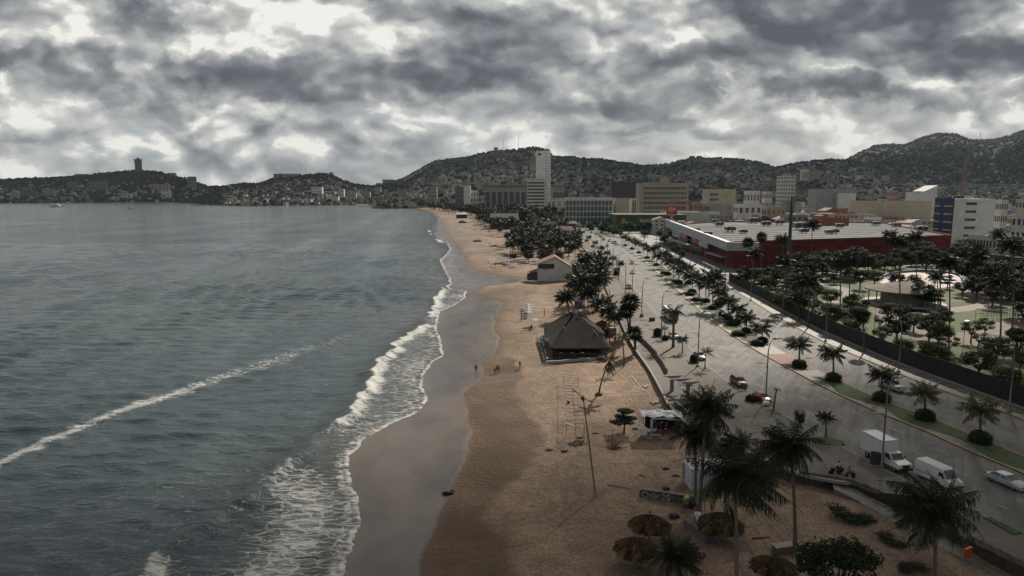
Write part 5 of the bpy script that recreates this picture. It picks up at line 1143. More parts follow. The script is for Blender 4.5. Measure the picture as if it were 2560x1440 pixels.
bpx(2021, 2140, 473, 1050, d=30, label='long grey and white factory-like block with a stepped end', wall='grey', floors=1, cols=1, win=False, roofmt=roofw); bpx(2092, 2140, 484, 1040, d=8, label='white stepped end of the long grey block', wall='white', win=False)
T_, h_, w_, d_ = bpx(2265, 2343, 480, 980, d=30, label='white hall with a roof rising to a sharp point at the right', wall='white', win=False, name='hall_building', roof='none', roofmt=roofw)
m = MB(); m.face([(-w_ / 2, -d_ / 2 - .05, h_ - .2), (w_ / 2, -d_ / 2 - .05, h_ - .2), (w_ / 2, -d_ / 2 - .05, h_ + 9.5), (-w_ * .2, -d_ / 2 - .05, h_ + .3)]); m.face([(-w_ * .2, -d_ / 2 - .05, h_ + .6), (w_ / 2, -d_ / 2 - .05, h_ + 9.5), (w_ / 2, d_ / 2, h_ + 9.5), (-w_ * .2, d_ / 2, h_ + .6)])
m.face([(w_ / 2 - .01, -d_ / 2, h_), (w_ / 2 - .01, d_ / 2, h_), (w_ / 2 - .01, d_ / 2, h_ + 9.5), (w_ / 2 - .01, -d_ / 2, h_ + 9.5)]); m.build('gable', pt('white'), T_)
bpx(2125, 2330, 504, 760, d=45, label='long cream warehouse with a gleaming roof edge beyond the car park', wall='cream', win=False, roof='flat', roofmt=roofw, name='warehouse')
bpx(2218, 2246, 477, 1000, d=12, label='pink and white chequered building beyond the car park', wall='pink', floors=4, cols=5)
# blue and white block
ym = 420; a = AT(2330, 497, ym); b = AT(2387, 497, ym); c = AT(2478, 497, ym + 4)
T_ = thing('office_building', 'six-storey white office block with a blue corner and glazed balconies', 'building', (0, 0, 0)); h_ = a.z; h0 = -.2
bluem = mat('cobalt_blue_paint', (.014, .032, .13), .7, .1, .3)
wr_ = c.x - b.x; dep = b.x * F / (2330 - CX) - ym
m = MB(); m.box((b.x + wr_ / 2, ym + dep / 2, h_ / 2), (wr_, dep, h_)); m.build('wall', pt('white'), T_); m = MB(); m.box((b.x - .15, ym + dep / 2, h_ / 2 + .3), (.3, dep, h_ + .6)); m.build('wall', bluem, T_)
for fl in range(6):
    z = h_ * (.10 + .155 * fl)
    for (x0, x1) in ((.02, .40), (.62, .98)):
        m = MB(); m.box((b.x - .35, ym + dep * (x0 + x1) / 2, z + 1), (.3, dep * (x1 - x0), 2.2)); m.build('window', glassd, T_); m = MB(); m.box((b.x - .8, ym + dep * (x0 + x1) / 2, z - .6), (1.2, dep * (x1 - x0), .8)); m.build('balcony', pt('cream'), T_)
    m = MB(); m.box((b.x + wr_ * .42, ym - .05, z + 1), (wr_ * .26, .2, 1.5)); m.build('window', glassd, T_)
m = MB(); m.box((b.x + wr_ * .5, ym + 12, h_ + .9), (9, 6, 1.6)); m.build('penthouse', pt('offwhite'), T_)
for k in range(3):
    T(MB().lathe([(0, 0), (.9, 0), (.95, 1.3), (.5, 1.8), (0, 1.9)], 12).build('water_tank', tankm, None, True, (b.x + 4 + k * 2.3, ym + 6, h_ + .25)), 'black round water tank on the roof of the blue-cornered office block', 'water tank', 'water tanks on the blue-cornered block')
bpx(2478, 2522, 502, 428, d=18, label='cream annexe joined to the blue-cornered office block', wall='offwhite', floors=4, cols=3, rz=.0); bpx(2420, 2560, 594, 330, d=18, label='low flat-roofed building below the blue-cornered block', wall='offwhite', floors=2, cols=7, roofmt=roofg); bpx(2540, 2640, 500, 460, d=18, label='cream apartment block at the right edge of the picture', wall='cream', floors=4, cols=5); bpx(2530, 2640, 540, 380, d=12, label='pale block with dark windows at the right edge below the cream block', wall='offwhite', floors=3, cols=5)
bpx(2478, 2560, 646, 262, d=14, label='low shed with a white sheet roof at the right edge of the park', wall='darkgrey', roof='shed', roofmt=roofw, win=False, name='shed')

# --- city filler, each a building of its own
rr = random.Random(99)
placed = []
def free(x, y, r):
    if 92 < x < 295 and 300 < y < 560 and not (x > 245 and y < 380): return False
    if -30 < x - at_y(lRR, y) < 12 or (x < at_y(lRR, y) + 10): return False
    for (a, b, c) in placed:
        if abs(x - a) < (r + c) and abs(y - b) < (r + c): return False
    return True
cols_w = ['white', 'white', 'white', 'offwhite', 'grey', 'offwhite', 'offwhite', 'grey', 'cream', 'concrete', 'concrete', 'tan', 'pink', 'orange', 'blue', 'green', 'beige', 'white', 'grey', 'brick']
cname = {'white': 'bright white', 'offwhite': 'off-white', 'grey': 'pale grey', 'cream': 'cream', 'concrete': 'bare concrete', 'tan': 'tan', 'pink': 'pink', 'orange': 'orange', 'blue': 'pale blue', 'green': 'pale green', 'beige': 'beige', 'brick': 'brick red'}
zones = [(560, 640, 'just behind the supermarket'), (640, 820, 'in the nearer city blocks'), (820, 1150, 'in the middle city blocks'), (1150, 1750, 'in the far blocks below the hills')]
cnt = 0; tries = 0
for hand in [(2035, 540, 2070, 590, 'brick', 2, 'gable', 'red walled house with a white pitched roof behind the supermarket'), (2160, 545, 2205, 600, 'white', 2, 'flat', 'white rendered house with a shade canopy behind the supermarket'), (1950, 540, 2020, 600, 'concrete', 3, 'flat', 'bare concrete building with open storeys behind the supermarket'), (2090, 552, 2150, 580, 'offwhite', 2, 'flat', 'off-white house with a roof terrace behind the supermarket'),
             (1835, 512, 1905, 700, 'white', 2, 'flat', 'white building with three small windows beyond the dark tree'), (1905, 520, 1965, 720, 'tan', 2, 'flat', 'tan building with a long parapet beyond the dark tree'), (1750, 512, 1830, 760, 'concrete', 3, 'flat', 'concrete building with an open colonnade below the cream block'), (1722, 506, 1752, 800, 'orange', 2, 'flat', 'small orange building beside the office block'), (1860, 478, 1900, 1000, 'white', 2, 'flat', 'white box building beyond the cream block'), (1905, 480, 1932, 1000, 'offwhite', 3, 'flat', 'off-white building with dark windows below the apartment tower')]:
    px0, pyt, px1, Y, wc, fl, rf, lb = hand
    o, h_, w_, d_ = bpx(px0, px1, pyt, Y, d=14, label=lb, wall=wc, floors=max(1, fl), cols=4, roof=rf, roofmt=roofw if rf == 'gable' else roofg); placed.append((o.location.x, o.location.y, w_ / 2))
for (cx_, cy_, r_) in ((290, 445, 40), (245, 790, 45), (120, 735, 75), (175, 840, 40), (255, 915, 30), (110, 665, 45)): placed.append((cx_, cy_, r_))
while cnt < 212 and tries < 14000:
    tries += 1
    y = 565 * (1750 / 565) ** rr.random(); xm = y * (1380 / 1700.0); x = rr.uniform(at_y(lRR, min(y, 900)) + 18 if y < 900 else y * .07, xm * 0.95)
    if rr.random() < .12: y = rr.uniform(400, 560); x = rr.uniform(300, 460)
    w_ = rr.uniform(9, 19) * (1 + y / 2200); d_ = rr.uniform(8, 15); r_ = max(w_, d_) / 2 * .86
    if not free(x, y, r_): continue
    placed.append((x, y, r_)); wc = rr.choice(cols_w); fl = rr.choice([1, 2, 2, 2, 3, 3, 4]) ; h_ = fl * 3.0 + rr.uniform(.2, .8)
    if y > 1000 and rr.random() < .12: fl = rr.choice([5, 6, 7]); h_ = fl * 3.1
    zn = [z_[2] for z_ in zones if y < z_[1]][0] if y > 560 else 'beyond the park'
    rf = rr.choice(['flat', 'flat', 'flat', 'flat', 'shed', 'gable']); near = y < 900
    rn = {'flat': 'parapet roof', 'shed': 'sheet-metal roof', 'gable': 'pitched roof'}[rf]
    rmt = roofg if rf == 'flat' else (rr.choice([roofs, roofw]) if rf == 'shed' else rr.choice([rustm, tilem]))
    num = {1: 'one', 2: 'two', 3: 'three', 4: 'four', 5: 'five', 6: 'six', 7: 'seven'}[fl]
    lb = f'{cname[wc]} {num}-storey building with {rn} {zn}'; gr = f'{cname[wc]} {num}-storey city buildings, {rf} roofs, {zn}'
    building(x, y, w_, d_, h_, rr.uniform(-.25, .25) + .1, lb, wc, fl, max(2, int(w_ / 4)), rf, 'f', gr, win=True, ww=rr.uniform(.35, .6), wh=.42, ribbon=not near, roofmt=rmt)
    cnt += 1
# water tanks seen on near roofs
# ---------------------------------------------------------------- hillside houses
hm = []
for i, (wc, rf) in enumerate([('offwhite', roofg), ('grey', roofs), ('cream', roofg), ('concrete', rustm), ('pink', roofg), ('white', roofs), ('tan', rustm), ('brick', roofs), ('blue', roofg), ('orange', roofg)]):
    m = MB(); m.box((0, 0, 1.5), (9, 8, 9)); m.box((1.5, -.5, 6.7), (5, 5, 1.6)); m.box((0, 0, 6.03), (9.4, 8.4, .12), m=1)
    for zz_ in (1.4, 4.4):
        for xx in (-2.8, 0.2, 3.0): m.box((xx, -4.02, zz_), (1.5, .1, 1.3), m=2)
    hm.append((m.mesh('hillside_house', [pt(wc), rf, glassd]), wc))
rr = random.Random(7)
def dens(h, u, v):
    if h == 'hill_town':
        d = sstep(.0, .10, np.array(v)) * (1 - sstep(.72, .98, np.array(v)))
        if u < 1180: d *= (1 - sstep(.35, .6, np.array(v))) 
        if 1480 < u < 1720: d *= (1 - .75 * sstep(.35, .55, np.array(v)))
        if u > 2050: d *= (1 - .3 * sstep(.6, .9, np.array(v)))
        return float(d) * max(0, .55 + 1.6 * mnoise.noise(Vector((u * .03, v * 7, 3))))
    if h == 'hill_mountain': return float((1 - sstep(.28, .5, np.array(v)))) * .8
    if h == 'hill_headland': return float(1 - sstep(.45, .9, np.array(v))) * .75
    return float(1 - sstep(.3, .8, np.array(v))) * .6
cands = []
for (h, n, u0, u1) in (('hill_town', 3900, 950, 2600), ('hill_peninsula', 420, -40, 700), ('hill_headland', 520, 560, 1060), ('hill_mountain', 700, 2120, 2640)):
    k = 0
    while k < n:
        u = rr.uniform(u0, u1); v = rr.random() ** 1.15
        if rr.random() > dens(h, u, v): continue
        p = hill_pt(h, u, v); k += 1; s = rr.uniform(.7, 1.25) * (1 if h == 'hill_town' else 1.2)
        cands.append((p.y / s, h, u, v, p, s, rr.randrange(len(hm)), rr.uniform(-.5, .5)))
cands = [c for c in cands if -250 < (c[4].x / c[4].y) * F + CX < 2600]
cands.sort(key=lambda c: c[0])
place_n = {'hill_town': 'on the slope of the town hill', 'hill_peninsula': 'on the wooded peninsula across the bay', 'hill_headland': 'on the headland slope at the end of the bay', 'hill_mountain': 'at the foot of the mountain at the right'}
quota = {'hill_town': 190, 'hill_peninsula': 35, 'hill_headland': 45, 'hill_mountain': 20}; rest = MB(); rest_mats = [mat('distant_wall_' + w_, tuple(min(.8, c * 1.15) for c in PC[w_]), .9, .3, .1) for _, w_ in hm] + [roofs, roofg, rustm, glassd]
for c in cands:
    _, h, u, v, p, s, k, rz = c
    if quota[h] > 0:
        quota[h] -= 1; wc = hm[k][1]; o = put('hillside_house', hm[k][0], None, (p.x, p.y, p.z + .5 * s), rz, (s * rr.uniform(.8, 1.5), s, s * rr.uniform(.7, 1.3)))
        T(o, f'small {cname[wc]} block house {place_n[h]}', 'house', f'{cname[wc]} houses {place_n[h]}')
    else:
        k = rr.choice([0, 1, 1, 3, 3, 3, 5, 6, 2, 1, 3, k]); wx = s * rr.uniform(6, 12); hz = s * rr.uniform(4, 8); rest.box((p.x, p.y, p.z + hz / 2 - 1.5), (wx, 7 * s, hz + 3), rz, k)
        rest.box((p.x, p.y, p.z + hz + .1), (wx * 1.05, 7.4 * s, .25), rz, 10 + rr.randrange(3)); 
        R_ = Matrix.Rotation(rz, 3, 'Z')
        for xx in (-.28, .05, .33): q_ = p + R_ @ Vector((xx * wx, -3.55 * s, 0)); rest.box((q_.x, q_.y, p.z + hz * .55), (wx * .16, .2, 1.4 * s), rz, 13)
T(rest.build('hillside_houses', rest_mats), 'dense mass of small pale houses covering the hillsides', 'houses', kind='stuff')
# larger hotels across the bay
def hotel(h, u, v, wpx, hpx, label, wall='grey', floors=5, cols=6, **k):
    p = hill_pt(h, u, v); s = p.y / F; return building(p.x, p.y, wpx * s, k.pop('d', 16), hpx * s + 3, 0, label, wall, floors, cols, z=p.z - 3, faces='f', **k)
T_ = None
p = hill_pt('hill_peninsula', 347, .98); s = p.y / F; T_ = thing('tower_building', 'tall dark cylindrical hotel tower with a flared crown on the peninsula hilltop', 'tower', (p.x, p.y, p.z - 2))
m = MB(); m.lathe([(8 * s, 0), (8 * s, 27 * s), (9.6 * s, 28 * s), (9.6 * s, 31 * s), (3.5 * s, 31.2 * s), (3.5 * s, 34.5 * s), (0, 34.6 * s)], 20); m.build('wall', pt('darkgrey'), T_)
for k in range(13): m = MB(); m.lathe([(8.15 * s, (1.5 + 1.95 * k) * s), (8.15 * s, (2.5 + 1.95 * k) * s)], 20); m.build('window', glassd, T_)
hotel('hill_peninsula', 480, .55, 19, 29, 'dark slab tower on the low saddle between the peninsula and the headland', 'darkgrey', 10, 4, name='tower_building', cat='tower')
for (u, v, w_, h_, lb, wc) in [(242, .28, 46, 26, 'broad grey hotel block above the bay shore', 'darkgrey'), (34, .12, 18, 17, 'pale low hotel at the left edge of the far shore', 'grey'), (70, .15, 40, 16, 'long grey hotel beside the pale one at the left of the far shore', 'darkgrey'), (120, .2, 30, 18, 'grey apartment block on the far left shore', 'grey'), (180, .35, 24, 20, 'stepped grey block partway up the far left hill', 'darkgrey'), (400, .22, 42, 22, 'brown hotel block under the dark round tower', 'tan'), (412, .10, 22, 16, 'white striped low building on the far shore', 'white'), (300, .10, 50, 8, 'row of white waterfront villas on the far shore', 'offwhite'), (199, .99, 18, 6, 'small grey house on the ridge left of the round tower', 'darkgrey'), (432, .97, 14, 8, 'grey house on the shoulder right of the round tower', 'darkgrey')]:
    hotel('hill_peninsula', u, v, w_, h_, lb, wc, 4, 5)
for (u, v, w_, h_, lb, wc) in [(697, .93, 22, 12, 'dark blockhouse at the left end of the headland summit hotel', 'darkgrey'), (722, .93, 46, 8, 'long low hotel along the headland summit', 'grey'), (828, 1.0, 9, 8, 'square turret on the headland crest', 'darkgrey'), (805, .98, 26, 5, 'flat roofed villa on the headland crest', 'darkgrey'), (792, .2, 26, 18, 'white pillared hotel by the headland water', 'white'), (742, .06, 70, 5, 'long pale roofed waterfront hall on the headland', 'offwhite'), (832, .06, 26, 10, 'white waterfront pavilion with a pyramid roof', 'white'), (853, .15, 14, 22, 'narrow white apartment block by the headland water', 'offwhite'), (620, .03, 38, 7, 'cream waterfront restaurant on the headland point', 'cream'), (880, .15, 20, 14, 'pale block near the end of the bay', 'grey'), (912, .2, 26, 16, 'tan block near the end of the bay', 'tan'), (945, .3, 14, 20, 'tall pale block at the end of the bay', 'grey')]:
    hotel('hill_headland', u, v, w_, h_, lb, wc, 3, 6)
for (u, v, w_, h_, lb, wc) in [(948, .98, 14, 9, 'dark block on the low ridge left of the town hill', 'darkgrey'), (972, .98, 30, 9, 'long dark block on the ridge left of the town hill', 'darkgrey'), (1240, .98, 10, 9, 'dark square building on the town hill crest', 'darkgrey'), (1424, .99, 30, 5, 'long flat building on the town hill crest right of the tower', 'darkgrey'), (1730, .99, 12, 6, 'dark square house on the right crest of the town hill', 'darkgrey'), (1748, .99, 12, 6, 'second dark house on the right crest of the town hill', 'darkgrey'), (1720, .42, 60, 8, 'long pale blue shed partway up the town hill', 'blue')]:
    hotel('hill_town', u, v, w_, h_, lb, wc, 2, 4)
def on_hill(u, py):
    for v in np.linspace(0, 1, 200):
        p = hill_pt('hill_town', u, v); r = p - Vector((0, 0, CAMZ)); pyv = CY - F * (r.z * cos(TH) + r.y * sin(TH)) / (r.y * cos(TH) - r.z * sin(TH))
        if pyv <= py: return v
    return .9
for (u, pb, w_, h_, lb, wc, fl) in [(2014, 452, 19, 27, 'tall blank white slab beside the ochre block on the slope', 'white', 1), (2038, 453, 26, 26, 'ochre block joined to the tall blank white slab', 'yellow', 6), (2510, 452, 62, 32, 'large pale block stepping up the slope at the right edge', 'offwhite', 5), (2400, 447, 60, 20, 'long white ribbed building on the slope behind the lattice mast', 'offwhite', 4), (2440, 462, 30, 14, 'pale curved-roofed hall on the slope right of the lattice mast', 'blue', 1), (2150, 452, 12, 12, 'small white slab between trees at the foot of the slope', 'white', 3), (2215, 454, 16, 13, 'pale twin block at the foot of the slope', 'offwhite', 3)]:
    hotel('hill_town', u, on_hill(u, pb), w_, h_, lb, wc, fl, 5)
# low houses that carpet the flat city
rr = random.Random(41); k = 0; tries = 0
lw = [i for i, (_, c) in enumerate(hm) if c in ('white', 'offwhite', 'grey', 'cream', 'concrete')] * 2 + [4, 6, 9]
while k < 230 and tries < 20000:
    tries += 1; y = 600 * (1800 / 600) ** rr.random(); x = rr.uniform(at_y(lRR, min(y, 900)) + 18 if y < 900 else y * .07, y * .80)
    if not free(x, y, 4.5): continue
    placed.append((x, y, 4.5)); i = rr.choice(lw); c = hm[i][1]; zn = 'in the nearer low city blocks' if y < 950 else 'in the far low city blocks'; k += 1
    T(put('town_house', hm[i][0], None, (x, y, -.2), rr.uniform(-.4, .4), (rr.uniform(.9, 1.7), rr.uniform(.9, 1.4), rr.uniform(.7, 1.5))), f'small {cname[c]} flat-roofed house {zn}', 'house', f'{cname[c]} houses {zn}')
# far pier
m = MB(); a = G(480, 514, SEA); b = G(560, 514, SEA); m.box(((a.x + b.x) / 2, a.y, SEA + 1), ((b.x - a.x), 8, 2.5)); T(m.build('pier', pt('darkgrey')), 'long low dark pier reaching left from the headland', 'pier')
# masts on ridges
def mast(p, h, label, r=1.2, lat=True):
    t_ = thing('radio_mast', label, 'mast', p); m = MB()
    if lat:
        n = max(4, int(h / (r * 2.2)))
        for k in range(4):
            a = pi / 4 + k * pi / 2; m.tube([(cos(a) * r, sin(a) * r, 0), (cos(a) * r * .3, sin(a) * r * .3, h)], r * .09 + .05, 4)
        for i in range(n):
            z0, z1 = h * i / n, h * (i + 1) / n; r0, r1 = r * (1 - .7 * i / n), r * (1 - .7 * (i + 1) / n)
            for k in range(4): a = pi / 4 + k * pi / 2; b = a + pi / 2; m.tube([(cos(a) * r0, sin(a) * r0, z0), (cos(b) * r1, sin(b) * r1, z1)], r * .04 + .04, 3, cap=False)
    else: m.tube([(0, 0, 0), (0, 0, h)], [r * .3, r * .15], 5)
    m.build('lattice' if lat else 'pole', mat('mast_paint', (.22, .17, .17), .6), t_); return t_
for (u, yt, lb) in ((1259, 347, 'left radio mast on the town hill crest'), (1296, 340, 'tallest radio mast on the town hill crest'), (1573, 396, 'thin mast on the town hill saddle'), (1763, 386, 'short striped water tower on the right crest')):
    p = hill_pt('hill_town', u, 1.0); mast(p, ZH(yt, p.y) - p.z, lb, 3.0)
p = hill_pt('hill_mountain', 2450, 1.0); mast(p, ZH(328, p.y) - p.z, 'radio mast on the mountain ridge at the right', 4)
p = AT(2403, 520, 470); p.z = 0; mast(p, ZH(395, 470), 'tall red and white lattice mast beside the blue-cornered block', 2.6)
# monopole with antennas
P0 = G(1968, 712, 0); Y = P0.y; h_ = ZH(478, Y); t_ = thing('telecom_monopole', 'thick black telecom monopole with antennas in front of the store', 'mast', P0)
m = MB(); m.tube([(0, 0, 0), (0, 0, ZH(600, Y)), (0, 0, ZH(505, Y)), (0, 0, h_ - 2)], [.75, .65, .5, .35], 12); m.tube([(0, 0, h_ - 2), (0, 0, h_ + 3)], .07, 5); m.build('pole', mat('dark_steel_paint', (.03, .035, .045), .5), t_, True)
for z in (ZH(510, Y), ZH(498, Y)):
    for k in range(3): m = MB(); a = k * 2.1 + .4; m.box((cos(a) * 1.3, sin(a) * 1.3, z), (.35, .35, 2.2), a); m.tube([(0, 0, z), (cos(a) * 1.3, sin(a) * 1.3, z)], .07, 4); m.build('antenna', mat('antenna_grey', (.18, .19, .2), .6), t_)
# ================================================================== fence
netm = mat('dark_fence_netting', (.014, .016, .015), .9, .2, 2)
fz = thing('park_fence', 'long tall dark netted fence between the pavement and the park', 'fence', (0, 0, 0))
m = MB(); L_ = lFE
for (a, b) in zip(L_, L_[1:]):
    d = (Vector(b) - Vector(a)); mid = (Vector(a) + Vector(b)) / 2; m.box((mid.x, mid.y, 1.9), (d.length + .02, .06, 3.5), atan2(d.y, d.x))
m.build('netting', netm, fz)
acc = 0
for (a, b) in zip(L_, L_[1:]):
    d = (Vector(b) - Vector(a)); n_ = max(1, int(d.length / 3.2))
    for k in range(n_): p = Vector(a) + d * k / n_; MB().tube([(p.x, p.y, -.1), (p.x, p.y, 3.85)], .06, 5).build('post', netm, fz)
m = MB()
for (a, b) in zip(L_, L_[1:]): d = (Vector(b) - Vector(a)); mid = (Vector(a) + Vector(b)) / 2; m.box((mid.x, mid.y, .1), (d.length, .3, .4), atan2(d.y, d.x))
m.build('base', pt('concrete'), fz)
# ================================================================== lamps
lampm = mat('lamp_post_steel', (.13, .135, .15), .45, .1, 2, metal=.3)
def lamp(bx, by, ty, side, label, group=None, low=True, onroad=None):
    b = G(bx, by, 0); h = ZH(ty, b.y); tx, ty_ = at_y(lRL, b.y + 3) - at_y(lRL, b.y - 3), 6; rz = atan2(ty_, tx) - pi / 2
    t_ = thing('street_lamp', label, 'street lamp', b, rz if side > 0 else rz + pi, group)
    m = MB(); m.tube([(0, 0, 0), (0, 0, h * .45), (.02, 0, h * .82), (.35, 0, h * .95), (.9, 0, h)], [.15, .11, .09, .07, .06], 8); m.box((0, 0, .12), (.6, .6, .24)); m.build('pole', lampm, t_, True)
    m = MB(); m.box((1.5, 0, h + .02), (1.5, .42, .14), tilt=Matrix.Rotation(-.08, 3, 'Y')); m.box((1.0, 0, h + .12), (.5, .25, .12)); m.build('lamp_head', lampm, t_)
    if low:
        m = MB(); z = h * .62; m.tube([(0, 0, z - 1.1), (-.35, 0, z - .2), (-.9, 0, z)], .05, 5); m.build('arm', lampm, t_); m = MB(); m.box((-1.35, 0, z + .02), (1.1, .34, .1), tilt=Matrix.Rotation(.08, 3, 'Y')); m.build('lamp_head', lampm, t_)
    return t_
for (bx, by, ty, lb) in [(2204, 1168, 945, 'tall street lamp standing against the white box truck'), (1914, 1002, 848, 'street lamp standing in front of the bright red hatchback'), (1744, 916, 778, 'street lamp standing beside the dark blue car'), (1653, 845, 728, 'street lamp standing at the back of the bus'), (1604, 793, 697, 'street lamp beside the double-headed fan palm'),
                         (1580, 753, 662, 'street lamp by the small grey parked car'), (1563, 732, 650, 'street lamp just past the small grey parked car'), (1546, 700, 632, 'street lamp beside the round promenade shrub')]: lamp(bx, by, ty, 1, lb)
for i, (bx, by, ty) in enumerate([(1532, 676, 612), (1518, 655, 598), (1502, 634, 584), (1489, 617, 573), (1477, 602, 562), (1465, 590, 555), (1455, 580, 548)]): lamp(bx, by, ty, 1, 'small far street lamp on the seaward side of the road', 'far seaward street lamps')
for (bx, by, ty, lb) in [(2522, 1030, 862, 'street lamp by the fence nearest the right edge of the picture'), (2246, 930, 800, 'street lamp by the fence above the silver pickup'), (2064, 853, 712, 'street lamp by the fence above the full round median palm'), (1955, 798, 665, 'street lamp by the fence below the kiosk side of the park'), (1877, 751, 640, 'street lamp by the fence near the motorbike rider'), (1812, 713, 618, 'street lamp at the far corner of the fence')]: lamp(bx, by, ty, -1, lb, low=False)
for i, (bx, by, ty) in enumerate([(1760, 688, 610), (1725, 668, 600), (1700, 655, 590), (1672, 640, 584), (1640, 622, 575), (1600, 601, 562), (1570, 588, 556), (1545, 577, 549)]): lamp(bx, by, ty, -1, 'small far street lamp on the store side of the road', 'far store-side street lamps', low=False)
def pole(bx, by, ty, label, r=.09, sand=False, zb=0, mt=None, name='pole', cat='pole'):
    b = SG(bx, by) if sand else G(bx, by, zb); h = ZH(ty, b.y) - b.z; return T(MB().tube([(0, 0, -.2), (0, 0, h)], [r, r * .7], 7).build(name, mt or lampm, None, True, b), label, cat)
for (bx, by, ty, lb) in [(2182, 868, 745, 'slim park pole left of the bare earth patch'), (1967, 900 - 130, 655, 'slim park pole beside the bare-trunked palm'), (2400, 950, 815, 'slim pale park pole above the right fence'), (2420, 740, 655, 'slim park pole at the end of the rink'), (2012, 740, 690, 'short park lamp by the winding path')]: pole(bx, by, ty, lb, .07)
# telegraph-like pole on the beach with flood lamps
b = SG(1490, 1242); tx = AT(1457, 988, b.y); h = tx.z - b.z; t_ = thing('flood_light_pole', 'tall leaning flood-light pole standing on the open sand', 'pole', b)
m = MB(); m.tube([(0, 0, -.3), (tx.x * .5 - b.x * .5, 0, h * .5), (tx.x - b.x, 0, h)], [.15, .10, .07], 9); m.build('pole', mat('weathered_steel', (.16, .15, .13), .7, .2, 3), t_, True); lx = tx.x - b.x
m = MB(); m.tube([(lx - .8, 0, h + .4), (lx + .3, 0, h - .5), (lx + .9, 0, h - .7)], .04, 5); m.blob((lx, 0, h - .4), (.28, .25, .3), .1, 1); m.build('bracket', blackm, t_); m = MB(); m.box((lx - 1.0, 0, h + .55), (.6, .3, .12), tilt=Matrix.Rotation(.5, 3, 'Y')); m.box((lx + 1.0, 0, h - .75), (.5, .3, .12)); m.build('lamp_head', lampm, t_)
m = MB(); zz_ = h * .66; m.tube([(lx * .66, 0, zz_), (lx * .66 - 1.7, 0, zz_ + .55)], .045, 5); m.build('arm', lampm, t_); m = MB(); m.box((lx * .66 - 2.2, 0, zz_ + .75), (1.2, .4, .1), tilt=Matrix.Rotation(.35, 3, 'Y')); m.build('lamp_head', whitem, t_)
# ================================================================== vehicles
tyrem = mat('tyre_rubber', (.015, .015, .015), .85); rimm = mat('wheel_rim', (.30, .30, .31), .35, .1, 2, metal=.6); headm = mat('head_lamp_lens', (.55, .56, .58), .12); tailm = mat('tail_lamp_lens', (.32, .015, .012), .25); cglass = mat('car_glass', (.018, .024, .027), .06, .05, 1, spec=.9)
def carpaint(nm, c): return mat('car_paint_' + nm, c, .28, .03, 1, coat=.7)
CP = {'white': (.55, .55, .54), 'silver': (.33, .35, .37), 'dark_red': (.11, .012, .015), 'red': (.26, .012, .016), 'blue': (.018, .03, .10), 'grey': (.15, .155, .16), 'black': (.015, .015, .016), 'taxi_blue': (.10, .20, .36)}
# kind: length, width, body profile [(x, z)], cabin [(x_base_front, x_top_front, x_top_rear, x_base_rear)], roof z, wheels x, r
KINDS = {
 'sedan': (4.6, 1.78, [(-2.3, .62), (-2.25, .92), (-1.55, 1.0), (1.0, .98), (2.0, .80), (2.28, .62)], (1.05, .35, -.95, -1.65), 1.45, (-1.38, 1.42), .33),
 'suv': (4.5, 1.85, [(-2.22, .65), (-2.2, 1.08), (-1.5, 1.10), (1.05, 1.08), (2.0, .96), (2.23, .70)], (1.15, .45, -1.75, -2.15), 1.68, (-1.35, 1.38), .37),
 'hatch': (3.9, 1.70, [(-1.93, .62), (-1.9, .98), (-1.3, 1.0), (.95, .98), (1.75, .82), (1.95, .62)], (1.05, .35, -1.35, -1.82), 1.50, (-1.2, 1.22), .31),
 'pickup': (5.3, 1.9, [(-2.65, .7), (-2.62, 1.08), (-1.0, 1.08), (1.3, 1.08), (2.4, .98), (2.64, .72)], (1.3, .75, -.7, -1.0), 1.78, (-1.6, 1.7), .40)}
def wheel_parts(t_, xs, w_, r):
    for x in xs:
        for s in (-1, 1):
            prof = [(r * .55, -.11), (r * .93, -.11), (r, -.07), (r, .07), (r * .93, .11), (r * .55, .11)]; m = MB(); m.lathe(prof, 14); M = Matrix.Rotation(pi / 2, 3, 'X'); m.v = [tuple(M @ Vector(v)) for v in m.v]
            o = m.build('wheel', tyrem, t_, True, (x, s * (w_ / 2 - .12), r)); m = MB(); m.lathe([(0, -.10), (r * .3, -.12), (r * .6, -.08), (r * .6, .08), (r * .3, .12), (0, .10)], 10); m.v = [tuple(M @ Vector(v)) for v in m.v]; m.build('rim', rimm, o)
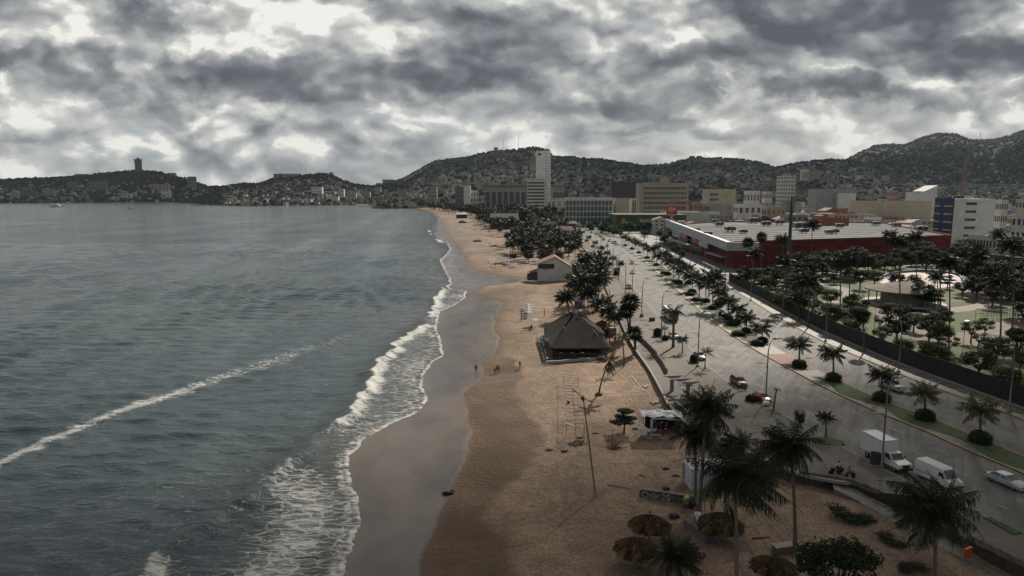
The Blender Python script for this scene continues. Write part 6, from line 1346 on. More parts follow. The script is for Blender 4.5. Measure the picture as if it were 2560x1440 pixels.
def make_car(kind, pname, label, loc, rz, group=None, name='car'):
    Ln, W_, prof, cab, rz_, wx, r = KINDS[kind]; pm_ = carpaint(pname, CP[pname]); t_ = thing(name, label, {'suv': 'car', 'pickup': 'pickup truck'}.get(kind, 'car'), loc, rz, group)
    m = MB(); xs = []; st_ = np.linspace(prof[0][0], prof[-1][0], 15)
    n = 0
    for x in st_:
        zt = float(np.interp(x, [p[0] for p in prof], [p[1] for p in prof])); e = min(1, (1 - abs(x) / (Ln / 2)) * 6 + .72); hw = W_ / 2 * min(1, e); arch = max([0] + [1 - ((x - w2) / (r + .1)) ** 2 for w2 in wx]); zl = .28 + (r + .12) * sqrt(max(arch, 0)) * .0
        ring = [(-hw * .92, zl), (-hw, zl + .22), (-hw, zl + (zt - zl) * .6), (-hw * .94, zt - .04), (-hw * .6, zt + .02), (0, zt + .04), (hw * .6, zt + .02), (hw * .94, zt - .04), (hw, zl + (zt - zl) * .6), (hw, zl + .22), (hw * .92, zl)]
        for (y, z) in ring: m.v.append((x, y, z))
        n = len(ring)
    for i in range(14):
        for k in range(n - 1): a = i * n + k; m.f.append((a, a + n, a + n + 1, a + 1)); m.m.append(0)
    m.f.append(tuple(range(n))); m.m.append(0); m.f.append(tuple(14 * n + k for k in reversed(range(n)))); m.m.append(0)
    bz = float(np.interp(cab[0], [p[0] for p in prof], [p[1] for p in prof])) - .03; hb, ht = W_ / 2 * .91, W_ / 2 * .72
    P8 = [(cab[0], -hb, bz), (cab[1], -ht, rz_ - .05), (cab[2], -ht, rz_ - .05), (cab[3], -hb, bz)]
    L8 = [Vector(p) for p in P8]; R8 = [Vector((p[0], -p[1], p[2])) for p in P8]; tf = Vector(((cab[1]), 0, rz_)); tr2 = Vector((cab[2], 0, rz_))
    m.face([L8[0], L8[1], L8[2], L8[3]]); m.face([R8[3], R8[2], R8[1], R8[0]]); m.face([L8[0], R8[0], R8[1], tf, L8[1]]); m.face([L8[2], tr2, R8[2], R8[3], L8[3]]); m.face([L8[1], tf, tr2, L8[2]]); m.face([tf, R8[1], R8[2], tr2])
    m.box((Ln / 2 - .08, 0, .42), (.2, W_ * .86, .28)); m.box((-Ln / 2 + .08, 0, .45), (.2, W_ * .88, .26))
    m.build('body', pm_, t_, False)
    def inset(q4, o, nm, k=.10, mt=cglass):
        c = sum(q4, Vector()) / 4; m = MB(); m.face([p + (c - p) * k + Vector(o) for p in q4]); return m.build(nm, mt, t_)
    inset([L8[0], R8[0], R8[1], L8[1]], (.03, 0, .03), 'windscreen', .07); inset([L8[2], R8[2], R8[3], L8[3]], (-.03, 0, .03), 'rear_window', .09)
    for S8, s in ((L8, -1), (R8, 1)):
        mb = (S8[0] + S8[3]) / 2 + Vector((.05, 0, 0)); mt_ = (S8[1] + S8[2]) / 2 + Vector((.05, 0, 0))
        inset([S8[0], S8[1], mt_, mb], (0, s * .02, 0), 'side_window', .12); inset([mb, mt_, S8[2], S8[3]], (0, s * .02, 0), 'side_window', .12)
        MB().box((cab[0] - .12, s * (W_ / 2 + .06), bz + .12), (.12, .2, .14)).build('mirror', pm_, t_)
        MB().box((Ln / 2 - .12, s * W_ * .36, .68 if kind != 'suv' else .8), (.18, .36, .14), rz=-s * .3).build('headlight', headm, t_); MB().box((-Ln / 2 + .05, s * W_ * .38, .8 if kind != 'suv' else .95), (.14, .28, .18)).build('tail_light', tailm, t_)
    MB().box((Ln / 2 + .015, 0, .60), (.03, W_ * .42, .14)).build('grille', blackm, t_); MB().box((Ln / 2 + .03, 0, .40), (.02, .34, .14)).build('number_plate', whitem, t_); MB().box((-Ln / 2 - .03, 0, .60), (.02, .34, .14)).build('number_plate', whitem, t_)
    if kind == 'pickup': MB().box((-1.85, 0, 1.08), (1.45, 1.5, .02)).build('load_bed', blackm, t_)
    wheel_parts(t_, wx, W_, r); return t_
def road_dir(line, y): dx = at_y(line, y + 2) - at_y(line, y - 2); return atan2(4, dx)
Zr = -.12
def car_at(px, py, kind, col, label, toward=True, group=None, line=None, name='car', proto={}):
    p = G(px, py, Zr); a = road_dir(line or (lRL if px < 1700 or toward else lRR), p.y) + (pi if toward else 0)
    key = (kind, col)
    if key in proto: return copy_tree(proto[key], p, a, label, group=group)
    proto[key] = make_car(kind, col, label, p, a, group, name); return proto[key]
car_at(1846, 963, 'suv', 'dark_red', 'dark red crossover parked at the kerb, black roofed windows facing the camera')
car_at(1905, 1003, 'hatch', 'red', 'bright red hatchback parked at the kerb behind the street lamp')
car_at(1747, 897, 'sedan', 'blue', 'dark blue saloon parked at the kerb behind the street lamp')
car_at(1683, 845, 'sedan', 'silver', 'silver saloon parked behind the royal palm trunk')
car_at(2515, 1212, 'sedan', 'silver', 'silver-blue saloon driving in the near carriageway at the right edge')
car_at(1580, 660, 'suv', 'white', 'white car driving towards the camera, farther of the pair in the open road')
car_at(1582, 684, 'sedan', 'white', 'white car driving towards the camera, nearer of the pair in the open road')
car_at(1572, 722, 'suv', 'grey', 'small grey car parked by the lamp posts beyond the fan palms')
car_at(2229, 972, 'pickup', 'silver', 'silver pickup seen from behind in the far carriageway', False)
car_at(1801, 756, 'sedan', 'silver', 'silver car half hidden by median palms in the far carriageway', False); car_at(1797, 765, 'suv', 'white', 'white car half hidden by median palms, nearer of the two', False)
car_at(1742, 702, 'suv', 'white', 'white van-like car facing the camera beyond the median palms', True, line=lRR); car_at(1755, 712, 'sedan', 'silver', 'silver car between the median palms and the side street', False)
car_at(1510, 600, 'suv', 'white', 'white car waiting at the crossing, left of the queue'); car_at(1523, 604, 'sedan', 'silver', 'silver car in the middle of the queue at the crossing'); car_at(1538, 607, 'sedan', 'black', 'black car at the right of the queue at the crossing')
car_at(1491, 621, 'sedan', 'white', 'white car turning by the seaward kerb at the crossing'); car_at(1551, 587, 'suv', 'white', 'white car in front of the green store entrance'); car_at(1545, 584, 'sedan', 'grey', 'grey car just left of the white car by the green store')
car_at(1675, 638, 'sedan', 'silver', 'silver car standing at the far end of the store front', False); car_at(1693, 652, 'sedan', 'white', 'white car parked before the store canopy, left of a pair', False); car_at(1704, 656, 'sedan', 'silver', 'silver car parked before the store canopy, right of a pair', False)
for i, (px, py, k, c) in enumerate([(1512, 650, 'sedan', 'grey'), (1518, 655, 'hatch', 'silver'), (1524, 662, 'sedan', 'white')]): car_at(px, py, k, c, f'{["grey", "silver", "white"][i]} car parked in the row by the seaward street trees')
car_at(1814, 724, 'sedan', 'silver', 'silver car leaving the side street beside the fence corner', False)
rr = random.Random(3); fc = [('sedan', 'white'), ('suv', 'silver'), ('sedan', 'silver'), ('hatch', 'silver'), ('suv', 'white'), ('sedan', 'black'), ('sedan', 'grey')]
for i in range(26):
    y = 520 * (1050 / 520) ** rr.random() if i > 5 else rr.uniform(430, 520); k, c = rr.choice(fc); fr = rr.choice([.18, .42, .65, .85]); x = at_y(lRL, y) * (1 - fr) + at_y(lML, min(y, 620)) * fr if y < 600 else at_y(lRL, y) + rr.uniform(2, 20)
    a = road_dir(lRL, y) + pi; key = (k, c); lb = f'tiny {c} {"car" if k != "suv" else "high-roofed car"} in the far traffic of the avenue'
    o = car_at(1400, 560, k, c, lb, True, 'far cars ' + lb); o.location = (x, y, Zr); o.rotation_euler.z = a
for i in range(22):
    k, c = rr.choice(fc); o = car_at(1400, 560, k, c, f'{c} {"car" if k != "suv" else "high-roofed car"} in the car park beyond the supermarket', True, f'{c} {"high-roofed " if k == "suv" else ""}cars in the far car park'); p = G(2230 + (i % 11) * 11, 556 - (i // 11) * 8, 0); o.location = (p.x, p.y + 30, -.2); o.rotation_euler.z = rr.choice([0, pi])
# bus
def bus():
    p = G(1676, 797, Zr); a = road_dir(lRL, p.y) + pi; t_ = thing('bus', 'city bus with a cream roof and dark windows in the near carriageway', 'bus', p, a)
    bd = mat('bus_paint', (.10, .11, .105), .4, .1, 1); m = MB(); m.box((0, 0, 1.65), (10.5, 2.5, 2.5)); m.build('body', bd, t_); m = MB(); m.box((0, 0, 2.98), (10.3, 2.35, .18)); m.box((-1, 0, 3.13), (2.0, 1.4, .14)); m.box((2.8, 0, 3.11), (.9, .9, .1)); m.build('roof', mat('bus_roof_cream', (.50, .49, .44), .5, .1, 1), t_)
    for s in (-1, 1):
        for k in range(6): MB().box((-4.2 + k * 1.55, s * 1.27, 2.1), (1.35, .04, 1.0)).build('window', cglass, t_)
        MB().box((-.5, s * 1.27, 1.0), (9.0, .03, .5)).build('stripe', whitem, t_); MB().box((5.27, s * .95, .95), (.04, .4, .25)).build('headlight', headm, t_); MB().box((-5.27, s * .95, 1.0), (.04, .25, .4)).build('tail_light', tailm, t_); MB().tube([(5.2, s * 1.2, 2.6), (5.5, s * 1.5, 2.3)], .05, 5).build('mirror', blackm, t_)
    MB().box((5.27, 0, 2.05), (.04, 2.2, 1.3)).build('windscreen', cglass, t_); MB().box((5.28, 0, 2.82), (.03, 1.4, .22)).build('destination_sign', blackm, t_); MB().box((5.3, 0, .65), (.1, 2.3, .3)).build('bumper', blackm, t_); wheel_parts(t_, (-3.2, 3.4), 2.5, .5)
bus()
def box_truck():
    p = G(2212, 1158, Zr); a = road_dir(lRL, p.y) + pi - .02; t_ = thing('box_truck', 'white box truck with a dually cab parked at the kerb beside the lamp post', 'truck', p, a); W = whitem
    m = MB(); m.box((-1.35, 0, 2.15), (4.1, 2.3, 2.35)); m.build('cargo_box', mat('truck_box_white', (.52, .53, .54), .5, .06, .6), t_); m = MB()
    for s in (-1, 1): m.box((-1.35, s * 1.165, 3.33), (4.14, .06, .1)); m.box((-1.35, s * 1.165, .96), (4.14, .06, .1))
    m.box((.72, 0, 3.33), (.06, 2.3, .1)); m.box((-3.42, 0, 3.33), (.06, 2.3, .1)); m.build('box_trim', metal, t_)
    cpn = carpaint('white', CP['white']); m = MB(); 
    hw = .96
    pr = [(.8, .55), (3.55, .55), (3.62, .95), (3.5, 1.22), (2.35, 1.38), (1.75, 2.05), (.9, 2.12), (.8, 2.05)]
    for s in (-1, 1): m.face([(x, s * hw * (.86 if z > 1.5 else 1), z) for x, z in (pr if s < 0 else pr[::-1])])
    for (x0, z0), (x1, z1) in zip(pr, pr[1:] + pr[:1]): m.face([(x0, -hw * (.86 if z0 > 1.5 else 1), z0), (x0, hw * (.86 if z0 > 1.5 else 1), z0), (x1, hw * (.86 if z1 > 1.5 else 1), z1), (x1, -hw * (.86 if z1 > 1.5 else 1), z1)])
    for s in (-1, 1): m.box((2.95, s * .9, .85), (1.0, .28, .35))
    m.build('cab', cpn, t_); m = MB(); m.face([(2.33, -.84, 1.42), (2.33, .84, 1.42), (1.80, .74, 2.02), (1.80, -.74, 2.02)]); m.v = [(x + .02, y, z + .02) for x, y, z in m.v]; m.build('windscreen', cglass, t_)
    for s in (-1, 1): m = MB(); m.face([(1.0, s * .985, 1.42), (2.1, s * .985, 1.42), (1.65, s * .87, 1.97), (1.0, s * .87, 1.97)]); m.build('side_window', cglass, t_); MB().box((2.0, s * 1.15, 1.55), (.1, .2, .3)).build('mirror', blackm, t_); MB().box((3.55, s * .75, 1.02), (.12, .3, .2)).build('headlight', headm, t_)
    MB().box((3.62, 0, .98), (.06, 1.0, .36)).build('grille', blackm, t_); MB().box((3.68, 0, .62), (.2, 1.95, .24)).build('bumper', blackm, t_); m = MB(); m.box((-1.2, 0, .75), (4.6, .9, .22)); m.build('chassis', blackm, t_); m = MB()
    for k in range(5): m.box((1.25, -.5 + k * .25, 2.16), (.1, .08, .05))
    m.build('roof_marker', mat('amber_marker', (.5, .3, .1), .4), t_); wheel_parts(t_, (-2.2, 2.75), 2.0, .42)
box_truck()
def van():
    p = G(2345, 1207, Zr); a = road_dir(lRL, p.y) + pi; t_ = thing('panel_van', 'long white panel van parked at the kerb behind the heavy palm', 'van', p, a); cpn = carpaint('white', CP['white']); m = MB(); hw = .95
    pr = [(-2.7, .4), (2.55, .4), (2.62, .75), (2.45, 1.05), (1.85, 1.25), (1.15, 2.15), (.8, 2.26), (-2.6, 2.26), (-2.7, 2.1)]; tp = lambda z: hw * (1 if z < 1.3 else .88)
    for s in (-1, 1): m.face([(x, s * tp(z), z) for x, z in (pr if s < 0 else pr[::-1])])
    for (x0, z0), (x1, z1) in zip(pr, pr[1:] + pr[:1]): m.face([(x0, -tp(z0), z0), (x0, tp(z0), z0), (x1, tp(z1), z1), (x1, -tp(z1), z1)])
    m.build('body', cpn, t_); m = MB(); m.face([(1.84, -.86, 1.30), (1.84, .86, 1.30), (1.20, .76, 2.12), (1.20, -.76, 2.12)]); m.v = [(x + .025, y, z + .02) for x, y, z in m.v]; m.build('windscreen', cglass, t_)
    m = MB(); m.box((-.7, 0, 2.28), (3.4, .12, .03)); m.box((-.7, .5, 2.28), (3.4, .06, .03)); m.box((-.7, -.5, 2.28), (3.4, .06, .03)); m.build('roof_rib', cpn, t_)
    for s in (-1, 1): m = MB(); m.face([(.75, s * .955, 1.35), (1.62, s * .955, 1.35), (1.18, s * .86, 2.0), (.75, s * .86, 2.0)]); m.build('side_window', cglass, t_); MB().box((1.5, s * 1.08, 1.4), (.1, .2, .24)).build('mirror', blackm, t_); MB().box((2.5, s * .7, .92), (.16, .34, .18)).build('headlight', headm, t_); MB().box((-2.71, s * .85, 1.1), (.04, .14, .5)).build('tail_light', tailm, t_); MB().box((-.8, s * .962, .95), (3.2, .02, .06)).build('side_rail', blackm, t_)
    MB().box((2.63, 0, .5), (.1, 1.8, .2)).build('bumper', blackm, t_); wheel_parts(t_, (-1.7, 1.75), 1.9, .34)
van()
# ================================================================== people
skinm = mat('skin', (.20, .115, .075), .6, .05, 3); hairm = mat('hair_dark', (.015, .012, .01), .7)
def skin_mesh(name, verts, edges, radii, mt, sub=1, root=0):
    me = bpy.data.meshes.new(name); me.from_pydata(verts, edges, []); o = bpy.data.objects.new(name, me); C.objects.link(o)
    md = o.modifiers.new('s', 'SKIN'); md.use_smooth_shade = True
    for i, r in enumerate(radii): v = me.skin_vertices[0].data[i]; v.radius = (r, r) if not hasattr(r, '__len__') else r; v.use_root = (i == root)
    sb = o.modifiers.new('u', 'SUBSURF'); sb.levels = sub; sb.render_levels = sub
    dg = bpy.context.evaluated_depsgraph_get(); m2 = bpy.data.meshes.new_from_object(o.evaluated_get(dg)); m2.materials.clear(); m2.materials.append(mt); m2.name = name; bpy.data.objects.remove(o); return m2
POSE = {
 'stand': dict(hipL=(.09, 0, .92), kneeL=(.11, -.02, .49), ankL=(.11, .03, .09), toeL=(.13, -.14, .03), hipR=(-.09, 0, .92), kneeR=(-.10, -.02, .49), ankR=(-.11, .04, .09), toeR=(-.13, -.13, .03), elL=(.27, .03, 1.13), wrL=(.29, -.06, .88), elR=(-.27, .03, 1.13), wrR=(-.29, -.06, .88), lean=0),
 'walk': dict(hipL=(.09, 0, .91), kneeL=(.10, -.20, .52), ankL=(.10, -.24, .10), toeL=(.10, -.41, .06), hipR=(-.09, 0, .91), kneeR=(-.09, .08, .50), ankR=(-.09, .36, .16), toeR=(-.09, .26, .03), elL=(.25, .16, 1.14), wrL=(.25, .14, .88), elR=(-.25, -.10, 1.14), wrR=(-.24, -.28, .96), lean=-.04),
 'sit': dict(hipL=(.09, 0, .50), kneeL=(.16, -.42, .52), ankL=(.15, -.44, .10), toeL=(.15, -.62, .04), hipR=(-.09, 0, .50), kneeR=(-.16, -.42, .52), ankR=(-.15, -.40, .10), toeR=(-.15, -.58, .04), elL=(.26, -.10, .72), wrL=(.18, -.34, .62), elR=(-.26, -.10, .72), wrR=(-.18, -.34, .62), lean=-.06),
 'ride': dict(hipL=(.10, .05, .78), kneeL=(.24, -.32, .70), ankL=(.24, -.14, .30), toeL=(.24, -.32, .24), hipR=(-.10, .05, .78), kneeR=(-.24, -.32, .70), ankR=(-.24, -.14, .30), toeR=(-.24, -.32, .24), elL=(.28, -.22, 1.08), wrL=(.28, -.50, 1.02), elR=(-.28, -.22, 1.08), wrR=(-.28, -.50, 1.02), lean=-.14)}
PM = {}
def person_meshes(pose):
    if pose in PM: return PM[pose]
    P_ = POSE[pose]; hz = P_['hipL'][2]; ln = P_['lean']; hy = P_['hipL'][1]
    pel = (0, hy, hz + .05); bel = (0, hy + ln * .4, hz + .22); che = (0, hy + ln, hz + .44); nk = (0, hy + ln * 1.2, hz + .56); shL = (.18, hy + ln, hz + .50); shR = (-.18, hy + ln, hz + .50); h0 = (0, hy + ln * 1.5 - .01, hz + .66); h1 = (0, hy + ln * 1.6 - .015, hz + .76)
    V = []; E_ = []; R_ = []
    def ad(p, r, par=None):
        V.append(p); R_.append(r)
        if par is not None: E_.append((par, len(V) - 1))
        return len(V) - 1
    a = ad(pel, (.15, .11)); b = ad(bel, (.14, .10), a); c = ad(che, (.17, .115), b); n_ = ad(nk, .055, c); hd = ad(h0, (.078, .088), n_); ht = ad(h1, (.076, .088), hd); ad((h0[0], h0[1] - .10, h0[2] + .02), .018, hd)
    for s, sh in (('L', shL), ('R', shR)):
        k = ad(sh, .06, c); e = ad(P_['el' + s], .043, k); w_ = ad(P_['wr' + s], .030, e); d = (Vector(P_['wr' + s]) - Vector(P_['el' + s])).normalized(); pm_ = Vector(P_['wr' + s]) + d * .06; p2 = ad(tuple(pm_), (.036, .02), w_)
        sd_ = d.cross(Vector((0, 1, 0))); sd_ = sd_.normalized() if sd_.length > .1 else Vector((1, 0, 0))
        for j in range(4): ad(tuple(pm_ + d * (.075 - .008 * abs(j - 1)) + sd_ * (j - 1.5) * .018 + Vector((0, -.015, 0))), .008, p2)
        ad(tuple(pm_ + d * .02 + Vector((0, -.05, 0))), .010, p2)
        h_ = ad(P_['hip' + s], .095, a); kn = ad(P_['knee' + s], .058, h_); an = ad(P_['ank' + s], .038, kn); ad(P_['toe' + s], .034, an)
    body = skin_mesh('body', V, E_, R_, skinm)
    V = []; E_ = []; R_ = []; a = ad(pel, (.155, .125)); b = ad(bel, (.155, .12), a); c = ad(che, (.185, .13), b)
    for s, sh in (('L', shL), ('R', shR)): k = ad(sh, .075, c); m_ = Vector(sh).lerp(Vector(P_['el' + s]), .7); ad(tuple(m_), .062, k)
    shirt = (list(V), list(E_), list(R_))
    V = []; E_ = []; R_ = []; a = ad(pel, (.158, .122))
    for s in 'LR': h_ = ad(P_['hip' + s], .108, a); kn = ad(P_['knee' + s], .075, h_); m_ = Vector(P_['knee' + s]).lerp(Vector(P_['ank' + s]), .8); ad(tuple(m_), .06, kn)
    trs = (list(V), list(E_), list(R_))
    m = MB(); m.blob((h1[0], h1[1] + .012, h1[2] + .015), (.088, .10, .09), .03, 2, sub=2); m.blob((h0[0], h0[1] + .04, h0[2] + .02), (.082, .07, .09), .03, 3, sub=2)
    PM[pose] = (body, shirt, trs, m); return PM[pose]
SM = {}
def person(loc, rz, pose, shirt, trousers, label, sc=1.0, hat=None):
    body, sh, tr, hm_ = person_meshes(pose); t_ = thing('person', label, 'person', loc, rz); t_.scale = (sc,) * 3
    put('body', body, t_)
    for nm, dd, cl in (('shirt', sh, shirt), ('trousers', tr, trousers)):
        k = (pose, nm, cl)
        if k not in SM: SM[k] = skin_mesh(nm, *dd, cloth(cl))
        put(nm, SM[k], t_)
    if ('hair', pose) not in SM: SM[('hair', pose)] = hm_.mesh('hair', hairm, True)
    put('hair', SM[('hair', pose)], t_); return t_
CL = {'black': (.012, .012, .014), 'white': (.5, .5, .48), 'grey': (.14, .14, .15), 'blue': (.03, .05, .12), 'red': (.25, .03, .03), 'khaki': (.16, .13, .09), 'pink': (.35, .14, .16)}
def cloth(c): return mat('cloth_' + c, CL[c], .85, .1, 5)
S_ = lambda px, py: SG(px, py)
person(S_(1190, 931), .2, 'walk', 'black', 'black', 'person in black walking alone along the wet sand with a long reflection')
person(S_(1237, 934), 2.6, 'stand', 'white', 'khaki', 'person in a white top, left of the standing trio on the damp sand')
person(S_(1243, 931), 3.6, 'walk', 'grey', 'black', 'person in a grey top in the middle of the standing trio'); person(S_(1248, 932), 1.4, 'stand', 'black', 'black', 'person in dark clothes at the right of the standing trio')
person(S_(1300, 922), -.6, 'walk', 'black', 'blue', 'person in dark clothes walking alone on the dry sand before the thatched hall')
for (px, py, lb, c, ps) in [(1221, 553 + 108, 'tiny person walking beside the blue parasols', 'black', 'walk'), (1239, 668, 'tiny dark figure on the sand left of the blue parasols', 'grey', 'walk'), (1277, 661, 'tiny dark figure just right of the blue parasols', 'black', 'stand'), (1218, 602, 'tiny lone figure on the sand beyond the driftwood bush', 'black', 'stand'), (1224, 612, 'tiny figure standing at the left of the parked rubble truck mound', 'red', 'stand'), (1092, 565, 'tiny figure at the far shoreline', 'black', 'walk'), (1112, 548, 'tiny figure on the far dry sand', 'grey', 'stand'), (1132, 541, 'tiny figure near the distant beach stall', 'blue', 'walk')]:
    person(S_(px, py), rr.uniform(0, 6), ps, c, 'black', lb)
person(G(1905, 758, 0), .5, 'walk', 'white', 'blue', 'person in a white top walking on the pavement along the dark fence')
person(G(1542, 652, 0), .5, 'walk', 'black', 'black', 'tiny person walking on the promenade by the street trees')
# motorcycles with riders on the promenade
def motorbike(p, rz, label, colr='red'):
    t_ = thing('motorcycle', label, 'motorcycle', p, rz); pr_ = mat('moto_' + colr, {'red': (.22, .02, .02), 'maroon': (.10, .015, .02)}[colr], .35, .05, 1, coat=.5)
    for x in (-.62, .62):
        m = MB(); m.lathe([(.24, -.05), (.30, -.05), (.32, 0), (.30, .05), (.24, .05)], 16); m.lathe([(0, -.02), (.24, -.02), (.24, .02), (0, .02)], 8); M = Matrix.Rotation(pi / 2, 3, 'X'); m.v = [tuple(M @ Vector(v)) for v in m.v]; m.build('wheel', tyrem, t_, True, (x, 0, .32))
    m = MB(); m.tube([(-.6, 0, .34), (-.1, 0, .42), (.3, 0, .42), (.45, 0, .75), (.1, 0, .82), (-.5, 0, .72)], .05, 6); m.tube([(.62, .06, .32), (.42, .06, .95)], .03, 5); m.tube([(.62, -.06, .32), (.42, -.06, .95)], .03, 5); m.build('frame', blackm, t_)
    m = MB(); m.blob((.15, 0, .85), (.30, .16, .15), .02, 1, sub=2); m.blob((.52, 0, .88), (.16, .16, .18), .02, 1); m.blob((-.62, 0, .68), (.25, .12, .08), .02, 1); m.build('fairing', pr_, t_, True); m = MB(); m.blob((-.32, 0, .82), (.38, .15, .07), .02, 1, sub=2); m.build('seat', blackm, t_, True)
    m = MB(); m.tube([(.36, .36, 1.02), (.42, .1, .98), (.42, -.1, .98), (.36, -.36, 1.02)], .02, 5); m.build('handlebar', metal, t_); m = MB(); m.tube([(.38, .3, 1.02), (.42, .4, 1.22)], .012, 4); m.blob((.42, .42, 1.26), .06, .02, 1); m.build('mirror', whitem, t_); m = MB(); m.tube([(.38, -.3, 1.02), (.42, -.4, 1.22)], .012, 4); m.blob((.42, -.42, 1.26), .06, .02, 1); m.build('mirror', whitem, t_); return t_
pa = G(2086, 1186, 0); motorbike(pa, 3.4, 'dark red motorcycle parked beside the small stool on the promenade', 'maroon'); motorbike(pa + Vector((.55, .5, 0)), 3.3, 'second dark red motorcycle close behind the first one on the promenade', 'red')
pb = G(2124, 1196, 0); motorbike(pb, .35, 'red motorcycle with white mirrors, ridden by the person in grey', 'red')
person(pa + Vector((.5, .1, .02)), pi + .3, 'stand', 'white', 'blue', 'person in a pale top and cap standing over the parked motorcycles', 1.0)
person(pb + Vector((-.25, -.1, 0)), .35 + pi / 2, 'ride', 'grey', 'black', 'rider in grey astride the red motorcycle', 1.0)
b = G(2076, 1197, 0); t_ = thing('stool', 'small white-topped stool on the promenade beside the motorcycles', 'stool', b); m = MB(); m.box((0, 0, .44), (.36, .36, .05)); m.build('seat', whitem, t_)
for a in (-1, 1):
    for c in (-1, 1): MB().tube([(a * .14, c * .14, .42), (a * .19, c * .19, 0)], .02, 5).build('leg', blackm, t_)
# birds and a litter bin
def pigeon(p, rz, label):
    m = MB(); m.blob((0, 0, .14), (.14, .07, .07), .05, 1, sub=2); m.blob((.13, 0, .23), (.04, .035, .04), .02, 1); m.tube([(.08, 0, .18), (.12, 0, .22)], .03, 5); m.tube([(.16, 0, .23), (.2, 0, .22)], [.012, .003], 4); m.tube([(-.12, 0, .13), (-.26, 0, .10)], [.05, .02], 4); m.tube([(0, .02, .08), (0, .02, 0)], .008, 3); m.tube([(0, -.02, .08), (0, -.02, 0)], .008, 3)
    o = m.build('pigeon', mat('pigeon_feather', (.05, .05, .055), .8), None, True, p, rz); o.scale = (1.4, 1.4, 1.4); T(o, label, 'bird')
pigeon(G(2086, 1204, 0), 1, 'dark pigeon on the paving beside the stool'); pigeon(G(2236, 1231, 0), 2, 'dark pigeon on the open paving left of the white van'); pigeon(G(2305, 1221, 0), 3, 'dark pigeon on the paving nearest the white van')
# ================================================================== thatched hall
thm, tt_, bb_ = newmat('palm_thatch'); q = Nd(tt_); O = q.n('ShaderNodeTexCoord').outputs['Object']
n1 = q.noise(O, .5, 5, .6); n2 = q.noise(q.scale(O, (6, 6, 1.2)), 2.2, 6, .7)
hs_ = q.n('ShaderNodeHueSaturation'); tt_.links.new(q.mix(q.mr(n1, .35, .65), (.040, .030, .024), (.022, .018, .015)), hs_.inputs['Color']); tt_.links.new(q.mr(n2, .3, .7, .55, 1.35), hs_.inputs['Value']); tt_.links.new(hs_.outputs[0], bb_.inputs['Base Color']); bb_.inputs['Roughness'].default_value = 1
bp = q.n('ShaderNodeBump'); bp.inputs['Distance'].default_value = .12; tt_.links.new(n2, bp.inputs['Height']); tt_.links.new(bp.outputs[0], bb_.inputs['Normal'])
zf = -1.9; f0 = G(1378, 897, zf); f1 = G(1518, 897, zf); Yf = f0.y; Yk = Yf + 23
hall = thing('thatched_hall', 'big thatched beach hall with a steep hipped palm roof and dark open front', 'palapa', (0, 0, 0)); x0, x1 = f0.x + .6, f1.x; xm = (x0 + x1) / 2
ze = ZH(868, Yf + .5); zr = ZH(775, Yf + 15)
def thatch_roof(parent, e, ridge, n=30, fringe=.35):
    """hipped roof with ragged rows: e = eave corners (4), ridge = 2 points"""
    m = MB(); r2 = random.Random(2); (a, b, c, d), (p, q_) = e, ridge
    sides = [(a, b, p, p), (b, c, p, q_), (c, d, q_, q_), (d, a, q_, p)]
    for (u, v, w_, z_) in sides:
        K = n; J = 64
        for i in range(K):
            t0, t1 = i / K, (i + 1) / K + .03
            for j in range(J):
                s0, s1 = j / J, (j + 1) / J; L0 = lambda s, t: Vector(u).lerp(Vector(v), s).lerp(Vector(z_).lerp(Vector(w_), s) if False else Vector(z_ if False else w_).lerp(Vector(w_), s), t)
                base = lambda s, t: Vector(u).lerp(Vector(v), s) * (1 - t) + (Vector(z_) * (1 - s) + Vector(w_) * s) * t
                off = r2.uniform(0, .10); drop = r2.uniform(.0, .5)
                pa_, pb_ = base(s0, max(t0 - drop / K * 2, -.02)), base(s1, max(t0 - drop / K * 2, -.02)); pc_, pd_ = base(s1, min(t1, 1)), base(s0, min(t1, 1)); o = Vector((0, 0, off + .06))
                m.face([pa_ + o, pb_ + o, pc_, pd_])
    for (u, v) in ((a, b), (b, c), (c, d), (d, a)):
        u, v = Vector(u), Vector(v)
        for j in range(90): s = j / 90; p0_ = u.lerp(v, s); p1_ = u.lerp(v, s + 1 / 80); L = fringe * r2.uniform(.5, 1.3); m.face([p0_ + Vector((0, 0, .1)), p1_ + Vector((0, 0, .1)), p1_.lerp(p0_, .3) - Vector((0, 0, L)), p0_.lerp(p1_, .3) - Vector((0, 0, L))])
    return m.build('thatch_roof', thm, parent)
xl = AT(1372, 815, Yk - 3).x
thatch_roof(hall, [(x0 - .8, Yf - .3, ze), (x1 + .9, Yf - .3, ze), (x1 + 1.2, Yk, ze + .3), (x0 - 1.2, Yk, ze + .3)], [(xm - .2, Yf + 10.5, zr), (xm - .1, Yf + 14.5, zr)])
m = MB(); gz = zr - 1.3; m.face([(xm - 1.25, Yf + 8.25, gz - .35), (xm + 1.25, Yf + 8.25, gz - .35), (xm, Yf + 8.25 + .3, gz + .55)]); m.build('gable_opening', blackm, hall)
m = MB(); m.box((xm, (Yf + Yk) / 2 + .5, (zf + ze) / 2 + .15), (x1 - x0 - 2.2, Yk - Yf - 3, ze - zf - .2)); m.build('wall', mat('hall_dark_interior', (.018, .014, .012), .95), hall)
for k in range(7): x = x0 + (x1 - x0) * k / 6; MB().tube([(x, Yf + .7, zf - .3), (x, Yf + .7, ze + .1)], .10, 6).build('post', mat('dark_timber', (.05, .037, .028), .9, .2, 3), hall)
m = MB(); m.box((xm, Yf - .35, zf + .25), (x1 - x0 + .6, 1.6, .5)); m.build('deck', mat('dark_timber', (.05, .037, .028)), hall)
m = MB(); m.box((xm, Yf + .3, zf + .95), (x1 - x0, .08, .6)); m.build('front_rail', mat('dark_timber', (.05, .037, .028)), hall)
